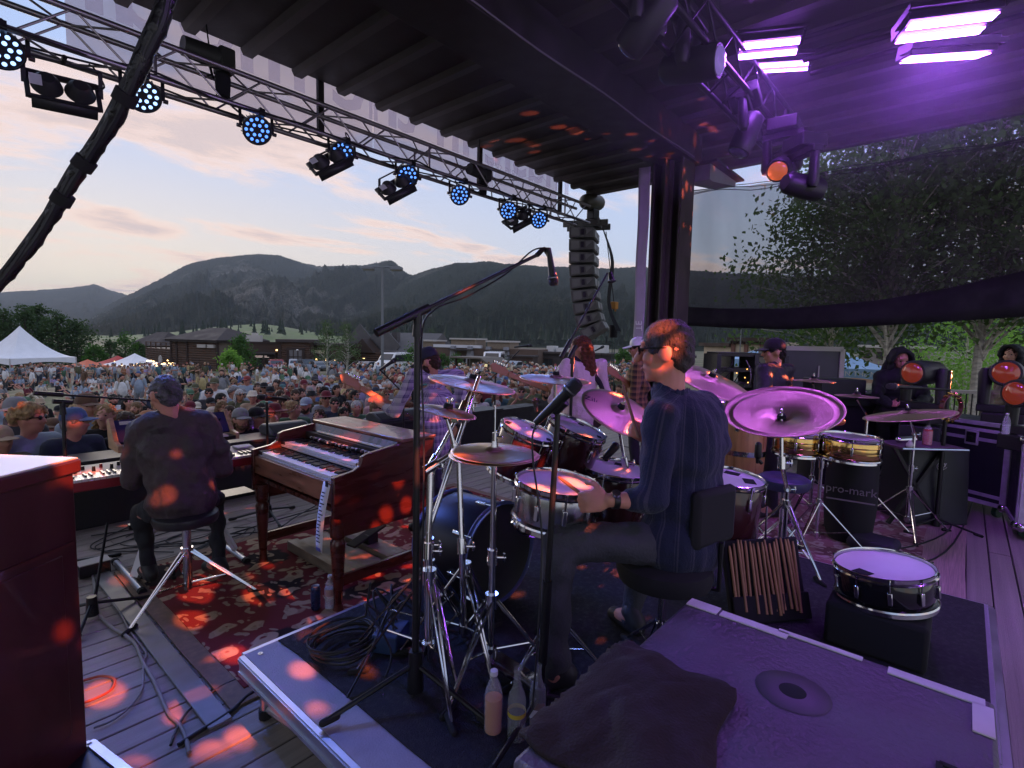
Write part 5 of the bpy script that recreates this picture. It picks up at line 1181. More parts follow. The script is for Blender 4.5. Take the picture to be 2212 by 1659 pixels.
def cymbal(label, c, nrm, Rr, kind='crash', m=M_CYM, felt=True):
 c = Vector(c); r = thing('cymbal', label, 'cymbal', c); r.rotation_euler = basis(nrm).to_euler(); M = Matrix.Identity(3)
 if kind == 'china': pr = [(q*Rr, z*Rr) for q, z in [(.03, -.13), (.13, -.13), (.20, -.07), (.55, -.005), (.80, .03), (.83, .035), (.88, .01), (.94, .03), (1, .075)]]
 else: pr = [(q*Rr, z*Rr) for q, z in [(.03, .13), (.10, .128), (.17, .105), (.215, .068), (.26, .058), (.45, .045), (.7, .022), (.9, .004), (1, -.006)]]
 mb = MB(); mb.lathe(pr, 56, M, (0, 0, 0)); o = mb.build('bronze', m, r, smooth=50, off=(0, 0, 0)); s = o.modifiers.new('t', 'SOLIDIFY'); s.thickness = .0022
 h = .13*Rr if kind != 'china' else -.1*Rr
 if felt:
  mb = MB(); mb.lathe([(.0, h-.004), (.020, h-.004), (.022, h+.008), (.018, h+.022), (.0, h+.022)], 16, M, (0, 0, 0)); mb.build('felt', M_FELT, r, off=(0, 0, 0))
  mb = MB(); up = M @ Z3; mb.cyl(up*(h+.02), up*(h+.052), .004, None, 8)
  x = M @ Vector((1, 0, 0)); mb.cap(up*(h+.032)-x*.013, up*(h+.044)-x*.019, .005, .005, 8); mb.cap(up*(h+.032)+x*.013, up*(h+.044)+x*.019, .005, .005, 8); mb.cyl(up*(h+.022), up*(h+.036), .009, None, 10); mb.build('wing_nut', M_CHROME, r, off=(0, 0, 0))
  mb = MB(); mb.cyl(up*(h-.05), up*(h-.006), .010, .016, 12); mb.build('sleeve', M_FELT, r, off=(0, 0, 0))
 return r
M_HEAD = mat('drum_head', (.70, .68, .68), .55, vary=.06, vscale=6)
def drum(name, label, c, nrm, Rr, dep, shell, lugs=8, patches=(), hoop=M_CHROME, cat='drum', head=M_HEAD, bottom=True, group=None):
 c = Vector(c); M = basis(nrm); r = thing(name, label, cat, c, 0, group)
 B = lambda mb, nm, m, par=None, **k: mb.build(nm, m, par or r, off=(0, 0, 0), **k)
 mb = MB(); mb.lathe([(Rr*.965, -.004), (Rr*.985, -.012), (Rr*.985, -dep+.01), (Rr*.95, -dep)], 40, M); B(mb, 'shell', shell)
 mb = MB(); mb.lathe([(0, -.006), (Rr*.5, -.006), (Rr*.93, -.005), (Rr*.97, -.001), (Rr*.985, -.006)], 40, M); B(mb, 'drum_head', head, smooth=60)
 for z in ([.004, -dep-.004] if bottom else [.004]):
  mb = MB(); s = 1 if z > 0 else -1; mb.lathe([(Rr*.985, z-.016*s), (Rr*1.035, z-.020*s), (Rr*1.05, z-.012*s), (Rr*1.012, z-.006*s), (Rr*1.02, z+.010*s), (Rr*1.0, z+.012*s), (Rr*.988, z+.006*s), (Rr*.985, z-.016*s)], 40, M); B(mb, 'hoop', hoop)
 for i in range(lugs):
  a = 2*math.pi*i/lugs+.2; d = M @ Vector((math.cos(a), math.sin(a), 0)); t = M @ Vector((-math.sin(a), math.cos(a), 0)); u = M @ Z3
  mb = MB(); zc = -min(dep*.5, .09); L = min(.07, dep*.4); mb.box(d*Rr*1.005+u*zc, (.022, .020, L), Matrix((d, t, u)).transposed()); lg = B(mb, 'lug', M_CHROME, bevel=.004)
  mb = MB(); mb.cyl(d*Rr*1.035+u*.012, d*Rr*1.02+u*zc, .0035, None, 6); mb.cyl(d*Rr*1.035+u*.006, d*Rr*1.035+u*.016, .006, None, 6); B(mb, 'tension_rod', M_CHROME, lg)
 for (a, q, w) in patches:
  d = M @ Vector((math.cos(a), math.sin(a), 0)); t = M @ Vector((-math.sin(a), math.cos(a), 0)); u = M @ Z3; mb = MB(); mb.box(d*Rr*q+u*-.0035, (w*.7, w, .002), Matrix((d, t, u)).transposed()); B(mb, 'tape_patch', M_FELT)
 return r
def dleg(mb, a, b, w=.012, r=.006):           # double-braced stand leg: two parallel bars
 a = Vector(a); b = Vector(b); d = (b-a).normalized(); s = d.cross(Z3).normalized()*w; mb.cyl(a+s, b, r, None, 6); mb.cyl(a-s, b, r, None, 6)
def tripod(r, base, hub, spread, m, a0=0.3, foot=M_RUB, wide=.014, lr=.006):
 base = Vector(base)
 for k in range(3):
  a = a0+k*2*math.pi/3; d = Vector((math.cos(a), math.sin(a), 0)); mb = MB(); top = base+Z3*hub+d*.02; ft = base+d*spread+Z3*.012; dleg(mb, top, ft, wide, lr)
  mid = top.lerp(ft, .55); mb.cyl(base+Z3*(hub*.35), mid, lr*.8, None, 6); lg = mb.build('leg', m, r)
  mb = MB(); mb.cap(ft-d*.05+Z3*.012*(hub/.3), ft+d*.02, .016, .014, 8); mb.build('rubber_foot', foot, lg)
def stand(name, label, base, pts, hub=.42, spread=.36, m=M_CHROME, a0=.3, r0=.015, cat='stand', clamps=(), group=None, joints=True):
 """tripod stand with a tube running through the points"""
 base = Vector(base); r = thing(name, label, cat, base, 0, group); pts = [Vector(p) for p in pts]
 tripod(r, base, hub, spread, m, a0)
 q = base+Z3*.10; allp = [q]+pts
 for i in range(len(allp)-1):
  mb = MB(); rr = r0*(1-.17*i); mb.cyl(allp[i], allp[i+1], max(rr, .006), None, 12); mb.build('tube', m, r)
  if joints and i > 0:
   d = (allp[i+1]-allp[i]).normalized(); mb = MB(); mb.cyl(allp[i]-d*.03, allp[i]+d*.035, rr+.010, None, 12); mb.cap(allp[i]+RH*.02, allp[i]+RH*.055, .006, .006, 8); mb.cap(allp[i]+RH*.05-Z3*.016, allp[i]+RH*.05+Z3*.016, .006, .006, 6); mb.build('clamp', m, r)
 mb = MB(); mb.cyl(base+Z3*(hub-.03), base+Z3*(hub+.03), r0+.013, None, 12); mb.build('collar', m, r); mb = MB(); mb.cyl(base+Z3*(hub*.33-.02), base+Z3*(hub*.33+.02), r0+.011, None, 12); mb.build('lower_collar', m, r)
 return r
def mic(label, tail, tip, name='microphone', rr=.022, big=1.0, grille=None):
 tail = Vector(tail); tip = Vector(tip); r = thing(name, label, 'microphone', tail); d = (tip-tail).normalized(); L = (tip-tail).length
 mb = MB(); mb.tube([tail, tail+d*L*.1, tail+d*L*.66, tail+d*L*.72], [rr*.5, rr*.56, rr*.82, rr*.9], 14); mb.build('handle', M_BLK, r)
 mb = MB(); mb.tube([tail+d*L*.72, tail+d*L*.78, tail+d*L*.9, tip-d*rr*.2, tip], [rr*1.0, rr*1.12, rr*1.12, rr*.85, rr*.3], 16); mb.build('grille', grille or mat('mic_grille', (.05, .05, .055), .5, .6, bump=1, bscale=400), r)
 mb = MB(); mb.cyl(tail+d*L*.775, tail+d*L*.80, rr*1.18, None, 16); mb.build('ring', mat('mic_ring', (.2, .2, .22), .3, .8), r); return r
def clip(r, p, d, m=M_BLK):
 mb = MB(); mb.cyl(Vector(p)-Vector(d).normalized()*.03, Vector(p)+Vector(d).normalized()*.03, .019, .022, 10); mb.build('mic_clip', m, r)

def drum_kit():
 wrap = mat('dark_wrap', (.045, .012, .016), .18, vary=.3, coat=.5); g = 'drum kit drums'
 drum('snare_drum', 'chrome snare drum with purple lit head between the drummer\'s knees', P(1205, 1045, 2.26), (.02, -.10, 1), .180, .165, mat('chrome_dim', (.45, .45, .47), .22, 1.0, vary=.3), 10, group=g)
 n = Vector((.12, -.36, 1)); pt = ((.4, .8, .035), (1.9, .82, .04), (2.9, .8, .035), (4.2, .84, .04), (5.4, .8, .036))
 drum('rack_tom', 'smaller rack tom with taped head left of the stage microphone', P(1141, 932, 2.75), n, .146, .24, wrap, 6, pt, group=g)
 drum('rack_tom', 'larger rack tom with taped head right of the stage microphone', P(1247, 925, 3.0), n, .170, .27, wrap, 6, pt, group=g)
 drum('floor_tom', 'floor tom half hidden in front of the drummer', P(1330, 1014, 2.98), (.0, -.1, 1), .19, .36, wrap, 8, ((.3, .7, .07), (3.6, .75, .07)), group=g)
 ft = P(1570, 1032, 3.05); f = drum('floor_tom', 'floor tom with two black tape squares right of the drummer', ft, (-.02, -.08, 1), .205, .40, wrap, 8, ((.1, .66, .085), (5.2, .6, .09)), group=g)
 for k in range(3):
  a = .5+k*2.1; d = Vector((math.cos(a), math.sin(a), 0)); mb = MB(); mb.cyl(ft+d*.225-Z3*.12, Vector((ft.x+d.x*.235, ft.y+d.y*.235, RISER)), .006, None, 8); mb.build('leg', M_CHROME, f)
 c = Vector((2.06, 2.04, RISER+.29)); k = drum('bass_drum', 'bass drum with blue hoop behind the hi-hat stand', c+Vector((0, -.2, 0)), (0, -1, .02), .27, .40, mat('kick_shell', (.012, .010, .014), .35), 8, (), mat('hoop_blue', (.10, .12, .30), .2, coat=.5), group=g, head=mat('black_head', (.02, .02, .024), .45))
 for s in (-1, 1): mb = MB(); mb.cyl(c+Vector((s*.29, .1, -.1)), Vector((c.x+s*.42, c.y+.24, RISER)), .008, None, 8); mb.build('spur', M_CHROME, k)
 # snare stand
 sc = P(1205, 1045, 2.26); s = stand('snare_stand', 'low chrome tripod stand under the snare drum', (sc.x, sc.y, RISER), [sc-Z3*.26], .24, .26, a0=.9)
 for i in range(3): a = i*2.1+.5; d = Vector((math.cos(a), math.sin(a), 0)); mb = MB(); mb.tube([sc-Z3*.26, sc+d*.17-Z3*.20, sc+d*.205-Z3*.15], .006, 6); mb.build('basket_arm', M_CHROME, s)
 # spare snare at the right rear on a low case
 sp = P(1908, 1222, 2.55); drum('spare_snare', 'black spare snare drum with lavender head standing alone on the right of the platform', sp, (-.04, .10, 1), .205, .15, mat('black_shell', (.008, .008, .01), .12, coat=.6), 10, ((2.6, .66, .075),), group=g)
 mb = MB(); mb.box((sp.x, sp.y, (RISER+.007+sp.z-.17)/2), (.40, .40, sp.z-.17-RISER-.007)); solo(mb, 'drum_case', M_FELT, 'low black case under the spare snare drum', 'case', loc=(sp.x, sp.y, RISER+.007), bevel=.02)
 # cymbals and stands
 hh = P(1068, 978, 2.18); cymbal('pair of hi-hat cymbals at the left front of the drum kit', hh, Z3+RH*.03-FH*.02, .182, felt=False)
 b = thing('hi_hat_bottom', 'bottom hi-hat cymbal lying under the top one', 'cymbal', hh-Z3*.012); mb = MB(); mb.lathe([(q*.19, z*.19) for q, z in [(.03, -.13), (.17, -.10), (.26, -.058), (.7, -.022), (1, .004)]], 48); o = mb.build('bronze', M_CYMD, b, off=(0, 0, 0)); o.modifiers.new('t', 'SOLIDIFY').thickness = .002
 hs = stand('hi_hat_stand', 'chrome hi-hat stand with pedal in front of the drummer', (hh.x, hh.y, RISER), [hh-Z3*.45, hh-Z3*.03], .34, .30, a0=1.2)
 mb = MB(); mb.cyl(hh-Z3*.03, hh+Z3*.20, .0035, None, 8); mb.build('rod', M_CHROME, hs); mb = MB(); mb.cyl(hh+Z3*.02, hh+Z3*.05, .016, .012, 12); mb.cyl(hh+Z3*.05, hh+Z3*.085, .011, None, 10); mb.cap(hh+Z3*.066, hh+Z3*.066+RH*.03, .006, .006, 8); mb.build('clutch', M_CHROME, hs)
 mb = MB(); mb.bar((hh.x, hh.y, RISER+.09), (hh.x+.05, hh.y-.28, RISER+.03), .09, .015); mb.build('pedal', M_CHROME, hs)
 for lab, c, nn, Rr, kd, base, via, sl in (
  ('tilted crash cymbal in front of the plaid shirted guitarist', P(1020, 830, 2.62), Z3+RH*.17-FH*.05, .222, 'crash', Fz(925, 1400, RISER), [P(935, 1000, 2.35), P(1000, 880, 2.5)], 'chrome boom stand carrying the left crash cymbal'),
  ('small splash cymbal below the left crash cymbal', P(966, 890, 2.28), Z3+RH*.20-FH*.02, .130, 'crash', None, None, None),
  ('crash cymbal in front of the pink shirted guitarist', P(1200, 820, 3.25), Z3+RH*.06-FH*.06, .225, 'crash', Fz(1190, 1215, RISER), [P(1196, 960, 3.3)], 'chrome stand carrying the crash cymbal beside the pink guitarist'),
  ('big steeply tilted crash cymbal with dark lettering before the drummer\'s chest', P(1336, 890, 2.95), Z3+RH*.34-FH*.48, .225, 'crash', Fz(1400, 1180, RISER), [P(1350, 1000, 3.0)], 'chrome stand carrying the big lettered crash cymbal'),
  ('large crash cymbal just right of the drummer\'s shoulder', P(1532, 824, 3.25), Z3+RH*.30-FH*.34, .270, 'crash', Fz(1560, 1180, RISER), [P(1545, 980, 3.2)], 'chrome stand carrying the crash right of the drummer'),
  ('upturned china cymbal tilted up on the right of the drummer', P(1688, 893, 2.72), Z3-RH*.26-FH*.30, .285, 'china', Fz(1690, 1215, RISER), [P(1688, 1000, 2.72)], 'chrome stand with golden joint under the china cymbal')):
  r = cymbal(lab, c, nn, Rr, kd); 
  if base is not None: stand('cymbal_stand', sl, (base.x, base.y, RISER), [Vector((base.x, base.y, RISER+.5))]+via+[Vector(c)-Vector(nn).normalized()*(.0 if kd == 'china' else .02)], .40, .34, a0=random.uniform(0, 2), group='chrome cymbal stands')
  if 'lettering' in lab:
   M = basis(nn); x = (RH-Vector(nn).normalized()*RH.dot(Vector(nn).normalized())).normalized(); y = Vector(nn).normalized().cross(x)
   text_obj('lettering', 'Zildjian', M_INK, r, .060, Vector(c)-x*.115+y*.035+Vector(nn).normalized()*.009, (x-y*.12), (y+x*.12), .0004).rotation_euler = M.transposed().to_euler()
 sp2 = P(966, 890, 2.28); base = P(925, 1000, 2.35)
 r = stand('boom_stand', 'heavy chrome boom stand holding the splash cymbal and memory clamp', Fz(925, 1470, RISER)*1.0, [P(925, 1190, 2.2), P(930, 1010, 2.22), P(985, 975, 2.28), P(966, 905, 2.28)], .46, .32, a0=2.2, r0=.018)
 mb = MB(); mb.cap(P(925, 1150, 2.2), P(1035, 815, 2.45), .011, .011, 10); mb.build('boom_arm', M_CHROME, r); mb = MB(); mb.box(P(990, 905, 2.34), (.05, .045, .035)); mb.build('clamp', M_CHROME, r, bevel=.006)
 stand('boom_stand', 'second chrome boom stand standing left of the hi-hat', Fz(1002, 1420, RISER), [P(998, 1180, 2.3), P(990, 950, 2.36)], .42, .3, a0=.2, r0=.015)
drum_kit()
def throne():
 s = P(1435, 1222, 2.22); r = thing('drum_throne', 'round black drum stool with upright black backrest', 'stool', (s.x, s.y, RISER)); mb = MB(); mb.lathe([(0, .05), (.15, .05), (.19, .035), (.2, 0), (.19, -.035), (.14, -.05), (0, -.05)], 32, None, s-Z3*.02); mb.build('seat', M_FELT, r)
 tripod(r, (s.x, s.y, RISER), .26, .30, M_CHROME, 1.0); mb = MB(); mb.cyl((s.x, s.y, RISER+.06), s-Z3*.05, .018, None, 12); mb.build('post', M_CHROME, r)
 b = P(1540, 1115, 2.14); mb = MB(); f = Vector((0, 1, 0)); mb.box(b, (.27, .05, .24), Matrix.Rotation(R(-14), 3, 'Z')); mb.build('backrest', M_FELT, r, bevel=.025); mb = MB(); mb.tube([b-Z3*.1+f*-.04, b-Z3*.3-f*.04, s-Z3*.05], .012, 8); mb.build('back_bar', M_BLK, r)
throne()
def stick_bag():
 a, b, c, d = P(1562, 1168, 2.86), P(1722, 1158, 2.90), P(1748, 1335, 2.78), P(1585, 1350, 2.72); n = (b-a).cross(d-a).normalized(); n = n if n.dot(FW) < 0 else -n
 r = thing('stick_bag', 'open black stick bag hung beside the floor tom', 'bag', a); mb = MB(); mb.prism([a, b, c, d], -n*.05); mb.build('bag_body', M_FELT, r, bevel=.012)
 mb = MB(); mb.prism([d.lerp(a, .32)+n*.03, c.lerp(b, .32)+n*.03, c+n*.03, d+n*.03], -n*.012); mb.build('pocket', M_FELT, r, bevel=.004)
 st = mat('hickory', (.36, .19, .10), .55, vary=.3, vscale=8, objvary=.3); L = ((d-a).length)*.86
 x = (b-a).normalized(); y = (d-a).normalized(); p0 = Vector((0, 0, 0)); mb = MB(); mb.tube([p0, p0+y*L*.1, p0+y*L*.2, p0+y*L], [.0045, .0075, .0078, .0078], 10); me = mb.mesh('drumstick', st, 60)
 for i in range(17):
  o = bpy.data.objects.new('drumstick', me); COL.objects.link(o); o.location = a+x*(.025+.0225*i)+n*(.014+.006*(i % 3))+y*random.uniform(.0, .03); o.rotation_euler = (0, 0, random.uniform(-.12, .05)); tag(o, 'worn tan drumstick standing in the open black stick bag', 'drumstick', 'drumsticks in the stick bag')
stick_bag()
def stick(label, a, b):
 a = Vector(a); b = Vector(b); d = b-a; mb = MB(); mb.tube([a, a+d*.75, a+d*.93, a+d*.97, b], [.0078, .0078, .0055, .0065, .004], 10); solo(mb, 'drumstick', MATS['hickory'], label, 'drumstick', loc=a)
stick('pale drumstick in the drummer\'s left hand resting on the snare', P(1288, 1092, 2.04), P(1206, 1030, 2.15)); stick('drumstick held upright in the drummer\'s hidden right hand', P(1380, 945, 2.42), P(1345, 832, 2.5))

def sub_box():
 r = thing('subwoofer', 'large dark cabinet with purple lit top, taped corners and round pole socket', 'speaker cabinet', (1.65, .33, RISER)); x0, x1, y0, y1, z = .80, 1.76, -.12, .67, .86
 m = mat('sub_paint', (.085, .075, .095), .5, vary=.45, vscale=3.5, bump=.35, bscale=60)
 mb = MB(); mb.box(((x0+x1)/2, (y0+y1)/2, (RISER+.007+z)/2), (x1-x0, y1-y0, z-RISER-.007)); mb.build('cabinet', m, r, bevel=.012)
 for (a, b, w, h) in ((x1-.035, y1-.06, .05, .10), (x1-.04, y1-.22, .035, .2), (x1-.02, y1-.40, .02, .22), (x1-.03, y0+.12, .035, .2), (x1-.11, y0+.025, .13, .04)):
  mb = MB(); mb.box((a, b, z+.003), (w, h, .004)); mb.build('white_tape', M_WHITE, r)
 c = Fz(1712, 1493, z+.002); mb = MB(); mb.lathe([(.028, .0012), (.084, .0012), (.088, -.001)], 36, None, c); mb.build('pole_socket', mat('socket_plate', (.05, .048, .055), .45, vary=.2), r); mb = MB(); mb.lathe([(0, .0016), (.031, .0016), (.033, .0008)], 28, None, c); mb.build('socket_dark_disc', M_FELT, r)  # flat black disc stands in for the dark inside of the hole
 for q in ((x1-.35, y0+.10), ): mb = MB(); mb.bar((q[0], q[1], z+.002), (q[0]-.4, q[1], z+.002), .012, .006); mb.bar((q[0], q[1], z+.002), (q[0], q[1]-.09, z+.002), .012, .006); mb.build('lid_groove', M_FELT, r)
sub_box()
def jacket():
 base = Fz(1375, 1545, .86); rnd = random.Random(6); mb = MB(); nx, ny = 60, 60; vs = []
 pts = {}
 for i in range(nx+1):
  for j in range(ny+1):
   a, b = i/nx*2-1, j/ny*2-1; rr = max(abs(a), abs(b)); w = Vector((base.x+.25*a+.03*mnoise.noise(Vector((b*2, a, 3))), base.y+.19*b+.04*a+.03*mnoise.noise(Vector((a*2, b, 5))), 0))
   h = .035*(1-rr**3)+.03*max(0, mnoise.noise(Vector((a*1.6, b*1.6, 1))))+.011*abs(mnoise.noise(Vector((a*3+b*3, b*1.5, 2))))+.02*math.exp(-((a-.5)**2+(b-.1)**2)*6)
   z = .865+h+.012*(1-rr)
   if w.y > .68: z -= min(.25, (w.y-.68)*2.2); w.y = .68+(w.y-.68)*.35+.015
   vs.append((w.x, w.y, z))
 mb.v = vs; mb.f = [(i*(ny+1)+j, (i+1)*(ny+1)+j, (i+1)*(ny+1)+j+1, i*(ny+1)+j+1) for i in range(nx) for j in range(ny)]
 o = solo(mb, 'folded_jacket', mat('brown_fabric', (.020, .012, .010), .95, vary=.25, vscale=14, bump=.35, bscale=160), 'dark brown jacket thrown over the left side of the purple lit cabinet', 'jacket', loc=base, smooth=180); o.modifiers.new('t', 'SOLIDIFY').thickness = .012
jacket()
def leslie():
 d1 = V(.80, .60, 0); d2 = V(-.60, .80, 0); c0 = V(.365, 2.36, 0); r = thing('rotary_speaker', 'tall dark red wooden speaker cabinet with pale sky-sheen top at the left picture edge', 'speaker cabinet', c0); H = 1.30; w, dp = .62, .52
 M = Matrix((d1, d2, Z3)).transposed(); ctr = c0-d1*w/2+d2*dp/2
 mb = MB(); mb.box(ctr+Z3*(H/2-.02), (w, dp, H-.05), M); mb.build('cabinet', mat('dark_mahogany', (.045, .010, .009), .42, vary=.25, vscale=2, stretch=(4, 4, .7), coat=.15), r, bevel=.004)
 mb = MB(); mb.box(ctr+Z3*(H-.028), (w+.035, dp+.035, .05), M); mb.build('top_moulding', mat('mahogany_edge', (.06, .014, .012), .3, coat=.4), r, bevel=.008)
 mb = MB(); mb.box(ctr+Z3*(H-.001), (w+.02, dp+.02, .006), M); mb.build('top_panel', mat('sky_sheen_top', (.62, .54, .40), .42, vary=.08, vscale=4), r, bevel=.002)  # sky reflected in polished wood, put into the colour as pale cream
 for z in (H-.30, .12): mb = MB(); mb.box(ctr-d2*(dp/2+.004)+Z3*z, (w-.04, .012, .012), M); mb.build('trim_strip', MATS['mahogany_edge'], r)
 mb = MB(); mb.box(ctr-d2*(dp/2+.001)+Z3*.64, (w-.12, .006, .66), M); mb.build('front_panel', MATS['dark_mahogany'], r, bevel=.003)
leslie()
def edge_case():
 c = P(238, 1640, 1.98); r = thing('small_flight_case', 'small black case with bright aluminium corner edges at the bottom left', 'flight case', (c.x, c.y, 0)); h = .20; M = Matrix.Rotation(R(12), 3, 'Z')
 o = V(c.x-.24, c.y-.20, 0); mb = MB(); mb.box(o+Z3*h/2, (.48, .40, h), M); mb.build('body', M_BLK, r)
 for s in (-1, 1):
  for q in (-1, 1): mb = MB(); mb.box(o+M @ V(.24*s, .2*q, h/2), (.03, .03, h+.01), M); mb.build('corner_edge', M_ALU, r)
  mb = MB(); mb.box(o+M @ V(.24*s, 0, h), (.03, .40, .02), M); mb.build('top_edge', M_ALU, r); mb = MB(); mb.box(o+M @ V(0, .2*s, h), (.48, .03, .02), M); mb.build('top_edge', M_ALU, r)
edge_case()

# ---- organ
def organ():
 r = thing('electric_organ', 'two manual walnut organ with turned legs standing on the red rug', 'organ', (1.66, 2.85, 0)); y0, y1 = 2.85, 4.02; W = M_WALNUT
 prof = [(1.66, .58), (1.66, .885), (1.80, .905), (1.845, .93), (1.862, .985), (1.90, 1.0), (2.17, 1.035), (2.45, 1.035), (2.45, .50), (1.74, .50), (1.72, .58)]
 for y in (y0, y1-.035): mb = MB(); mb.prism([(x, y, z) for x, z in prof], (0, .035, 0)); mb.build('side_panel', W, r, smooth=30, bevel=.006)
 mb = MB(); mb.box((2.435, (y0+y1)/2, .765), (.02, y1-y0-.074, .53)); mb.build('back_panel', W, r)
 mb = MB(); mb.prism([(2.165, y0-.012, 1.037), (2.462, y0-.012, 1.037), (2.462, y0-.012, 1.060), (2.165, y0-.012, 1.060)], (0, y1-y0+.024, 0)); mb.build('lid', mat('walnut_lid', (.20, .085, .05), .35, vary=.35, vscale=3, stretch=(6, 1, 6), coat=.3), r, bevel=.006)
 mb = MB(); mb.prism([(2.125, y0+.04, .985), (2.165, y0+.04, 1.035), (2.175, y0+.04, 1.03), (2.14, y0+.04, .98)], (0, y1-y0-.08, 0)); mb.build('fallboard', W, r)
 mb = MB(); mb.box((2.11, (y0+y1)/2-.02, .992), (.025, .86, .010)); mb.build('music_ledge', mat('ivory_strip', (.66, .60, .46), .4), r, bevel=.002)
 mb = MB(); mb.box((2.10, (y0+y1)/2, .955), (.05, y1-y0-.08, .05)); mb.build('control_panel', mat('dark_panel', (.03, .02, .018), .4), r)
 rnd = random.Random(3); dm = [mat('drawbar_white', (.6, .58, .55), .35), mat('drawbar_black', (.02, .02, .02), .3), mat('drawbar_brown', (.25, .10, .08), .35)]
 for i in range(46):
  y = y0+.20+i*.0172; L = rnd.uniform(.015, .055); mb = MB(); mb.box((2.07-L/2, y, .955), (L, .006, .005)); mb.box((2.07-L, y, .956), (.013, .012, .014)); mb.build('drawbar', dm[0 if i % 9 in (0, 2, 5) else (2 if i % 13 == 4 else 1)], r)
 km = mat('ivory_key', (.66, .63, .62), .25, vary=.05); bm = mat('ebony_key', (.012, .012, .013), .2)
 for nm, xf, z in (('lower_manual', 1.70, .862), ('upper_manual', 1.875, .915)):
  mn = thing(nm, None, None, (xf, y0, z)); del_keys = [k for k in ('label', 'category') if k in mn]; mn.parent = r; mn.location = Vector((xf, y0, z))-r.location
  n = 36; w = (y1-y0-.20)/n; wk = MB(); bk = MB()
  for i in range(n):
   y = y0+.10+w*(i+.5); wk.box((xf+.075, y, z), (.15, w-.0022, .020))
   if (i % 7) not in (2, 6): bk.prism([(xf+.055, y+w*.5-.0055, z+.010), (xf+.063, y+w*.5-.005, z+.022), (xf+.15, y+w*.5-.005, z+.022), (xf+.15, y+w*.5-.0055, z+.010)], (0, .0105, 0))
  tag(wk.build('white_keys', km, mn, off=(xf, y0, z)), kind='stuff'); tag(bk.build('black_keys', bm, mn, off=(xf, y0, z)), kind='stuff')
  mb = MB(); mb.box((xf+.02, (y0+y1)/2, z-.022), (.05, y1-y0-.075, .018)); mb.build('key_rail', mat('rail_pale', (.5, .46, .42), .35), mn, off=(xf, y0, z), bevel=.003)
  mb = MB(); mb.box((xf+.16, (y0+y1)/2, z-.03), (.02, y1-y0-.08, .09)); mb.build('backboard', MATS['dark_panel'], mn, off=(xf, y0, z))
  for y in (y0+.067, y1-.067): mb = MB(); mb.box((xf+.08, y, z), (.16, .062, .030)); mb.build('end_block', MATS['dark_panel'], mn, off=(xf, y0, z), bevel=.003)
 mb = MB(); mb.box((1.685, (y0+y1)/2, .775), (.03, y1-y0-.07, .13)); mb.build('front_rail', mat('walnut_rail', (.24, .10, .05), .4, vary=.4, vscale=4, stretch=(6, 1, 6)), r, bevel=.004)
 mb = MB(); mb.box((2.06, (y0+y1)/2, .66), (.72, y1-y0-.074, .03)); mb.build('bottom_board', W, r)
 legp = [(.034, .0), (.030, .02), (.026, .05), (.031, .14), (.040, .30), (.046, .40), (.047, .44), (.034, .462), (.046, .475), (.048, .50), (.048, .60)]
 for x, y in ((1.715, y0+.05), (1.715, y1-.05), (2.40, y0+.05), (2.40, y1-.05)): mb = MB(); mb.lathe(legp, 20, None, (x, y, .02), True); mb.build('leg', W, r)
 for y in (y0+.05, y1-.05): mb = MB(); mb.box((2.06, y, .20), (.64, .028, .07)); mb.build('stretcher', W, r, bevel=.003)
 pb = thing('pedal_board', 'flat worn wooden pedal board on the rug under the organ', 'pedal board', (2.2, 3.6, .02)); wm = mat('worn_board', (.20, .155, .11), .6, vary=.4, vscale=6, stretch=(5, 1, 5))
 for x0, x1, h in ((1.93, 2.02, .075), (2.03, 2.28, .055), (2.29, 2.46, .085)): mb = MB(); mb.box(((x0+x1)/2, 3.60, .02+h/2), (x1-x0-.004, .86, h)); mb.build('board', wm, pb, bevel=.004)
 mb = MB(); mb.box((2.17, 3.17, .055), (.5, .02, .07)); mb.build('end_trim', W, pb)
 e0, e1 = P(757, 1180, 4.05), P(826, 1132, 4.3); ep = thing('expression_pedal', 'slanted black volume pedal on the pedal board', 'pedal', (e0.x, e0.y, .08)); mb = MB(); mb.bar(e0, e1, .10, .018, up=Z3); mb.build('plate', M_RUB, ep, bevel=.004); mb = MB(); mb.box((e0.lerp(e1, .6).x, e0.lerp(e1, .6).y, .12), (.09, .09, .12)); mb.build('base', M_BLK, ep)
 # set list taped to the corner
 s = thing('set_list', 'long paper set list taped to the front corner of the organ', 'paper', (1.64, 2.84, .86)); mb = MB(); n = 12; vs = []
 for i in range(n+1):
  t = i/n; vs += [(1.640-.015*math.sin(t*3), 2.93+.10*t, .86-.45*t), (1.636-.015*math.sin(t*3), 2.845+.10*t, .845-.45*t)]
 mb.v = vs; mb.f = [(2*i, 2*i+1, 2*i+3, 2*i+2) for i in range(n)]; o = mb.build('sheet', M_PAPER, s, smooth=180); o.modifiers.new('t', 'SOLIDIFY').thickness = .0008
 rnd = random.Random(9)
 for i in range(15):
  t = .14+.052*i; w = rnd.uniform(.25, .62); y = 2.845+.10*t+.085*(.85-w/2); mb = MB(); mb.box((1.634-.015*math.sin(t*3), y, .845+.015*(.85-w/2)-.45*t), (.001, .085*w, .007)); mb.build('written_line', M_INK, s)
 mb = MB(); mb.box((1.634, 2.885, .85), (.003, .03, .035)); mb.build('tape', M_FELT, s); mb = MB(); mb.box((1.632, 2.99, .41), (.003, .05, .02)); mb.build('tape', mat('blue_tape', (.08, .09, .3), .6), s)
organ()
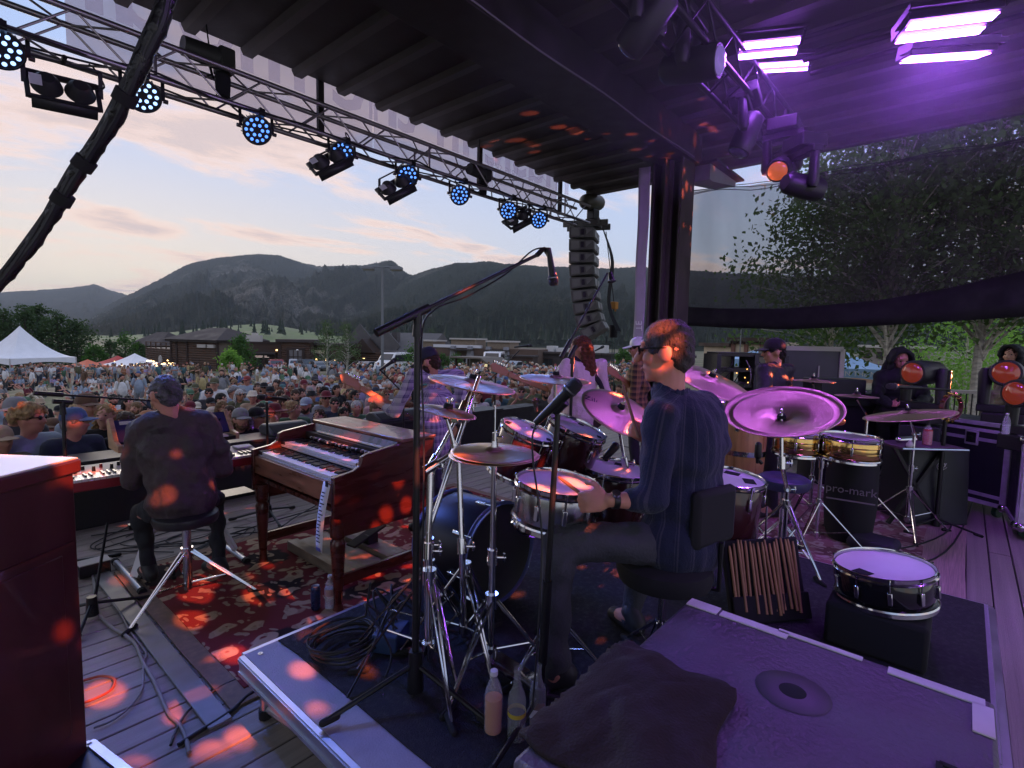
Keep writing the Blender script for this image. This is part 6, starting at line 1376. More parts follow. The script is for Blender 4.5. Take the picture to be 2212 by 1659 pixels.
# ---- keyboards
def keyboards():
 r = thing('stage_keyboard', 'cream topped red stage keyboard in front of the seated player', 'keyboard', (.60, 4.26, .72)); x0, x1 = .45, 1.90; red = mat('red_panel', (.25, .02, .025), .35); crm = mat('cream_panel', (.62, .58, .52), .45, vary=.06)
 mb = MB(); mb.box(((x0+x1)/2, 4.43, .745), (x1-x0, .36, .07)); mb.build('body', red, r, bevel=.01); mb = MB(); mb.prism([(x0+.012, 4.41, .782), (x0+.012, 4.60, .812), (x0+.012, 4.60, .79), (x0+.012, 4.41, .775)], (x1-x0-.024, 0, 0)); mb.build('control_panel', crm, r, bevel=.002)
 n = 44; w = (x1-x0-.05)/n; wk = MB(); bk = MB()
 for i in range(n):
  x = x0+.025+w*(i+.5); wk.box((x, 4.325, .783), (w-.002, .15, .018))
  if (i % 7) not in (2, 6): bk.box((x+w/2, 4.355, .797), (.011, .09, .014))
 tag(wk.build('white_keys', MATS['ivory_key'], r), kind='stuff'); tag(bk.build('black_keys', MATS['ebony_key'], r), kind='stuff')
 rnd = random.Random(4)
 for i in range(16):
  x = x0+.05+i*.05; mb = MB(); mb.cyl((x, 4.47+.05*(i % 2), .79), (x, 4.47+.05*(i % 2), .825), .011, .009, 10); mb.build('knob', red if i % 6 == 1 else M_BLK, r)
 mb = MB(); mb.box((1.80, 4.52, .812), (.12, .12, .012)); mb.build('note_card', M_PAPER, r, bevel=.002)
 s = thing('keyboard_stand', 'silver folding keyboard stand with long floor tubes', 'keyboard stand', (1.1, 4.4, 0))
 for x in (.95, 1.62):
  mb = MB(); mb.cyl((x, 4.06, .02), (x, 4.72, .02), .022, None, 10); mb.build('floor_tube', M_ALU, s); mb = MB(); mb.bar((x+.02, 4.30, .03), (x+.30 if x < 1.2 else x-.25, 4.45, .70), .07, .03); mb.build('leg', mat('stand_white', (.55, .54, .55), .4), s, bevel=.004)
  mb = MB(); mb.box((x, 4.43, .695), (.04, .34, .03)); mb.build('support_arm', M_BLK, s)
  for y in (4.05, 4.73): mb = MB(); mb.cyl((x, y-.02, .02), (x, y+.02, .02), .026, None, 10); mb.build('rubber_cap', M_RUB, s)
 mb = MB(); mb.bar((.97, 4.42, .36), (1.60, 4.42, .36), .04); mb.build('cross_bar', M_BLK, s)
 y = thing('synthesizer', 'compact synthesizer with pale wooden ends and tilted dark blue panel', 'synthesizer', (.93, 4.55, .90)); a0, a1 = .93, 1.74
 for x in (a0, a1-.03): mb = MB(); mb.prism([(x, 4.42, .90), (x, 4.68, .90), (x, 4.72, 1.10), (x, 4.66, 1.12), (x, 4.53, .965), (x, 4.42, .95)], (.03, 0, 0)); mb.build('wooden_end', M_WOODL, y, bevel=.004)
 pm = mat('synth_panel', (.03, .03, .10), .4); mb = MB(); mb.prism([(a0+.03, 4.535, .955), (a0+.03, 4.66, 1.10), (a0+.03, 4.68, 1.09), (a0+.03, 4.55, .94)], (a1-a0-.06, 0, 0)); mb.build('panel', pm, y); mb = MB(); mb.box(((a0+a1)/2, 4.50, .915), (a1-a0-.06, .16, .03)); mb.build('key_bed', M_BLK, y)
 mb = MB(); mb.prism([(a0+.06, 4.628, 1.068), (a0+.13, 4.628, 1.068), (a0+.13, 4.645, 1.088), (a0+.06, 4.645, 1.088)], (0, -.004, .004)); mb.build('label_plate', M_WHITE, y)
 for i in range(20): q = Vector((a0+.16+.03*i, 4.58+.028*(i % 3), 1.007+.033*(i % 3))); mb = MB(); mb.cyl(q, q+Vector((0, -.014, .012)), .008, .007, 10); mb.build('knob', M_BLK, y)
 for i in range(15): mb = MB(); mb.box((a0+.06+.046*i, 4.47, .935), (.043, .10, .012)); mb.build('white_key', MATS['ivory_key'], y)
 mb = MB(); mb.tube([(1.0, 4.55, .71), (1.0, 4.60, .90)], .016, 8); mb.tube([(1.66, 4.55, .71), (1.66, 4.60, .90)], .016, 8); mb.build('tier_arm', M_BLK, s)
 tr = P(500, 1065, 4.2); mb = MB(); mb.box(tr, (.28, .20, .015)); solo(mb, 'laptop_shelf', M_BLK, 'thin dark tray beside the right end of the stage keyboard', 'tray', loc=tr)
 d = Fz(203, 1240, 0); mb = MB(); mb.box((d.x, d.y, .05), (.18, .12, .09)); o = solo(mb, 'stage_box', M_BLK, 'small pale topped stage box on the deck by the cabinet', 'stage box', loc=(d.x, d.y, 0), bevel=.006); mb = MB(); mb.box((d.x, d.y, .098), (.182, .122, .006)); mb.build('lid', M_TRIM, o, off=(d.x, d.y, 0))
keyboards()
def stool():
 c = V(1.13, 3.74, 0); r = thing('keyboard_stool', 'round black stool with chrome tripod legs under the keyboard player', 'stool', c); mb = MB(); mb.lathe([(0, .60), (.16, .60), (.185, .585), (.19, .56), (.18, .53), (0, .525)], 28, None, c); mb.build('seat', mat('vinyl_black', (.02, .02, .022), .35), r); mb = MB(); mb.cyl(c+Z3*.08, c+Z3*.53, .026, None, 14); mb.build('post', M_CHROME, r); tripod(r, c, .34, .42, M_CHROME, 3.6, lr=.008, wide=.016)
 mb = MB(); mb.cyl(c+Z3*.30, c+Z3*.36, .036, None, 14); mb.build('collar', M_CHROME, r)
stool()

# ---- bottles, can, paper, small things on the floor
def bottle(label, p, h, rr, kind):
 p = Vector(p); r = thing('bottle', label, 'bottle', p); cl = mat('clear_plastic', (.75, .78, .82), .06, alpha=.22, spec=1.0)
 pr = {'pet': [(.0, 0), (.85, 0), (1, .03), (1, .10), (.95, .13), (1, .16), (.95, .20), (1, .24), (1, .55), (.97, .62), (.80, .72), (.55, .82), (.36, .88), (.36, .94)], 'glass': [(0, 0), (.95, 0), (1, .03), (1, .55), (.85, .64), (.5, .74), (.40, .85), (.38, .96), (.42, .965), (.42, 1)]}[kind[0]]
 mb = MB(); mb.lathe([(a*rr, b*h) for a, b in pr], 24, None, p); mb.build('bottle_body', mat('clear_glass', (.5, .55, .52), .04, alpha=.25, spec=1.0) if kind[0] == 'glass' else cl, r)
 if kind[1]: mb = MB(); mb.lathe([(0, .01*h), (.90*rr, .015*h), (.92*rr, kind[2]*h), (0, kind[2]*h)], 20, None, p); mb.build('drink', kind[1], r)
 if kind[0] == 'pet': mb = MB(); mb.lathe([(0, h), (.40*rr, h), (.42*rr, .93*h), (.40*rr, .925*h), (0, .925*h)], 16, None, p); mb.build('cap', kind[3], r)
 if kind[4]: mb = MB(); mb.lathe([(1.012*rr, kind[4][1]*h), (1.016*rr, kind[4][2]*h)], 24, None, p); mb.build('label', kind[4][0], r)
TEA = mat('iced_tea', (.55, .20, .05), .25, alpha=.9); WAT = mat('water', (.7, .74, .8), .05, alpha=.3); CAPW = mat('cap_white', (.7, .7, .72), .4)
bottle('half full iced tea bottle with white cap on the black carpet', Fz(1065, 1578, RISER+.007), .235, .034, ('pet', TEA, .56, CAPW, None)); bottle('clear long necked glass bottle with yellow dot beside the iced tea', Fz(1115, 1592, RISER+.007), .265, .033, ('glass', None, 0, None, (mat('bottle_dot', (.5, .40, .05), .5), .34, .40)))
bottle('short brown glass bottle with torn label behind the microphone stand foot', Fz(1160, 1560, RISER+.007), .23, .031, ('glass', mat('beer', (.12, .05, .01), .2), .3, None, (M_PAPER, .12, .3)))
bottle('full clear water bottle standing by the organ leg', Fz(713, 1312, .02), .215, .033, ('pet', WAT, .6, CAPW, (mat('water_label', (.45, .30, .30), .5), .40, .60)))
def can(label, p):
 r = thing('drink_can', label, 'can', p); mb = MB(); mb.lathe([(.022, 0), (.027, .006), (.029, .02), (.029, .138), (.024, .152), (.022, .155)], 24, None, p); mb.build('body', mat('can_navy', (.03, .05, .14), .3, .5, vary=.3, vscale=20), r); mb = MB(); mb.lathe([(0, .150), (.021, .150), (.024, .156), (.022, .154)], 20, None, p); mb.build('top', M_ALU, r)
can('slim dark blue drink can left of the water bottle', Fz(682, 1316, .02))
def cable(label, pts, rr, m, name='cable', k=5, z=.012):
 q = spline([Vector((p.x, p.y, max(p.z, z))) for p in pts], k); mb = MB(); mb.tube(q, rr, 7); solo(mb, name, m, label, 'cable', 'cables across the stage floor', loc=q[0], smooth=60)
cA = lambda x, y: Fz((200+.1808*x)*.8848, (1500+.1808*y)*.8848)
cable('thick grey cable winding along the edge of the grey floor strip', [cA(*p) for p in ((150, -500), (190, -200), (230, 0), (290, 90), (420, 210), (560, 290), (700, 400), (760, 500), (830, 680), (960, 900), (1060, 1120), (1180, 1380), (1300, 1500), (1390, 1659), (1450, 1900))], .009, M_GCABLE)
cable('thin pale cable looping from the grey strip toward the dark cabinet', [cA(*p) for p in ((350, -200), (510, 0), (650, 250), (820, 480), (870, 570), (835, 700), (825, 980), (770, 1130), (620, 1310), (400, 1470), (160, 1565))], .005, M_GCABLE)
cable('black cable crossing the deck from the platform leg to the picture bottom', [cA(*p) for p in ((2300, 820), (1900, 990), (1700, 1130), (1480, 1290), (1350, 1460), (1250, 1659), (1200, 1800))], .006, M_CABLE)
cable('thick black cable running under the corner of the drum platform', [cA(*p) for p in ((2350, 1060), (2212, 1150), (2000, 1350), (1550, 1640), (1300, 1800))], .010, M_CABLE)
cable('short orange cable loop beside the dark red cabinet', [cA(*p) for p in ((-100, 960), (100, 900), (250, 865), (400, 880), (445, 940), (380, 1060), (150, 1180), (-100, 1260))], .007, mat('orange_cable', (.32, .07, .02), .5))
rc = random.Random(21)
for i, lab in enumerate(('black cable tangle nearest the stage box', 'loose black cable loop between keyboard stand and stage box', 'black cable running under the keyboard player\'s stool', 'thin black cable curling behind the pale stand leg', 'black cable crossing toward the grey floor strip', 'second black loop beside the stage box')):
 c0 = Fz(190+40*i, 1180+14*(i % 3)); pts = [c0+V(.06+.25*math.sin(j*1.3+i)+.05*j, .22*math.cos(j*1.1+i*2)+.02*j, .012) for j in range(9)]; cable(lab, pts, .005, M_CABLE)
for i, (lab, pp) in enumerate((('black cable running along the deck behind the organ', ((430, 1180), (560, 1140), (680, 1105), (790, 1075), (900, 1050))), ('second black cable curving behind the organ legs', ((480, 1160), (590, 1150), (650, 1115), (740, 1070), (830, 1060))), ('black cable lying over the red rug below the plaid guitarist', ((690, 1150), (760, 1160), (850, 1190), (900, 1200))), ('black cable coming from under the hi-hat toward the monitor wedge', ((870, 1040), (960, 1010), (1050, 985), (1120, 985))), ('black cable on the deck left of the column', ((1290, 985), (1330, 965), (1370, 970), (1410, 955))))): cable(lab, [Fz(*p) for p in pp], .006, M_CABLE, z=.024)
for i, (lab, pp) in enumerate((('black cable winding between the percussion stands', ((1850, 1180), (1950, 1190), (2050, 1150), (2060, 1090), (2120, 1060))), ('black cable across the pink rug toward the flight case', ((1780, 1140), (1900, 1220), (2040, 1200), (2100, 1090), (2090, 1060))))): cable(lab, [Fz(*p) for p in pp], .007, M_CABLE, z=.026)
def coil():
 c = Fz(745, 1402, RISER+.01); pts = []
 for i in range(150): a = i*.27; pts.append(c+V((.15+.018*math.sin(i*.31))*math.cos(a), (.13+.02*math.sin(i*.17))*math.sin(a), .008+.0005*i+.004*math.sin(i*.7)))
 pts += [P(790, 1330, 2.35), P(800, 1260, 2.3)]; mb = MB(); mb.tube(pts, .0055, 6); solo(mb, 'cable_coil', M_CABLE, 'coiled black cable lying on the black carpet near the deck edge', 'cable', 'cables across the stage floor', loc=c, smooth=60)
coil()
def strip():
 mb = MB(); mb.prism([(.775, 2.40, .004), (.775, 4.75, .004), (.79, 4.75, .016), (.79, 2.40, .016)], (.09, 0, 0)); o = mb; mb2 = MB(); mb2.box((.835, 3.57, .011), (.10, 2.35, .014)); solo(mb2, 'floor_strip', mat('grey_strip', (.17, .17, .17), .5, .3, vary=.25, vscale=8), 'long flat grey metal strip along the left edge of the red rug', 'floor strip', loc=(.835, 2.4, .004), bevel=.004)
strip()
def di_box():
 c = P(845, 1330, 2.45); mb = MB(); mb.box((c.x, c.y, RISER+.05), (.16, .12, .085), Matrix.Rotation(.5, 3, 'Z')); solo(mb, 'sub_snake_box', mat('blue_box', (.03, .06, .14), .4), 'small blue junction box on the black carpet with cables plugged in', 'junction box', loc=(c.x, c.y, RISER+.007), bevel=.006)
 rnd = random.Random(5)
 for i in range(7):
  a = Vector((c.x+rnd.uniform(-.06, .06), c.y+rnd.uniform(-.04, .04), RISER+.09)); b = a+V(rnd.uniform(-.1, .15), rnd.uniform(-.1, .15), .12); e = a+V(rnd.uniform(-.35, .45), rnd.uniform(-.3, .35), -.075); cable('black lead number plugged into the blue junction box'.replace(' number', ''), [a, b, a.lerp(e, .6)+Z3*.04, e], .005, M_CABLE, z=RISER+.012)
di_box()

# ---- microphone stands
def round_stand(name, label, base, top, m=M_BLK, r0=.014, group=None, tri=True, spread=.34, hub=.16, a0=.4):
 base = Vector(base); r = thing(name, label, 'microphone stand', base, 0, group); mb = MB(); mb.cyl(base+Z3*.03, top, r0, r0*.8, 12); mb.build('tube', m, r)
 for k in range(3): a = a0+k*2.094; d = V(math.cos(a), math.sin(a), 0); mb = MB(); mb.cyl(base+Z3*hub*.6, base+d*spread+Z3*.015, .010, None, 8); lg = mb.build('leg', m, r); mb = MB(); mb.cap(base+d*(spread-.05)+Z3*.022, base+d*spread+Z3*.014, .014, .014, 8); mb.build('rubber_foot', M_RUB, lg)
 mb = MB(); mb.cyl(base+Z3*.02, base+Z3*(hub*.85), .034, .026, 14); mb.build('hub', m, r); return r
def boom(r, a, b, pivot, m=M_BLK):
 mb = MB(); a, b = Vector(a), Vector(b); d = (b-a).normalized(); mb.cyl(a, b, .008, None, 10); mb.build('boom_arm', m, r); mb = MB(); mb.cyl(a, a+d*.16, .016, None, 12); mb.build('counterweight', m, r)
 mb = MB(); p = Vector(pivot); mb.cyl(p-d*.055, p+d*.055, .017, None, 12); mb.cap(p-Z3*.05, p, .016, .018, 10); mb.cyl(p-FH*.0+RH*.0-Z3*.09, p-Z3*.04, .020, .016, 12); mb.build('pivot', m, r)
def mics():
 b = Fz(897, 1500, RISER+.007); top = Vector((b.x, b.y, P(888, 690, 2.12).z)); r = round_stand('mic_stand', 'tall black tripod microphone stand with long rising boom in the foreground', b, top, r0=.015, spread=.36, hub=.22, a0=R(162))
 a, e = P(820, 700, 2.05), P(1150, 543, 2.55); dd = (e-a); pv = top+Z3*.02; sh = pv-a.lerp(e, .21); a += sh; e += sh; boom(r, a, e, pv); dirn = (e-a).normalized()
 mb = MB(); mb.tube(spline([e-dirn*.02, e+dirn*.03+Z3*.01, e+RH*.05-Z3*.02], 4), .012, 8); mb.build('mic_holder', M_BLK, r); m0 = e+RH*.045+Z3*.005
 mic('black overhead microphone hanging from the tip of the long boom', m0+Z3*.02-RH*.006, m0-Z3*.15+RH*.022, rr=.021); mb = MB(); mb.tube(spline([m0+Z3*.02, e+Z3*.03-dirn*.05, e-dirn*.22-Z3*.015, a.lerp(e, .5)-Z3*.03, a.lerp(e, .3)-Z3*.02, pv+V(.02, .0, -.1), pv+V(.02, -.02, -.5), b+V(.03, 0, .5), b+V(.02, .02, .1)], 6), .0038, 6); solo(mb, 'cable', M_CABLE, 'thin black cable wrapped along the long microphone boom', 'cable', loc=m0, smooth=60)
 b = Fz(1165, 1545, RISER+.007); top = P(1205, 895, 1.92); r = round_stand('mic_stand', 'black straight microphone stand in front of the drummer\'s knee', b, top, r0=.013, spread=.38, hub=.14, a0=R(190)); mb = MB(); mb.cyl(b.lerp(top, .18), b.lerp(top, .46), .018, None, 12); mb.build('lower_tube', M_BLK, r); clip(r, P(1208, 878, 1.92), P(1240, 830, 1.87)-P(1160, 912, 1.95))
 mic('large black vocal microphone pointing up over the drum kit', P(1157, 914, 1.94), P(1252, 822, 1.88), rr=.025); mb = MB(); mb.tube(spline([P(1158, 915, 1.94), P(1150, 945, 1.94), P(1152, 1000, 1.94), P(1160, 1060, 1.93), P(1170, 1150, 1.91), P(1168, 1250, 1.89), P(1160, 1400, 1.87), P(1150, 1530, 1.85)], 6), .004, 6); solo(mb, 'cable', M_CABLE, 'black cable dangling from the large vocal microphone', 'cable', loc=P(1158, 915, 2.08), smooth=60)
 lo = Pv(135, 868, 4.75); g = 'microphone stands along the front'; r = round_stand('mic_stand', 'black boom stand reaching across behind the dark red cabinet', (lo.x, lo.y, 0), lo, group=g); boom(r, Pv(72, 849, 4.72), Pv(372, 868, 4.85), lo); mb = MB(); mb.tube(spline([Pv(300, 862, 4.8), Pv(330, 885, 4.8), Pv(345, 880, 4.8)], 5), .004, 6); mb.build('cable_loop', M_CABLE, r)
 lo = Pv(576, 868, 4.9); r = round_stand('mic_stand', 'short black stand holding a purple lit microphone behind the organ', (lo.x, lo.y, 0), lo, group=g); mic('dark microphone lying level over the organ pointing left', Pv(618, 862, 4.9), Pv(556, 857, 4.86), rr=.024); mb = MB(); mb.tube(spline([Pv(618, 862, 4.9), Pv(645, 868, 4.9), Pv(632, 888, 4.9), Pv(600, 892, 4.9), Pv(580, 880, 4.9), Pv(577, 960, 4.9)], 5), .004, 6); solo(mb, 'cable', M_CABLE, 'black cable loop hanging from the level microphone', 'cable', loc=Pv(618, 862, 4.9), smooth=60)
 lo = Pv(872, 850, 5.2); r = round_stand('mic_stand', 'black microphone stand in front of the plaid guitarist', (lo.x, lo.y, 0), lo, group=g); mic('black vocal microphone left of the plaid guitarist\'s cap', Pv(820, 800, 5.15), Pv(856, 775, 5.1), rr=.026); mb = MB(); mb.cyl(lo, Pv(822, 800, 5.15), .008, None, 8); mb.build('boom_arm', M_BLK, r)
 lo = Pv(1070, 812, 5.3); r = round_stand('mic_stand', 'black boom stand with slim microphone left of the pink guitarist', (lo.x, lo.y, 0), lo, group=g); mb = MB(); mb.cyl(Pv(1052, 826, 5.3), Pv(1122, 757, 5.3), .009, None, 8); mb.build('boom_arm', M_BLK, r); mic('slim silver microphone on the boom left of the pink guitarist', Pv(1112, 750, 5.3), Pv(1148, 746, 5.3), rr=.022)
 lo = P(1237, 760, 3.9); b = Fz(1237, 960, 0); b = V(lo.x, lo.y, 0); r = round_stand('mic_stand', 'black boom stand rising steeply behind the pink guitarist\'s back', b, lo, group=g); boom(r, P(1212, 772, 3.85), P(1312, 590, 4.1), lo); mic('black microphone hanging at the top of the steep boom', P(1318, 588, 4.1), P(1322, 612, 4.1), rr=.03)
 mic('small dark tom microphone clipped over the smaller rack tom', P(1160, 890, 2.95), P(1156, 860, 2.98), rr=.02); lo = Pv(1300, 752, 5.6); r = round_stand('mic_stand', 'black microphone stand between pink guitarist and column', (lo.x, lo.y, 0), lo-Z3*.1, group=g); mic('dark microphone right of the pink guitarist', Pv(1285, 758, 5.6), Pv(1304, 748, 5.6), rr=.026)
 b = Fz(200, 1335, 0); mb = MB(); t = P(232, 1130, 3.5)
 r = round_stand('mic_stand', 'thin black stand leg in front of the stage box', b, t, r0=.010, a0=.1, spread=.3)
mics()
# ------------------------------------------------------------------ percussion and gear on the right
M_BRASS = mat('brass', (.72, .48, .16), .16, 1.0, vary=.15); M_CASE = mat('case_laminate', (.020, .024, .026), .45, vary=.2, vscale=8, bump=.15, bscale=150)
def percussion():
 g = 'percussion set'
 t1, t2 = P(1838, 945, 4.35), P(1722, 936, 4.5)
 for lab, c, Rr in (('larger brass timbale on the right of the pair', t1, .222), ('smaller brass timbale partly behind the china cymbal', t2, .185)):
  r = drum('timbale', lab, c, (0, -.03, 1), Rr, .17, M_BRASS, 6, (), M_CHROME, group=g, head=mat('timbale_head', (.42, .38, .40), .45)); 
  for z in (-.06, -.11): mb = MB(); mb.lathe([(Rr*.985, z-.006), (Rr*1.0, z), (Rr*.985, z+.006)], 36); mb.build('bead', M_BRASS, r, off=(0, 0, 0))
 m = (t1+t2)/2; stand('timbale_stand', 'chrome tripod stand between the two brass timbales', (m.x, m.y, 0), [V(m.x, m.y, t1.z-.25), V(m.x, m.y, t1.z-.05)], .42, .4, a0=.8, group='percussion stands')
 mb = MB(); mb.cyl(V(m.x, m.y, t1.z-.08), t1-Z3*.09, .009, None, 8); mb.cyl(V(m.x, m.y, t1.z-.08), t2-Z3*.09, .009, None, 8); solo(mb, 'timbale_bracket', M_CHROME, 'chrome bracket bar joining the two brass timbales', 'bracket', loc=m)
 cw = mat('conga_wood', (.40, .20, .085), .35, vary=.35, vscale=4, stretch=(5, 5, .6), coat=.3)
 for lab, px_, D in (('tall natural wood conga nearest the drummer\'s shoulder', (1612, 862), 4.6), ('second natural wood conga standing farther behind', (1555, 862), 4.95)):
  c = P(*px_, D); r = thing('conga', lab, 'drum', (c.x, c.y, 0), 0, g); h = c.z
  mb = MB(); mb.lathe([(.10, .10), (.135, .25), (.175, h*.55), (.185, h*.72), (.165, h*.95), (.155, h-.01)], 36, None, (c.x, c.y, 0)); mb.build('shell', cw, r); mb = MB(); mb.lathe([(0, h+.006), (.12, h+.005), (.153, h-.002), (.160, h-.03)], 32, None, (c.x, c.y, 0)); mb.build('drum_head', mat('conga_head', (.50, .36, .34), .6), r)
  mb = MB(); mb.lathe([(.160, h-.05), (.168, h-.04), (.168, h-.012), (.160, h-.006)], 32, None, (c.x, c.y, 0)); mb.build('hoop', M_CHROME, r)
  for i in range(6): a = i*1.047; d = V(math.cos(a), math.sin(a), 0); q = V(c.x, c.y, 0); mb = MB(); mb.cyl(q+d*.172+Z3*(h-.03), q+d*.188+Z3*(h-.20), .005, None, 6); mb.box(q+d*.188+Z3*(h-.23), (.03, .03, .07), Matrix((d, V(-d.y, d.x, 0), Z3)).transposed()); mb.build('lug', M_CHROME, r)
  mb = MB(); mb.lathe([(.178, h*.62), (.186, h*.62), (.188, h*.655), (.180, h*.655)], 32, None, (c.x, c.y, 0)); mb.build('band', M_CHROME, r)
  tripod(r, (c.x, c.y, 0), .3, .3, M_CHROME, .6)
 # black drum bag with lettering below the larger timbale
 b = P(1838, 1060, 4.75); r = thing('drum_bag', 'tall rounded black bag with pale lettering under the larger timbale', 'bag', (b.x, b.y, 0)); top = P(1838, 982, 4.75).z; mb = MB(); mb.lathe([(0, .02), (.20, .02), (.235, .10), (.26, .35), (.255, top-.1), (.22, top), (0, top)], 28, Matrix.Diagonal((1, .8, 1)), (b.x, b.y, 0)); mb.build('bag_body', M_FELT, r)
 n = -Vector((b.x, b.y, 0)).normalized(); x = V(-n.y, n.x, 0); text_obj('lettering', 'pro-mark', mat('faint_print', (.20, .17, .20), .8), r, .098, V(b.x, b.y, P(1838, 1062, 4.5).z)+n*.262, x, Z3, .002)
 mb = MB(); q = V(b.x, b.y, .0)+n*.262; mb.box(q+Z3*(P(1838, 1085, 4.5).z), (.36, .004, .012), Matrix((x, -n, Z3)).transposed()); mb.build('printed_line', MATS['faint_print'], r)
 s = P(1693, 1036, 4.15); r = thing('percussion_stool', 'round blue topped stool left of the brass timbales', 'stool', (s.x, s.y, 0)); mb = MB(); mb.lathe([(0, .03), (.16, .03), (.19, .01), (.195, -.03), (.18, -.06), (0, -.06)], 28, None, s); mb.build('seat', mat('stool_blue', (.035, .035, .09), .45, vary=.3, vscale=14), r); mb = MB(); mb.cyl(V(s.x, s.y, .1), s-Z3*.05, .018, None, 10); mb.build('post', M_CHROME, r); tripod(r, (s.x, s.y, 0), .34, .36, M_CHROME, .2)
 for lab, c, nn, Rr, base, sl in (('small flat dark cymbal with white wing nut on the middle percussion stand', P(1850, 856, 4.4), Z3+RH*.01, .16, Fz(1855, 1132), 'tall chrome tripod stand in the middle of the pink rug'),
  ('large thin cymbal tilted up toward the red drink bottle', P(1963, 897, 4.45), Z3-RH*.17+FH*.07, .33, Fz(1957, 1150), 'tall chrome tripod stand right of the brass timbales'),
  ('flat purple cymbal beside the percussionist\'s elbow', P(1757, 823, 5.0), Z3+RH*.01-FH*.01, .19, Fz(1748, 1120), 'chrome stand behind the brass timbales')):
  cymbal(lab, c, nn, Rr, 'crash', M_CYMD if 'dark' in lab else M_CYM); stand('cymbal_stand', sl, (base.x, base.y, 0), [V(base.x, base.y, .62), V(base.x, base.y, c.z*.8), c-Vector(nn).normalized()*.02], .42, .42, a0=random.uniform(.2, 1.4), group='percussion stands', r0=.017)
 # tray table with red bottle, tambourine and microphone pole
 t = P(1985, 962, 5.1); r = thing('tray_table', 'purple lit percussion tray on crossed black legs', 'tray table', (t.x, t.y, 0)); M = Matrix((RH, FH, Z3)).transposed()
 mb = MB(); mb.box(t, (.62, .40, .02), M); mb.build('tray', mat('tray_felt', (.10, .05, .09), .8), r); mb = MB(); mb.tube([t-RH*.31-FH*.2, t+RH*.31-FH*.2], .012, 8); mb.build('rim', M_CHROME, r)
 for s in (-1, 1): mb = MB(); mb.bar(t+RH*.24*s-Z3*.02, V(t.x, t.y, .02)-RH*.24*s, .03); mb.build('leg', M_BLK, r)
 b = t+RH*.06-FH*.02+Z3*.012; bottle('plastic bottle of red drink with black cap on the percussion tray', b, .21, .042, ('pet', mat('red_drink', (.40, .04, .05), .25), .72, M_BLK, None))
 mb = MB(); mb.cap(t-RH*.2+Z3*.05, t-RH*.05+Z3*.06, .03, .03, 10); solo(mb, 'shaker', M_CHROME, 'silver shaker lying on the percussion tray', 'shaker', loc=t-RH*.2); mb = MB(); mb.cap(t-RH*.23-FH*.18+Z3*.035, t-RH*.20-FH*.16+Z3*.05, .03, .026, 10); solo(mb, 'egg_shaker', M_WHITE, 'white egg shaker at the corner of the percussion tray', 'shaker', loc=t-RH*.23)
 c = P(2055, 880, 4.95); tm = thing('tambourine', 'tambourine with golden jingles hanging on the black pole', 'tambourine', c); A = basis(-FH+RH*.25); mb = MB(); mb.lathe([(.115, -.02), (.123, -.02), (.123, .02), (.115, .02), (.115, -.02)], 36, A, c); mb.build('frame', mat('tambo_frame', (.10, .02, .03), .4), tm)
 for i in range(14): a = i*.449; q = c+A @ V(.128*math.cos(a), .128*math.sin(a), 0); mb = MB(); mb.lathe([(0, .004), (.018, .002), (.022, -.002), (0, -.004)], 12, basis(A @ V(-math.sin(a), math.cos(a), .3)), q); mb.build('jingle', M_BRASS, tm)
 lo = P(2052, 800, 5.0); r = round_stand('mic_stand', 'black pole beside the percussion tray carrying the tambourine', (lo.x, lo.y, 0), lo, r0=.02, group='percussion stands'); mic('dark microphone with purple ring lying across the percussion pole', P(1990, 838, 4.95), P(1916, 834, 4.9), rr=.028); mb = MB(); mb.cyl(P(1985, 838, 4.95), P(2052, 842, 5.0), .010, None, 8); mb.build('boom_arm', M_BLK, r)
 # block and pedal on the rug, microphones
 k = Fz(1870, 1190); mb = MB(); mb.prism([(k.x-.18, k.y-.2, .03), (k.x+.14, k.y-.24, .03), (k.x+.2, k.y+.1, .03), (k.x-.12, k.y+.14, .03)], (0, 0, .10)); solo(mb, 'cloth_bag', mat('bag_purple', (.02, .017, .03), .9), 'crumpled dark bag lying on the pink rug behind the spare snare', 'bag', loc=k, bevel=.04)
 p = P(1787, 915, 4.6); mb = MB(); mb.cap(p, p+RH*.12+Z3*.02, .030, .034, 10); solo(mb, 'cowbell', mat('cowbell_red', (.45, .10, .06), .35, .3), 'orange red block mounted above the larger timbale', 'cowbell', loc=p)
 p = P(1637, 985, 3.5); mb = MB(); mb.cap(p, p+Z3*.075, .024, .022, 12); mb.cyl(p-Z3*.05, p, .010, .016, 8); mb.cyl(p-Z3*.05+RH*.03, p-Z3*.02, .012, None, 8); solo(mb, 'tom_microphone', M_BLK, 'small black microphone clamped at the rim of the right floor tom', 'microphone', loc=p)
 p = P(1310, 985, 3.15); mb = MB(); mb.cap(p, p+Z3*.06+RH*.05, .022, .028, 12); mb.cyl(p-Z3*.06, p, .012, None, 8); solo(mb, 'tom_microphone', M_BLK, 'small black microphone beside the half hidden floor tom', 'microphone', loc=p)
percussion()
M_CTRIM = mat('case_trim', (.48, .47, .50), .5, .15, vary=.2, vscale=12)
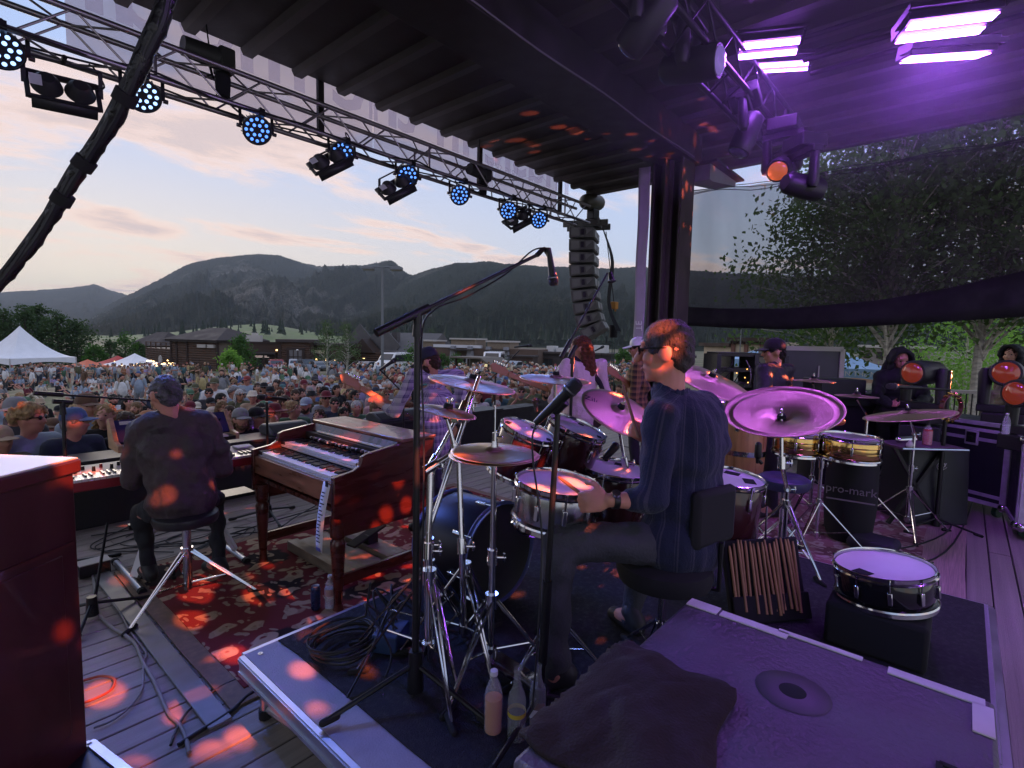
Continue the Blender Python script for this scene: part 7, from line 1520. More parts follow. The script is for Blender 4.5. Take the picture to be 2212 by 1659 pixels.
def flight_case(label, a, b, depth, z0, z1, trims, casters=True, latch=(.3, .75)):
 a = Vector((a.x, a.y, 0)); b = Vector((b.x, b.y, 0)); d = (b-a).normalized(); L = (b-a).length; n = V(d.y, -d.x, 0); n = n if n.dot(a) < 0 else -n; r = thing('flight_case', label, 'flight case', a, 0, 'flight cases on the right'); M = Matrix((d, n, Z3)).transposed()
 at = lambda s, o, z: a+d*s+n*o+Z3*z
 mb = MB(); mb.box(at(L/2, -depth/2, (z0+z1)/2), (L, depth, z1-z0), M); mb.build('body', M_CASE, r)
 for z in trims: mb = MB(); mb.box(at(L/2, .004, z), (L-.06, .012, .035), M); mb.build('trim_strip', M_CTRIM, r)
 for s in (0, L): mb = MB(); mb.box(at(s, .0, (z0+z1)/2), (.055, .03, z1-z0-.06), M); mb.build('corner_edge', M_CTRIM, r)
 mb = MB(); mb.box(at(L/2, .0, z1-.0), (L-.06, .05, .04), M); mb.build('top_edge', M_CTRIM, r); mb = MB(); mb.box(at(L/2, .0, z0+.01), (L-.06, .03, .04), M); mb.build('bottom_edge', M_CTRIM, r)
 for s in (0, L): mb = MB(); mb.box(at(s, -depth/2, z1), (.04, depth, .04), M); mb.build('top_edge', M_ALU, r)
 for s in (0, L):
  for z in (z0, z1): mb = MB(); mb.ell(at(s, 0, z), .045, None, 10, 8); mb.build('ball_corner', M_CHROME, r)
 for q in latch:
  mb = MB(); mb.box(at(L*q, .012, z1-.16), (.13, .014, .16), M); l = mb.build('latch', M_CTRIM, r, bevel=.008); mb = MB(); mb.box(at(L*q, .020, z1-.16), (.09, .008, .11), M); mb.build('latch_dish', M_BLK, l); mb = MB(); mb.box(at(L*q, .028, z1-.16), (.055, .01, .035), M); mb.cyl(at(L*q, .02, z1-.19), at(L*q, .034, z1-.19), .012, None, 8); mb.build('butterfly', M_CHROME, l)
 if casters:
  for s in (.09, L-.09):
   for o in (-.08, -depth+.08): mb = MB(); mb.lathe([(0, -.022), (.055, -.022), (.06, 0), (.055, .022), (0, .022)], 14, basis(d), at(s, o, .06)); mb.build('caster', mat('caster_green', (.02, .07, .04), .6), r)
 return r
ca, cb = V(7.98, .72, 0), V(7.28, -.40, 0); flight_case('long black flight case with silver strips behind the percussion tray', ca, cb, .7, .13, .97, (.90, .80, .22))
flight_case('black flight case with riveted silver corner post at the right picture edge', V(7.38, -.42, 0), V(6.66, -.47, 0), 1.2, .13, .93, (.85,), latch=())
def case_front():
 a = V(6.66, -.47, 0); r = flight_case('second black flight case facing the camera at the far right edge', V(6.62, -.50, 0), V(6.72, -1.9, 0), .5, .13, .92, (.85, .24), latch=(.4,))
case_front()
def moving_head(label, c, look, up=(0, 0, 1), hang=True, k=1.0, lens_m=None, floor=False):
 """yoke light: base, yoke with two arms, tilting head with a lens"""
 c = Vector(c); r = thing('moving_head', label, 'stage light', c, 0, 'moving head stage lights'); f = Vector(look).normalized(); u = Vector(up); x = f.cross(u).normalized(); s = 1 if hang else -1
 mt = mat('fixture_black', (.018, .018, .020), .45, vary=.15)
 mb = MB(); mb.tube([c-f*.21*k, c-f*.17*k, c+f*.10*k, c+f*.20*k, c+f*.215*k], [.075*k, .11*k, .125*k, .118*k, .112*k], 22); mb.build('head', mt, r)
 mb = MB(); mb.lathe([(.098*k, .0), (.085*k, .018*k), (.055*k, .032*k), (0, .038*k)], 24, basis(f), c+f*.212*k); mb.build('lens', lens_m or mat('lens_glass', (.10, .08, .16), .06, spec=1.0), r)
 for q in (-1, 1): mb = MB(); a = c+x*.155*k*q; b = a+u*.30*k*s; mb.tube([a-u*.05*k*s, a, b], [.035*k, .055*k, .045*k], 10); mb.build('yoke_arm', mt, r)
 b = c+u*.33*k*s; mb = MB(); mb.bar(b-x*.2*k, b+x*.2*k, .12*k, .07*k); mb.build('yoke_bridge', mt, r, bevel=.01)
 mb = MB(); mb.box(b+u*.10*k*s, (.30*k, .30*k, .13*k), Matrix((x, u.cross(x), u)).transposed()); mb.build('base', mt, r, bevel=.012)
 if hang: mb = MB(); mb.cyl(b+u*.16*k, b+u*.26*k, .02, None, 8); mb.build('hanging_clamp', M_BLK, r)
 return r
M_AMBER = mat('amber_lens', (.10, .02, .015), .08, emit=(1, .13, .05), estr=.11, spec=1.0)
def right_lights():
 c = P(2178, 808, 5.6); moving_head('moving head light with glowing amber lens on the flight case at the right edge', c, (EYEP-c)+V(0, .6, .4), hang=False, k=1.15, lens_m=M_AMBER)
 c = P(1998, 805, 5.7); moving_head('moving head light turned left with amber lens in front of the hooded man', c, -RH*1.0-FH*.45, hang=False, k=1.1, lens_m=M_AMBER)
 c = P(2235, 850, 4.9); moving_head('moving head light cut by the right picture edge', c, -RH-FH*.2, hang=False, k=1.1, lens_m=M_AMBER)
 for c, z in ((P(1998, 805, 5.7), 'left turned'), (P(2178, 808, 5.6), 'camera facing')):
  mb = MB(); zt = c.z-.33*1.12-.2; mb.box((c.x, c.y, (.98+zt)/2 if c.x > 7.3 else zt/2), (.36, .36, max(.02, (zt-.98) if c.x > 7.3 else zt))); solo(mb, 'light_plinth', M_CASE, 'black plinth under the '+z+' moving head light on the right', 'plinth', loc=(c.x, c.y, .5), bevel=.01)
 c = P(2018, 1003, 5.2); r = thing('wedge_monitor', 'dark floor monitor with small white emblem under the percussion tray', 'speaker', (c.x, c.y, 0)); M = Matrix((RH, FH, Z3)).transposed(); mb = MB(); w = .30
 mb.prism([c-RH*w-FH*.05+Z3*.17, c-RH*w+FH*.30+Z3*.17, V(c.x, c.y, .02)-RH*w+FH*.34, V(c.x, c.y, .02)-RH*w-FH*.1, ], RH*2*w); mb.build('cabinet', M_CASE, r, bevel=.012); mb = MB(); q = c-FH*.085+Z3*.0; mb.tube([q+RH*.04*math.cos(a)+Z3*.04*math.sin(a) for a in np.linspace(0, 5.6, 18)], .004, 5); mb.tube([q-RH*.03+Z3*.0, q+RH*.05+Z3*.03, q+RH*.0-Z3*.05, q+RH*.055-Z3*.01], .004, 5); mb.build('emblem', M_WHITE, r)
 # monitor console, racks, rear cases, handrail
 for lab, x, y, D, w, h in (('black rack of patched cables just right of the drummer\'s head', 1576, 812, 6.6, .46, .55), ('taller black rack with a tangle of cables left of the percussionist', 1622, 815, 7.0, .70, .60)):
  c = P(x, y, D); r = thing('equipment_rack', lab, 'rack', (c.x, c.y, 0), 0, 'equipment racks'); M = Matrix((RH, FH, Z3)).transposed()
  for q in (-1, 1): mb = MB(); mb.box(V(c.x, c.y, (c.z+h/2)/2)+RH*w/2*q, (.05, .45, c.z+h/2), M); mb.build('side', M_CASE, r)
  for z in np.linspace(.3, c.z+h/2, 8): mb = MB(); mb.box(V(c.x, c.y, z), (w, .40, .05), M); mb.build('rack_unit', M_BLK, r, bevel=.004)
  rr = random.Random(x); cb_ = MB()
  for i in range(9): a = V(c.x, c.y, c.z)+RH*rr.uniform(-w/2, w/2)-FH*.24+Z3*rr.uniform(-.1, h/2); b = a+RH*rr.uniform(-.2, .2)-FH*.05-Z3*rr.uniform(.2, .5); mb = MB(); mb.tube(spline([a, a.lerp(b, .3)-FH*.08+RH*rr.uniform(-.1, .1), a.lerp(b, .7)-FH*.08, b], 4), .007, 5); mb.build('patch_cable', M_CABLE if i % 3 else M_GCABLE, r)
  for i in range(5): q = V(c.x, c.y, c.z)+RH*rr.uniform(-w*.4, w*.4)-FH*.21+Z3*rr.uniform(-.2, .2); mb = MB(); mb.ell(q, .008, None, 6, 4); mb.build('indicator', mat('indicator_amber', (1, .5, .1), .4, emit=(1, .45, .1), estr=3), r)
 c = P(1722, 812, 8.2); r = thing('tall_road_case', 'tall grey road case with pale metal edges behind the percussionist', 'road case', (c.x, c.y, 0)); M = Matrix((RH, FH, Z3)).transposed(); w = .98; zt = P(1722, 752, 8.2).z; mb = MB(); mb.box(V(c.x, c.y, zt/2), (w, .6, zt), M); mb.build('body', mat('case_grey', (.07, .07, .08), .6, vary=.15), r)
 for q in (-1, 1): mb = MB(); mb.box(V(c.x, c.y, zt/2)+RH*w/2*q-FH*.3, (.07, .04, zt), M); mb.build('edge', M_TRIM, r)
 mb = MB(); mb.box(V(c.x, c.y, zt)-FH*.3, (w, .04, .07), M); mb.build('edge', M_TRIM, r); mb = MB(); mb.box(V(c.x, c.y, zt*.55)-FH*.305+RH*.15, (.02, .02, zt*.6), M); mb.build('edge', M_TRIM, r)
 c = P(1800, 838, 6.6); mb = MB(); mb.box(V(c.x, c.y, c.z), (.55, .42, .24), Matrix((RH, FH, Z3)).transposed()); solo(mb, 'stage_monitor', M_CASE, 'black box monitor on the desk left of the hooded man', 'monitor', loc=c, bevel=.012); c = P(1850, 868, 6.8); r = thing('mixing_desk', 'long dark mixing desk in front of the hooded man', 'mixing desk', (c.x, c.y, 0)); M = Matrix((RH, FH, Z3)).transposed(); zt = P(1850, 842, 6.8).z
 mb = MB(); mb.box(V(c.x, c.y, zt-.1), (1.25, .6, .16), M); mb.build('console', M_CASE, r, bevel=.01); mb = MB(); mb.box(V(c.x, c.y, (zt-.18)/2), (1.15, .5, zt-.18), M); mb.build('skirt', M_FELT, r)
 for i in range(16): q = V(c.x, c.y, zt-.015)+RH*(-.55+.073*i)-FH*.1; mb = MB(); mb.box(q, (.018, .03, .018), M); mb.build('fader', M_TRIM, r)
 r = thing('handrail', 'thin dark metal handrail behind the stage lights on the right', 'railing', P(2085, 870, 8.6)); a, b = P(2040, 845, 8.6), P(2140, 848, 8.2)
 mb = MB(); mb.bar(a, b, .12, .05); mb.build('top_rail', M_TRIM, r)
 for i in range(9): q = a.lerp(b, i/8); mb = MB(); mb.cyl(q, V(q.x, q.y, .0), .010, None, 6); mb.build('baluster', M_BLK, r)
 w1 = P(2168, 930, 4.7); bottle('clear water bottle lying on top of the right flight case', Fz(2172, 938, .96), .2, .03, ('pet', WAT, .5, CAPW, None))
right_lights()
def wedges():
 for lab, x0, x1, y0, v in (('black monitor wedge on the front wall left of the organ lid', 573, 662, 924, 5.92), ('black monitor wedge on the front wall behind the organ lid', 806, 908, 902, 5.92), ('low black wedge right of the plaid guitarist', 905, 1000, 948, 5.92)):
  a, b = Pv(x0, y0, v), Pv(x1, y0, v); zt = (a.z+b.z)/2; zb = .615; r = thing('monitor_wedge', lab, 'speaker', (a.x, v, zb), 0, 'monitor wedges on the front wall'); h = max(.12, zt-zb); mb = MB()
  mb.prism([(a.x, v-.17, zb), (a.x, v+.17, zb), (a.x, v+.19, zb+h*.6), (a.x, v+.10, zb+h), (a.x, v+.0, zb+h*.97), (a.x, v-.15, zb+h*.35)], (b.x-a.x, 0, 0)); mb.build('cabinet', mat('wedge_blue', (.025, .028, .036), .5, bump=.2, bscale=150), r, bevel=.015)
  mb = MB(); mb.prism([(a.x+.03, v-.158, zb+.04), (a.x+.03, v-.155, zb+h*.33), (a.x+.03, v-.02, zb+h*.90), (a.x+.03, v-.03, zb+h*.90)], (b.x-a.x-.06, 0, 0)); mb.build('grille', M_FELT, r)
wedges()

# ------------------------------------------------------------------ front truss and its lights
M_TRUSS = mat('truss_aluminium', (.34, .31, .34), .35, .85, vary=.15)
TV0, TV1, TZ0, TZ1 = 5.36, 5.66, 3.90, 4.20
def truss():
 r = thing('lighting_truss', 'long aluminium box truss hanging across the stage front', 'truss', (4, 5.5, 4)); x0, x1 = -1.2, 8.28
 for y in (TV0, TV1):
  for z in (TZ0, TZ1): mb = MB(); mb.cyl((x0, y, z), (x1, y, z), .025, None, 12); mb.build('chord', M_TRUSS, r)
 mb = MB(); L = math.hypot(.36, .30); mb.cyl((0, 0, 0), (L, 0, 0), .0095, None, 8); me = mb.mesh('brace', M_TRUSS, 40)
 n = int((x1-x0)/.36)
 def br(a, b):
  d = Vector(b)-Vector(a); o = bpy.data.objects.new('brace', me); COL.objects.link(o); o.parent = r; o.location = Vector(a)-r.location; o.rotation_mode = 'QUATERNION'; o.rotation_quaternion = d.to_track_quat('X', 'Z'); o.scale = (d.length/L, 1, 1)
 for i in range(n):
  a, b = x0+.36*i+.02, x0+.36*(i+1)
  for y in (TV0, TV1): br((a, y, TZ0 if i % 2 else TZ1), (b, y, TZ1 if i % 2 else TZ0))
  for z in (TZ0, TZ1): br((a, TV0 if i % 2 else TV1, z), (b, TV1 if i % 2 else TV0, z))
 for x in (1.5, 4.5, 7.5):
  for y in (TV0, TV1): mb = MB(); mb.cyl((x, y, TZ0), (x, y, TZ1), .014, None, 8); mb.build('spigot_post', M_TRUSS, r)
 mb = MB(); mb.tube([(x, TV0-.03+.02*math.sin(x*7), TZ0+.03-.05*abs(math.sin(x*2.2))) for x in np.linspace(x0, x1, 120)], .010, 6); mb.build('cable', M_CABLE, r); mb = MB(); mb.tube([(x, TV1-.05, TZ0+.06-.06*abs(math.sin(x*1.7+1))) for x in np.linspace(x0, x1, 100)], .009, 6); mb.build('cable', M_CABLE, r)
 return r
truss()
M_LED = mat('led_blue', (.2, .4, 1), .2, emit=(.10, .30, 1.0), estr=1.5); M_LEDW = mat('led_hot', (.6, .7, 1), .2, emit=(.33, .55, 1.0), estr=2.0)
def led_lens_mesh(m):
 mb = MB(); mb.lathe([(0, .008), (.008, .007), (.014, .003), (.0155, 0), (.0155, -.006)], 14); return mb.mesh('led_lens', m, 60)
LENS = {0: led_lens_mesh(M_LEDW), 1: led_lens_mesh(M_LED)}
def par(label, c, hot, aim):
 c = Vector(c); r = thing('par_light', label, 'stage light', c, 0, 'blue lit par lights on the front truss'); f = (Vector(aim)-c).normalized(); M = basis(f, (1, 0, 0)); mt = mat('par_black', (.02, .02, .024), .4, vary=.1)
 B = lambda mb, nm, m, par_=None, **k: mb.build(nm, m, par_ or r, off=(0, 0, 0), **k)
 mb = MB(); mb.lathe([(0, -.12), (.09, -.12), (.115, -.10), (.125, -.04), (.138, .0), (.140, .015), (.128, .018), (.126, .006), (0, .004)], 36, M); B(mb, 'housing', mt)
 for i in range(24): a = i*.2618; d = M @ V(math.cos(a), math.sin(a), 0); mb = MB(); mb.box(d*.123-f*.06, (.016, .004, .09), Matrix((d, f.cross(d), f)).transposed()); B(mb, 'fin', mt)
 for n, q in ((6, .050), (12, .100)):
  for i in range(n): a = i*2*math.pi/n+.2; o = bpy.data.objects.new('led_lens', LENS[0 if hot else 1]); COL.objects.link(o); o.parent = r; o.location = M @ V(q*math.cos(a), q*math.sin(a), .008); o.rotation_euler = M.to_euler()
 x = M @ V(1, 0, 0); x = V(x.x, x.y, 0).normalized()
 for s in (-1, 1): mb = MB(); mb.bar(x*.150*s, x*.150*s+Z3*.16-f*.02, .028, .006, up=f); B(mb, 'yoke_arm', mt)
 mb = MB(); mb.bar(-x*.153+Z3*.16-f*.02, x*.153+Z3*.16-f*.02, .03, .008); B(mb, 'yoke_bar', mt); mb = MB(); mb.cyl(Z3*.16-f*.02, Z3*.17+V(0, TV0-c.y, TZ0-c.z-.13), .016, None, 8); mb.box(V(0, TV0-c.y, TZ0-c.z), (.05, .07, .07)); B(mb, 'clamp', M_BLK)
 for s in (-1, 1): mb = MB(); mb.cyl(x*.150*s, x*.185*s, .018, None, 10); B(mb, 'knob', mt)
 l = bpy.data.lights.new('par_beam', 'SPOT'); l.energy = BLUE_W*(5 if hot else 1); l.color = (.12, .22, 1.0); l.spot_size = R(62); l.spot_blend = .8; l.shadow_soft_size = .12; o = bpy.data.objects.new('par_beam', l); COL.objects.link(o); o.location = c+f*.05; o.rotation_euler = f.to_track_quat('-Z', 'Y').to_euler()
BLUE_W = 45
def pars():
 W = ['leftmost', 'second', 'third', 'fourth', 'fifth', 'sixth', 'seventh', 'last']
 D = ['blue par light cut by the left picture edge', 'bright blue par light half behind the thick black cable', 'blue par light hanging alone right of the thick cable', 'blue par light beside the first tilted dark flood light', 'blue par light beside the second tilted dark flood light', 'blue par light right under the black chain hoist', 'blue par light in front of the third dark flood light', 'blue par light nearest the speaker array']
 for i, (x, y) in enumerate(((2, 106), (308, 206), (555, 281), (739, 333), (880, 381), (993, 421), (1098, 455), (1164, 475))):
  c = Pv(x, y, 5.46); par(D[i], c, i < 2, V(.9, 1.2, .4) if i < 2 else V(c.x*.35+1.0, .3, .9+.2*(i % 2)))
pars()
def flood(label, c, f, k=1.0, dark=True):
 c = Vector(c); r = thing('flood_light', label, 'stage light', c, 0, 'dark twin flood lights on the front truss'); f = Vector(f).normalized(); M = basis(f, (1, 0, 0)); x, y = M @ V(1, 0, 0), M @ V(0, 1, 0); mt = mat('flood_black', (.022, .022, .025), .5, vary=.15)
 B = lambda mb, nm, m, **q: mb.build(nm, m, r, off=(0, 0, 0), **q)
 for s in (-1, 1): mb = MB(); mb.lathe([(0, -.13*k), (.06*k, -.13*k), (.10*k, -.08*k), (.125*k, -.01*k), (.12*k, .0), (0, -.02*k)], 24, M, x*.125*k*s); B(mb, 'can', mt)
 for q in (-1, 1): mb = MB(); mb.bar(x*-.27*k+y*.14*k*q, x*.27*k+y*.14*k*q, .03*k, .04*k, up=f); B(mb, 'frame_bar', mt); mb = MB(); mb.bar(x*.27*k*q-y*.155*k, x*.27*k*q+y*.155*k, .04*k, .03*k, up=f); B(mb, 'frame_bar', mt)
 for a in (.5, -.5): mb = MB(); mb.add([x*-.25*k+y*.15*k*(1 if a > 0 else -1), x*.25*k+y*.15*k*(1 if a > 0 else -1), x*.25*k+y*.30*k*(1 if a > 0 else -1)*.62+f*.10*k, x*-.25*k+y*.30*k*(1 if a > 0 else -1)*.62+f*.10*k], [(0, 1, 2, 3)]); o = B(mb, 'barn_door', mt); o.modifiers.new('t', 'SOLIDIFY').thickness = .004
 top = V(0, TV0-c.y+.05, TZ0-c.z-.05)
 for s in (-1, 1): mb = MB(); mb.bar(x*.29*k*s, x*.29*k*s+Z3*min(.28, top.z-.02), .03, .008, up=f); B(mb, 'yoke_arm', mt)
 mb = MB(); mb.bar(x*-.295*k+Z3*min(.28, top.z-.02), x*.295*k+Z3*min(.28, top.z-.02), .035, .012); B(mb, 'yoke_bar', mt); mb = MB(); mb.cyl(Z3*min(.28, top.z-.02), top, .018, None, 8); B(mb, 'clamp', M_BLK)
 mb = MB(); mb.box(x*-.21*k+y*.05*k-f*.13*k, (.09*k, .12*k, .004), M); B(mb, 'warning_label', M_PAPER); mb = MB(); mb.tube(spline([x*.2*k-f*.08, x*.32*k+Z3*.10, x*.25*k+Z3*.22, top+V(.15, 0, 0)], 5), .007, 6); B(mb, 'cable', M_CABLE); return r
flood('large dark twin flood light seen from behind at the upper left', Pv(138, 196, 5.5), (.12, 1, -.42), .80); 
flood('tilted dark flood light under the fourth blue par', Pv(712, 347, 5.56), (.75, .5, -.65), .82); flood('tilted dark flood light under the fifth blue par', Pv(855, 403, 5.56), (.75, .5, -.65), .82); flood('small dark flood light tucked behind the seventh blue par', Pv(1118, 474, 5.60), (.7, .5, -.7), .80)
def hoist(label, c, chain_top, k=1.0, m=None):
 c = Vector(c); r = thing('chain_hoist', label, 'chain hoist', c, 0, 'chain hoists'); m = m or mat('hoist_black', (.03, .03, .032), .55, vary=.2); B = lambda mb, nm, mm, **q: mb.build(nm, mm, r, off=(0, 0, 0), **q)
 mb = MB(); mb.cyl(V(-.22*k, 0, 0), V(.10*k, 0, 0), .085*k, .10*k, 18); B(mb, 'motor', m); mb = MB(); mb.box(V(.13*k, 0, -.01), (.14*k, .20*k, .22*k)); B(mb, 'gearbox', m, bevel=.02*k); mb = MB(); mb.lathe([(.055*k, 0), (.07*k, -.05*k), (.06*k, -.22*k), (0, -.24*k)], 14, None, V(.12*k, .02, -.10*k)); B(mb, 'chain_bag', M_FELT)
 ct = Vector(chain_top)-c; mb = MB(); mb.cyl(V(0, 0, .08*k), ct, .007, None, 5); z = .1
 B(mb, 'chain', M_BLK); mb = MB(); mb.tube([V(0, 0, -.08*k), V(.02, 0, -.16*k), V(-.02, 0, -.19*k)], .012, 6); B(mb, 'hook', M_BLK)
hoist('black chain hoist hanging over the truss right of the thick cable', Pv(452, 120, 5.5), Pv(452, 120, 5.5)+V(-.05, 0, .55), 1.0); hoist('black chain hoist with work lamp on the truss below the mirrored emblem', Pv(1035, 372, 5.5), Pv(1035, 372, 5.5)+V(0, 0, .5), .9)
def array():
 r = thing('line_array', 'hanging column of dark line array speakers curving down toward the crowd', 'speaker array', Pv(1270, 470, 5.75)); am = mat('array_grey', (.12, .12, .112), .55, vary=.2, vscale=5, bump=.2, bscale=120); pn = mat('array_panel', (.18, .18, .17), .5, vary=.15)
 c0 = Pv(1262, 500, 5.75); cx = c0.x; y = 5.75; z = c0.z+.02; ang = R(3); hs = .232
 N = 9; pos = Vector((cx, y, z)); angs = [0, 1, 2, 4, 6, 9, 12, 17, 30]
 for i in range(N):
  a = R(angs[i]*1.0); Mx = Matrix.Rotation(-a, 3, 'X') @ Matrix.Rotation(R(0), 3, 'Z'); Mz = Matrix.Rotation(R(24), 3, 'Z'); M = Mz @ Mx; c = pos-M @ V(0, 0, hs/2); L = lambda p: c+M @ Vector(p)
  mb = MB(); w, d, h = 1.0, .66, hs*.46
  mb.add([L(p) for p in ((-w/2, .2, -h), (w/2, .2, -h), (w/2, .2, h), (-w/2, .2, h), (-w*.38, -.24, -h*.78), (w*.38, -.24, -h*.78), (w*.38, -.24, h*.78), (-w*.38, -.24, h*.78))], [(1, 0, 3, 2), (4, 5, 6, 7), (0, 1, 5, 4), (2, 3, 7, 6), (1, 2, 6, 5), (3, 0, 4, 7)]); cb_ = mb.build('array_cabinet', am, r, bevel=.008)
  for s in (-1, 1):
   def side(t, o, zz): # point on a side face
    x0 = w/2*(1-t)+w*.38*t; return L((s*(x0+o), .2-.44*t, zz))
   mb = MB(); q = [side(.10, .006, -h*.72), side(.44, .006, -h*.66), side(.44, .006, h*.66), side(.10, .006, h*.72)]; mb.prism(q, (M @ V(s*.01, 0, 0))); mb.build('side_panel', pn, cb_)
   mb = MB(); q = [side(.50, .006, -h*.5), side(.62, .006, -h*.5), side(.62, .006, h*.5), side(.50, .006, h*.5)]; mb.prism(q, (M @ V(s*.006, 0, 0))); mb.build('handle_recess', M_BLK, cb_)
   mb = MB(); q = [side(.68, .006, h*.55), side(.95, .006, h*.5), side(.70, .006, -h*.45)]; mb.prism(q, (M @ V(s*.012, 0, 0))); mb.build('rigging_plate', pn, cb_)
  for k2 in range(2): mb = MB(); q = [L((w*(-.34+.36*k2), -.243, -h*.62)), L((w*(-.34+.36*k2+.30), -.243, -h*.62)), L((w*(-.34+.36*k2+.30), -.243, h*.62)), L((w*(-.34+.36*k2), -.243, h*.62))]; mb.prism(q, M @ V(0, -.012, 0)); mb.build('rear_panel', pn, cb_)
  pos = pos-M @ V(0, 0, hs)
 top = V(cx, y, z+.02); mb = MB(); Mz = Matrix.Rotation(R(24), 3, 'Z')
 for s in (-1, 1): mb = MB(); mb.box(top+Mz @ V(.20*s, -.05, .07), (.06, .85, .11), Mz); mb.build('rigging_bar', am, r)
 mb = MB(); mb.box(top+Mz @ V(0, -.1, .09), (.5, .08, .10), Mz); mb.build('rigging_bar', am, r); mb = MB(); mb.box(top+Mz @ V(0, -.30, .095), (.62, .04, .12), Mz); mb.build('rigging_bar', am, r)
 for i in range(4): mb = MB(); a = pos+V(.12+.05*i, -.36, .1); mb.tube(spline([top+V(.2, -.3, 0), top+V(.34+.03*i, -.42, -.6), top+V(.30+.03*i, -.40, -1.4), a], 6), .011, 6); mb.build('speaker_cable', M_CABLE, r)
 q = Pv(1282, 437, 5.7); h2 = thing('chain_hoist', 'barrel shaped chain hoist holding up the speaker array', 'chain hoist', q, 0, 'chain hoists'); mb = MB(); mb.cap(q-V(.24, 0, .04), q+V(.22, .05, .04), .15, .155, 16); mb.build('motor', mat('hoist_olive', (.05, .045, .03), .5, vary=.25), h2); mb = MB(); mb.box(q+V(0, 0, -.24), (.22, .16, .2)); mb.build('hook_block', M_BLK, h2, bevel=.015); mb = MB(); mb.cyl(q+V(0, 0, .1), V(q.x, q.y, 4.62), .012, None, 6); mb.build('chain', M_BLK, h2)
 a = Pv(1309, 500, 5.6); b = Pv(1327, 660, 5.6); ch = thing('chain_fall', 'hanging chain and cables with orange hook block beside the speaker array', 'chain', a); mb = MB(); mb.cyl(a, b, .010, None, 6); mb.build('chain', M_BLK, ch); mb = MB(); mb.box(b, (.13, .12, .15)); mb.cyl(b-Z3*.12+V(.05, 0, 0), b-Z3*.02+V(.05, 0, 0), .02, None, 8); mb.build('hook_block', mat('hoist_orange', (.45, .20, .03), .45), ch, bevel=.012)
 e = Pv(1325, 716, 5.6); mb = MB(); mb.cyl(e+Z3*.13, e-Z3*.13, .085, .08, 16); mb.build('counterweight', M_RUB, ch)
 for dx in (-.02, .06): mb = MB(); mb.tube([b+V(dx, 0, 0), e+V(dx*.6, 0, .1), e+V(dx, 0, -.2), V(b.x+dx*2, b.y, -.6)], .010, 6); mb.build('cable', mat('cable_green', (.03, .07, .05), .5), ch)
array()
def loom():
 pts = [P(x, y, d) for x, y, d in ((372, -60, 1.75), (352, 30, 1.75), (322, 100, 1.76), (285, 180, 1.78), (240, 270, 1.82), (195, 335, 1.85), (168, 372, 1.86), (128, 440, 1.88), (90, 500, 1.9), (45, 560, 1.92), (0, 612, 1.95), (-60, 680, 2.0))]
 r = thing('cable_loom', 'thick black bundle of cables sweeping down across the upper left corner', 'cable', pts[0]); q = spline(pts, 6); n = len(q); mb = MB(); mb.tube(q, [.028-.009*(i/n)+.0022*math.sin(i*.9)+.002*math.sin(i*2.3) for i in range(n)], 14); mb.build('wrapped_bundle', mat('loom_wrap', (.010, .010, .011), .32, vary=.3, vscale=20, bump=.4, bscale=30), r)
 for k in range(4): mb = MB(); mb.tube([p+RT*(.019*math.cos(i*.11+k*1.6)*(1-.4*i/n))+UP*(.019*math.sin(i*.11+k*1.6)*(1-.4*i/n))-FW*.012 for i, p in enumerate(q)], .011, 7); mb.build('cable', M_CABLE, r)
 for i in (20, 33, 41): mb = MB(); d = (q[i+1]-q[i]).normalized(); mb.cyl(q[i]-d*.02, q[i]+d*.02, .040-.012*(i/n), None, 14); mb.build('tape_band', M_RUB, r)
loom()

# ------------------------------------------------------------------ upper right rig: truss, moving heads, strobes
M_RIG = mat('black_truss', (.03, .028, .032), .4, .6, vary=.2)
def rear_truss():
 r = thing('rear_truss', 'dark box truss running back under the roof above the percussion', 'truss', (5, 1, 4.2)); x0, x1 = 3.0, 7.3; yc, zc = 1.86, 4.26
 for y in (yc-.15, yc+.15):
  for z in (zc-.15, zc+.15): mb = MB(); mb.cyl((x0, y, z), (x1, y, z), .025, None, 10); mb.build('chord', M_RIG, r)
 i = 0; x = x0
 while x < x1-.3:
  for y in (yc-.15, yc+.15): mb = MB(); mb.cyl((x, y, zc-.15 if i % 2 else zc+.15), (x+.3, y, zc+.15 if i % 2 else zc-.15), .010, None, 6); mb.build('brace', M_RIG, r)
  mb = MB(); mb.cyl((x, yc-.15, zc-.15), (x+.3, yc+.15, zc-.15), .010, None, 6); mb.build('brace', M_RIG, r); x += .3; i += 1
 r2 = thing('cross_truss', 'dark box truss crossing the upper right corner under the roof', 'truss', (5.6, -1, 4.4))
 for dx in (-.15, .15):
  for z in (4.32, 4.52): mb = MB(); mb.cyl((5.6+dx, 1.3, z), (5.6+dx, -2.6, z), .022, None, 10); mb.build('chord', M_RIG, r2)
rear_truss()
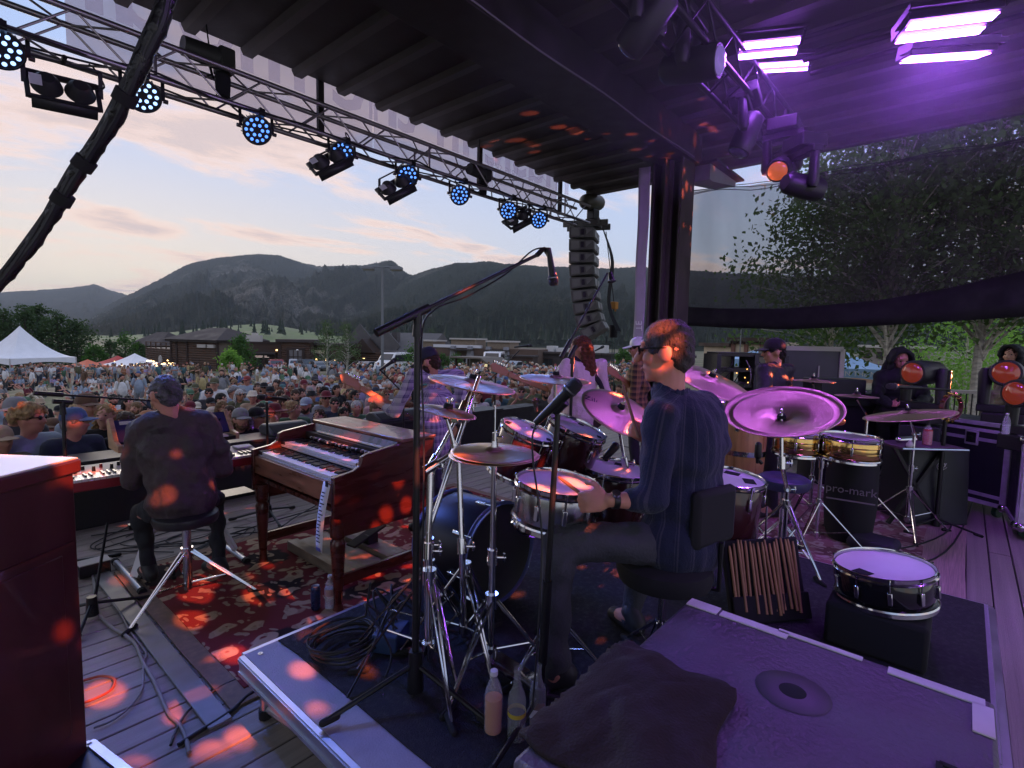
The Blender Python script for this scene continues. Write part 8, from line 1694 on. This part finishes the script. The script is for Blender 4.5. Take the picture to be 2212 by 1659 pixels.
def rig_heads():
 lens = mat('lens_violet', (.12, .08, .25), .2, emit=(.45, .3, .9), estr=.3)
 c = P(1490, 142, 4.3); moving_head('large moving head with violet ribbed lens left of the bright strobes', c, RH*.80-FH*.62-Z3*.12, k=1.12, lens_m=lens)
 c = P(1612, 300, 5.0); moving_head('moving head hanging straight down in violet smoke', c+Z3*.05, -RH*.35-Z3*.9, up=(FH*.1+Z3*.4+V(.01, 0, 0)).normalized(), k=.9)
 c = P(1688, 362, 5.4); moving_head('moving head with glowing orange lens facing left under the roof edge', c, -RH*.55-FH*.75-Z3*.42, k=.95, lens_m=mat('orange_lens', (.2, .05, .02), .1, emit=(1, .20, .05), estr=.35))
 c = P(1732, 402, 5.2); moving_head('lowest moving head pointing across in front of the mesh screen', c, RH*.95+FH*.2-Z3*.12, k=.95)
 c = P(1400, 45, 3.7); moving_head('dark moving head cut by the upper edge left of the rig', c, -RH*.5+FH*.5-Z3*.6, k=1.0)
rig_heads()
# strobe panels: their own LED rows give the purple light
ST_COL, ST_W = (.40, .11, 1.0), 150.0
def led_mat(name, strength):
 m = mat(name, (.03, .02, .05), .4, emit=ST_COL, estr=strength); t, b = nodes_of(m); L = t.links
 co = t.nodes.new('ShaderNodeTexCoord'); sp = t.nodes.new('ShaderNodeSeparateXYZ'); L.new(co.outputs['Object'], sp.inputs[0])
 w = []
 for i, s in ((0, 58.0), (1, 58.0)):
  a = t.nodes.new('ShaderNodeMath'); a.operation = 'MULTIPLY'; a.inputs[1].default_value = s; L.new(sp.outputs[i], a.inputs[0]); f = t.nodes.new('ShaderNodeMath'); f.operation = 'PINGPONG'; f.inputs[1].default_value = .5; L.new(a.outputs[0], f.inputs[0]); w.append(f.outputs[0])
 mx = t.nodes.new('ShaderNodeMath'); mx.operation = 'MINIMUM'; L.new(w[0], mx.inputs[0]); L.new(w[1], mx.inputs[1]); mr = t.nodes.new('ShaderNodeMapRange'); mr.inputs[1].default_value = .06; mr.inputs[2].default_value = .2; mr.inputs[3].default_value = strength*.18; mr.inputs[4].default_value = strength*1.15; L.new(mx.outputs[0], mr.inputs[0]); L.new(mr.outputs[0], b.inputs['Emission Strength']); return m
M_S1 = led_mat('strobe_led', ST_W); M_S2 = led_mat('strobe_led_dim', ST_W*.45)
def strobe(label, x0, y0, x1, y1, D, tilt, rows, wd=.54, hh=.2, D2=None):
 a, b = P(x0, y0, D), P(x1, y1, D2 or D); c = (a+b)/2; x = (b-a).normalized(); w = (b-a).length; toc = (EYEP-c).normalized(); y0v = toc.cross(x).normalized(); n = (toc*math.cos(tilt)-y0v*math.sin(tilt)).normalized(); n = (n-x*n.dot(x)).normalized(); y = n.cross(x); M = Matrix((x, y, n)).transposed()
 r = thing('strobe_panel', label, 'strobe light', c, 0, 'purple strobe panels under the roof'); r.rotation_euler = M.to_euler(); B = lambda mb, nm, m, **q: mb.build(nm, m, r, off=(0, 0, 0), **q)
 mb = MB(); mb.box((0, 0, -.06), (w+.04, hh+.04, .10)); B(mb, 'housing', M_BLK, bevel=.008)
 for (ya, yb, m) in rows: mb = MB(); mb.quad((-w/2, ya, .002), (w/2, ya, .002), (w/2, yb, .002), (-w/2, yb, .002)); B(mb, 'led_row', m, smooth=None)
 for s in (-1, 1): mb = MB(); mb.box((s*(w/2+.03), .06, -.05), (.015, .18, .03)); B(mb, 'yoke_arm', M_BLK)
 mb = MB(); mb.box((0, hh*.5+.06, -.06), (w+.08, .03, .03)); B(mb, 'yoke_bar', M_BLK)
R1 = [(.028, .10, M_S1), (-.10, -.028, M_S2)]; R2 = [(.03, .10, M_S1), (-.09, -.03, M_S2)]; R3 = [(.028, .10, M_S1), (-.10, -.028, M_S1)]
strobe('upper left purple strobe panel with two bright rows', 1597, 112, 1724, 100, 4.75, R(52), R1, D2=4.6)
strobe('lower left purple strobe panel with one bright thin row', 1630, 150, 1745, 143, 5.2, R(68), R2, D2=5.0)
strobe('upper right purple strobe panel with two dotted rows', 1951, 72, 2136, 50, 3.35, R(56), R3, D2=3.25)
strobe('lower right purple strobe showing one thin dotted row', 1955, 131, 2125, 120, 3.75, R(80), [(-.09, .09, M_S1)], D2=3.65)

def rear_strobe(label, c, n):
 c = Vector(c); n = Vector(n).normalized(); x = n.cross(Z3).normalized(); M = Matrix((x, n.cross(x), n)).transposed(); r = thing('strobe_panel', label, 'strobe light', c, 0, 'purple strobe panels under the roof'); r.rotation_euler = M.to_euler(); B = lambda mb, nm, m, **q: mb.build(nm, m, r, off=(0, 0, 0), **q)
 mb = MB(); mb.box((0, 0, -.06), (.58, .24, .10)); B(mb, 'housing', M_BLK, bevel=.008)
 for ya in (-.10, .028): mb = MB(); mb.quad((-.27, ya, .002), (.27, ya, .002), (.27, ya+.072, .002), (-.27, ya+.072, .002)); B(mb, 'led_row', M_S1, smooth=None)
rear_strobe('purple strobe panel hanging behind the camera over the right rear of the stage', (4.3, -1.9, 4.2), (-.30, .80, -.50))
rear_strobe('purple strobe panel hanging behind the camera over the left rear of the stage', (1.2, -1.9, 4.2), (.25, .80, -.55))
# ------------------------------------------------------------------ orange dotted beams from the moving heads
def gobo(loc, aim, watts, size, scale, thr, col=(1, .17, .07), rot=0.0):
 l = bpy.data.lights.new('gobo_beam', 'SPOT'); l.energy = watts; l.color = col; l.spot_size = size; l.spot_blend = .15; l.shadow_soft_size = .015; l.use_nodes = True; t = l.node_tree; L = t.links
 em = t.nodes['Emission'] if 'Emission' in t.nodes else t.nodes.new('ShaderNodeEmission')
 co = t.nodes.new('ShaderNodeTexCoord'); cb = t.nodes.new('ShaderNodeMapping'); cb.inputs['Scale'].default_value = (scale, scale, .01); cb.inputs['Location'].default_value = (rot*7, rot*3, 0); L.new(co.outputs['Normal'], cb.inputs[0])
 v = t.nodes.new('ShaderNodeTexVoronoi'); v.inputs['Scale'].default_value = 1; v.inputs['Randomness'].default_value = .9; L.new(cb.outputs[0], v.inputs['Vector'])
 v2 = t.nodes.new('ShaderNodeTexWhiteNoise'); L.new(v.outputs['Color'], v2.inputs['Vector']); sz = t.nodes.new('ShaderNodeMath'); sz.operation = 'MULTIPLY_ADD'; sz.inputs[1].default_value = thr*.75; sz.inputs[2].default_value = thr*.35; L.new(v2.outputs['Value'], sz.inputs[0])
 df = t.nodes.new('ShaderNodeMath'); df.operation = 'SUBTRACT'; L.new(sz.outputs[0], df.inputs[0]); L.new(v.outputs['Distance'], df.inputs[1]); mr = t.nodes.new('ShaderNodeMapRange'); mr.interpolation_type = 'SMOOTHSTEP'; mr.inputs[1].default_value = -.06; mr.inputs[2].default_value = .08; L.new(df.outputs[0], mr.inputs[0]); L.new(mr.outputs[0], em.inputs['Strength'])
 o = bpy.data.objects.new('gobo_beam', l); COL.objects.link(o); o.location = loc; o.rotation_euler = (Vector(aim)-Vector(loc)).to_track_quat('-Z', 'Y').to_euler()
c = V(.9, -2.5, 3.9); moving_head('moving head light hanging at the back of the stage behind the camera', c, V(1.6, 3.3, .8)-c, k=1.0, lens_m=MATS['orange_lens']); gobo(c+(V(1.6, 3.3, .8)-c).normalized()*.27, (1.38, 3.5, .80), 5600, R(28.5), 30, .38)
c = P(2178, 808, 5.6); gobo(c+(EYEP-c).normalized()*.30, (3.7, 2.6, 1.5), 4000, R(30), 32, .36)
c = P(1688, 362, 5.4); gobo(c+(-RH*.55-FH*.75-Z3*.42).normalized()*.3, (1.3, 3.0, .4), 3000, R(50), 32, .30, rot=.6)
c = P(1998, 805, 5.7); gobo(c-RH*.34, (6.6, 3.1, 4.0), 3000, R(30), 22, .34, rot=1.1)
# ------------------------------------------------------------------ the band and crew
def shirt_stripes(name, base, stripe, check=False, nst=24):
 """thin woven stripes running down the garment, with cross bands for a check"""
 m = mat(name, base, .9, sheen=.1, spec=.2, bump=.3, bscale=120); t, b = nodes_of(m); L = t.links; co = t.nodes.new('ShaderNodeTexCoord'); sp = t.nodes.new('ShaderNodeSeparateXYZ'); L.new(co.outputs['Object'], sp.inputs[0])
 def mt(op, a, b_=None, c=None):
  n = t.nodes.new('ShaderNodeMath'); n.operation = op
  for i, v in enumerate((a, b_, c)):
   if v is None: continue
   if isinstance(v, (int, float)): n.inputs[i].default_value = v
   else: L.new(v, n.inputs[i])
  return n.outputs[0]
 an = mt('MULTIPLY', mt('ARCTAN2', sp.outputs[1], sp.outputs[0]), nst/6.2832)
 def line(o, w): return mt('LESS_THAN', mt('FRACT', o), w)
 if check: f = mt('MULTIPLY', mt('ADD', mt('ADD', line(an, .42), line(mt('MULTIPLY', sp.outputs[2], 15), .42)), mt('MULTIPLY', mt('ADD', line(mt('MULTIPLY', an, 2.0), .12), line(mt('MULTIPLY', sp.outputs[2], 30), .12)), .6)), .38)
 else: f = mt('ADD', mt('MULTIPLY', line(an, .10), .9), mt('MULTIPLY', line(mt('ADD', an, .16), .06), .6))
 x = t.nodes.new('ShaderNodeMix'); x.data_type = 'RGBA'; L.new(f, x.inputs[0]); x.inputs[6].default_value = (*base, 1); x.inputs[7].default_value = (*stripe, 1); L.new(x.outputs[2], b.inputs['Base Color']); return m
def band_person(name_label, J, k, sleeve, shirt_m, trou_m, skin_i, hair, shoe=M_SHOE, vox=.010, wr=.009, e=.016, glasses=None, under=None, beard=None, eyes=True, extra=None, side=None, group=None, sole=None):
 root = Vector((J['hip'].x, J['hip'].y, min(J['anL'].z, J['anR'].z)-.08)); r = thing('person', name_label, 'person', root, 0, group); J.setdefault('bulk', 1.0)
 ms = figure_meshes(J, k, vox, sleeve, e, True, True, wr, root, side=side)
 link(ms['body'], 'body', r, m=SKINS[skin_i]); link(ms['shirt'], 'shirt', r, m=shirt_m); link(ms['trousers'], 'trousers', r, m=trou_m)
 M = head_frame(J['fwd'], J.get('hup', (0, 0, 1)))
 for o in face_parts(r, J['head']-root, M, k, eyes, glasses): pass
 if beard: o = link(hair_mesh('beard'), 'beard', r, J['head']-root, M, HAIRM[beard]); o.scale = (k, k, k)
 for kind, m in hair: head_gear(r, J['head']-root, M, k, kind, m)
 for s in 'LR':
  mb = MB(); a = J['an'+s]; t = J['to'+s]; d = (t-a); d = V(d.x, d.y, 0).normalized(); mb.cap(a-Z3*.02-d*.05, a+Z3*.02, .045, .05, 12); mb.cap(a-d*.05-Z3*.035, t+d*.02-Z3*.0, .042, .040, 12); me = skin_mesh(mb, .012, 'shoe', shoe, 1, off=root); link(me, 'shoe', r)
 return r, root, M
def mkJ(**k): return {a: (Vector(b) if not isinstance(b, (int, float, bool)) else b) for a, b in k.items()}
def drummer():
 J = mkJ(hip=P(1468, 1168, 2.25), chest=P(1484, 968, 2.25), neck=P(1448, 846, 2.22), head=P(1437, 758, 2.20), shL=P(1428, 905, 2.10), shR=P(1530, 885, 2.40), elL=P(1408, 1082, 2.02), wrL=P(1318, 1080, 1.99), tiL=P(1268, 1084, 2.0), elR=P(1515, 1000, 2.62), wrR=P(1410, 948, 2.48), tiR=P(1378, 930, 2.45),
   hiL=P(1440, 1178, 2.19), hiR=P(1505, 1175, 2.34), knL=P(1205, 1172, 2.12), knR=P(1400, 1165, 2.65), anL=Fz(1200, 1445, RISER+.10), anR=P(1360, 1400, 2.6), toL=Fz(1188, 1470, RISER+.05), toR=P(1330, 1400, 2.7), fwd=-RH*.90+FH*.32-Z3*.10, hup=Z3-RH*.10, bulk=1.2, collar=1)
 J['anR'].z = RISER+.10; J['toR'].z = RISER+.05; J['curlL'] = 1.0; J['curlR'] = 1.0
 r, root, M = band_person('drummer with short grey brown hair and glasses in a faintly striped dark blue shirt', J, 1.09, 1.42, shirt_stripes('navy_stripe', (.017, .020, .044), (.048, .047, .072), nst=18), mat('grey_denim', (.048, .048, .060), .9, vary=.3, vscale=9, bump=.3, bscale=90), 2, [('short', mat('hair_greybrown', (.060, .048, .042), .6, vary=.8, vscale=30, bump=1, bscale=70, stretch=(4, 4, .8)))], vox=.007, wr=.013, glasses='glasses', eyes=True, side={'L': Z3*.9+FH*.3, 'R': Z3})
 c = J['wrL']-(J['wrL']-J['elL']).normalized()*.02; d = (J['wrL']-J['elL']).normalized(); mb = MB(); mb.cyl(c-d*.011-root, c+d*.011-root, .034, .033, 20); w = mb.build('watch', M_BLK, r, off=(0, 0, 0)); mb = MB(); q = c-root+Z3*.030-FH*.016; mb.lathe([(0, .006), (.016, .006), (.019, 0), (.019, -.006)], 16, basis(Z3*.8-FH*.5), q); mb.build('watch_face', M_CHROME, w, off=(0, 0, 0))
 mb = MB(); n = J['neck']; 
 for a in np.linspace(0, 2*math.pi, 17)[:-1]: mb.cap(n+V(.068*math.cos(a), .068*math.sin(a), -.03)-root, n+V(.073*math.cos(a), .073*math.sin(a), .012)-root, .012, .010, 6)
 me = skin_mesh(mb, .009, 'collar', MATS['navy_stripe'], 1); link(me, 'collar', r)
drummer()
def keyboardist():
 hip = V(1.13, 3.76, .68); hd = P(358, 852, 3.36)
 J = mkJ(hip=hip, chest=P(382, 985, 3.40), neck=P(370, 893, 3.38), head=hd, shL=P(304, 928, 3.34), shR=P(446, 918, 3.52), elL=P(287, 1035, 3.36), elR=P(478, 1010, 3.62), wrL=Pv(305, 1012, 4.30), wrR=Pv(480, 985, 4.34), tiL=Pv(312, 1008, 4.42), tiR=Pv(478, 975, 4.46),
   hiL=hip+V(-.10, .02, -.03), hiR=hip+V(.10, .02, -.03), knL=V(.98, 4.14, .53), knR=V(1.42, 4.06, .55), anL=V(1.02, 4.16, .12), anR=V(1.36, 3.86, .13), toL=V(1.02, 4.30, .07), toR=V(1.34, 4.0, .08), fwd=V(-.10, 1, -.32), bulk=1.13, collar=1)
 for a in ('L', 'R'): J['wr'+a].z = .86; J['ti'+a].z = .825
 band_person('keyboard player with grey hair seen from behind in a dark mottled jacket', J, 1.02, 2.0, mat('dark_jacket', (.058, .042, .042), .85, vary=.5, vscale=8, bump=.5, bscale=30), mat('dark_jeans', (.016, .018, .022), .9, vary=.2), 2, [('short', mat('hair_darkgrey', (.085, .080, .085), .6, vary=.9, vscale=22, bump=1, bscale=60))], vox=.011, wr=.02, e=.034, eyes=False)
keyboardist()
def standing(hd, feet, face, k, **over):
 """upright joints between a head position and the floor below it"""
 f = V(face.x, face.y, 0).normalized(); x = V(f.y, -f.x, 0); z0 = feet.z; H = hd.z-z0; q = lambda a, b, c: V(feet.x, feet.y, z0)+x*a+f*b+Z3*(c*H/1.622)
 off = V(hd.x-feet.x, hd.y-feet.y, 0)
 J = dict(hip=q(0, 0, .96)+off*.5, chest=q(0, -.01, 1.28)+off*.8, neck=q(0, -.02, 1.475)+off*.95, head=Vector(hd), bulk=over.pop('bulk', 1.0))
 for s, m in (('L', -1), ('R', 1)):
  J['sh'+s] = q(.185*m, -.02, 1.425)+off*.9; J['el'+s] = q(.25*m, 0, 1.14)+off*.8; J['wr'+s] = q(.22*m, .14, .95)+off*.7; J['ti'+s] = J['wr'+s]+f*.06-Z3*.08; J['hi'+s] = q(.09*m, 0, .92)+off*.5; J['kn'+s] = q(.11*m, .02, .50)+off*.2; J['an'+s] = q(.13*m, -.02, .10); J['to'+s] = q(.15*m, .14, .05)
 J['fwd'] = Vector(face)
 for a, b in over.items(): J[a] = b if isinstance(b, (int, float)) else Vector(b)
 return J
def guitar(label, head_pt, neck_end, body_c, m, face, bass=False):
 head_pt, neck_end, body_c = Vector(head_pt), Vector(neck_end), Vector(body_c); r = thing('electric_guitar', label, 'guitar', body_c); d = (head_pt-neck_end).normalized(); n = Vector(face); n = (n-d*n.dot(d)).normalized(); u = n.cross(d)
 mb = MB(); mb.bar(neck_end, head_pt, .055, .022, up=n); mb.build('neck', mat('maple_neck', (.38, .18, .09), .4), r, bevel=.006)
 mb = MB(); h = head_pt; mb.prism([h+u*.028, h+d*.05+u*.05, h+d*.19+u*.055, h+d*.22+u*.02, h+d*.17-u*.035, h-u*.028], n*.018); mb.build('headstock', MATS['maple_neck'], r, bevel=.004)
 for i in range(6): q = h+d*(.045+.027*i)+u*.06; mb = MB(); mb.cap(q, q+u*.02, .007, .009, 8); mb.build('tuning_peg', M_CHROME, r)
 pl = [(.18, .10), (.12, .17), (-.02, .11), (-.14, .18), (-.26, .12), (-.27, -.05), (-.18, -.18), (-.04, -.12), (.10, -.17), (.18, -.12), (.08, -.02)]; q = [body_c+d*a+u*b for a, b in pl]; mb = MB(); mb.prism([p-n*.02 for p in q], n*.045); mb.build('body', m, r, bevel=.012, smooth=30)
 for i in range(6): mb = MB(); mb.cyl(body_c-d*.12+u*(-.02+.008*i)+n*.034, h+d*.02+u*(-.015+.006*i)+n*.016, .0008, None, 4); mb.build('string', M_CHROME, r)
def plaid():
 feet = Fz(940, 1140); hd = P(926, 782, 4.80); L = lambda a, b, c: P(a, b, c)
 J = standing(hd, feet, V(-.45, .85, -.40), 1.0, elL=L(852, 893, 4.66), wrL=L(812, 866, 4.86), tiL=L(786, 855, 4.95), elR=L(1010, 900, 5.0), wrR=L(985, 912, 5.25), tiR=L(955, 912, 5.3), shL=L(892, 812, 4.72), shR=L(988, 812, 5.02), neck=L(932, 806, 4.84), chest=L(940, 880, 4.88), bulk=1.1)
 J['hem'] = V(0, 0, -.16); J['collar'] = 1; J['curlL'] = .9
 r, root, M = band_person('guitarist in a checked purple shirt and dark cap with his back to the camera', J, 1.02, 1.45, shirt_stripes('plaid_check', (.46, .42, .50), (.07, .05, .15), check=True), mat('blue_jeans', (.05, .055, .10), .9, vary=.3, vscale=8), 2, [('cap', mat('cap_navy', (.02, .022, .04), .8)), ('short', HAIRM['brown'])], vox=.013, wr=.016, beard='brown', eyes=False)
 guitar('guitar with reddish neck held by the man in the checked shirt', L(778, 838, 4.90), L(858, 880, 5.02), L(930, 925, 5.18), mat('sunburst', (.30, .10, .03), .25, coat=.5), V(-.2, .9, .2))
plaid()
def pink():
 hd = P(1254, 752, 5.5); feet = V(hd.x-.05, hd.y-.02, 0); L = lambda a, b, c: P(a, b, c)
 J = standing(hd, feet, V(-.50, .8, -.12), 1.05, shL=L(1222, 788, 5.36), shR=L(1296, 788, 5.66), elL=L(1196, 868, 5.25), wrL=L(1196, 845, 5.55), tiL=L(1186, 826, 5.60), elR=L(1310, 868, 5.72), wrR=L(1275, 880, 5.95), tiR=L(1250, 880, 6.0), bulk=1.14)
 J['hem'] = V(0, 0, -.20); J['collar'] = 1; J['curlL'] = .9
 r, root, M = band_person('long haired guitarist in a pale pink shirt with a dark shoulder strap', J, 1.08, 1.45, mat('pink_shirt', (.55, .42, .44), .9, vary=.1, vscale=7, bump=.4, bscale=60), mat('dark_trousers', (.02, .02, .025), .9), 2, [('long', HAIRM['auburn'])], vox=.013, wr=.016, eyes=False)
 ax = (J['shR']-J['shL']).normalized(); back = V(.5, -.8, 0).normalized(); mb = MB(); pts = [J['shL']+ax*.08+Z3*.075+back*.02-root, J['chest']+back*.165-ax*.02+Z3*.06-root, J['chest']+back*.17+ax*.09-Z3*.08-root, J['hip']+back*.13+ax*.20+Z3*.08-root]
 q = spline(pts, 6); vs = []; sd = (ax*.8+Z3*.6).normalized()
 for p in q: vs += [p-sd*.03, p+sd*.03]
 mb.v = vs; mb.f = [(2*i, 2*i+1, 2*i+3, 2*i+2) for i in range(len(q)-1)]; o = mb.build('guitar_strap', M_FELT, r, off=(0, 0, 0), smooth=180); o.modifiers.new('t', 'SOLIDIFY').thickness = .006
 guitar('guitar with pink lit headstock held by the man in the pink shirt', L(1098, 808, 5.46), L(1185, 842, 5.6), L(1262, 890, 5.98), mat('guitar_black', (.03, .02, .02), .25), V(-.2, .9, .2))
pink()
def others():
 L = lambda a, b, c: P(a, b, c)
 hd = P(1378, 752, 6.35); J = standing(hd, V(hd.x+.05, hd.y, 0), -RH*.95+FH*.25-Z3*.15, 1.0, elL=L(1368, 860, 6.2), wrL=L(1362, 838, 6.35), tiL=L(1348, 826, 6.35), elR=L(1395, 840, 6.3), wrR=L(1372, 800, 6.2), tiR=L(1366, 778, 6.2), bulk=1.05)
 band_person('guitarist in white and purple cap and sunglasses half hidden by the drummer', J, 1.0, 1.5, shirt_stripes('amber_check', (.05, .035, .03), (.36, .20, .08), check=True, nst=14), mat('dark_trousers', (.02, .02, .025), .9), 1, [('cap', mat('cap_white', (.52, .50, .55), .8)), ('short', HAIRM['dark'])], vox=.015, glasses='sunglasses', eyes=False)
 guitar('dark guitar with short visible neck beside the drummer\'s face', L(1338, 815, 6.25), L(1378, 842, 6.4), L(1420, 868, 6.6), mat('guitar_black', (.03, .02, .02), .25), -RH*.3+V(0, .9, .2))
 hd = P(1672, 760, 5.25); J = standing(hd, V(hd.x+.03, hd.y-.02, 0), -RH*.95+FH*.18-Z3*.08, 1.0, elL=L(1650, 850, 5.05), wrL=L(1628, 862, 4.9), tiL=L(1610, 858, 4.85), elR=L(1690, 855, 5.45), wrR=L(1650, 862, 5.35), tiR=L(1630, 858, 5.3), shL=L(1652, 802, 5.16), shR=L(1700, 800, 5.38), bulk=1.1); J['collar'] = 1
 band_person('percussionist in black cap, glasses and black zipped jacket behind the congas', J, 1.03, 2.0, mat('black_jacket', (.016, .015, .018), .75, vary=.3, vscale=7, bump=.3, bscale=30), mat('dark_trousers', (.02, .02, .025), .9), 1, [('cap', CLOTHM['black']), ('short', HAIRM['dark'])], vox=.012, wr=.014, e=.024, glasses='glasses')
 hd = P(1945, 778, 6.3); J = standing(hd, V(hd.x+.1, hd.y+.05, 0), -FH*.9-RH*.2-Z3*.28, 1.0, elL=L(2000, 862, 6.2), elR=L(1895, 862, 6.25), wrL=L(1975, 872, 5.95), wrR=L(1920, 872, 5.95), tiL=L(1962, 874, 5.88), tiR=L(1935, 874, 5.88), bulk=1.22)
 band_person('bearded crew member in a dark hooded jacket bent over the mixing desk', J, 1.0, 2.0, mat('dark_hoodie', (.012, .013, .016), .9, vary=.3, vscale=6), mat('dark_trousers', (.02, .02, .025), .9), 2, [('hood', MATS['dark_hoodie'])], vox=.014, wr=.016, e=.03, beard='brown')
 hd = P(2186, 768, 6.9); J = standing(hd, V(hd.x-.15, hd.y-.05, 0), -RH*.9-FH*.35, 1.0, elL=L(2135, 860, 6.7), wrL=L(2120, 905, 6.6), tiL=L(2118, 925, 6.55), elR=L(2215, 860, 7.0), wrR=L(2190, 890, 6.9), tiR=L(2180, 900, 6.8), bulk=1.0)
 band_person('crew member in a black hood and brown coat at the right picture edge', J, 1.0, 2.0, mat('brown_coat', (.12, .085, .06), .9, vary=.3, vscale=6, bump=.4), mat('dark_trousers', (.02, .02, .025), .9), 0, [('hood', MATS['dark_hoodie']), ('wavy', HAIRM['brown'])], vox=.014, wr=.018, e=.026)
others()
# ------------------------------------------------------------------ air: valley haze and stage smoke
def air(name, label, lo, hi, col, dens, aniso=0.0, ems=None):
 mb = MB(); c = [(a+b)/2 for a, b in zip(lo, hi)]; mb.box(c, [b-a for a, b in zip(lo, hi)]); o = mb.build(name, None, None, None); m = bpy.data.materials.new(name); m.use_nodes = True; t = m.node_tree; t.nodes.clear()
 v = t.nodes.new('ShaderNodeVolumePrincipled'); v.inputs['Color'].default_value = (*col, 1); v.inputs['Density'].default_value = dens; v.inputs['Anisotropy'].default_value = aniso; u = t.nodes.new('ShaderNodeOutputMaterial'); t.links.new(v.outputs[0], u.inputs['Volume']); o.data.materials.append(m); tag(o, label, 'haze', kind='stuff'); return o
air('haze', 'thin blue evening haze over the valley', (-9500, -9500, -12), (12000, 12000, 800), (.84, .92, 1.0), .000065)
air('stage_smoke', 'violet lit smoke drifting under the roof around the strobe panels', (2.4, -2.4, 3.3), (7.0, 2.6, 4.54), (.9, .9, .95), .05)
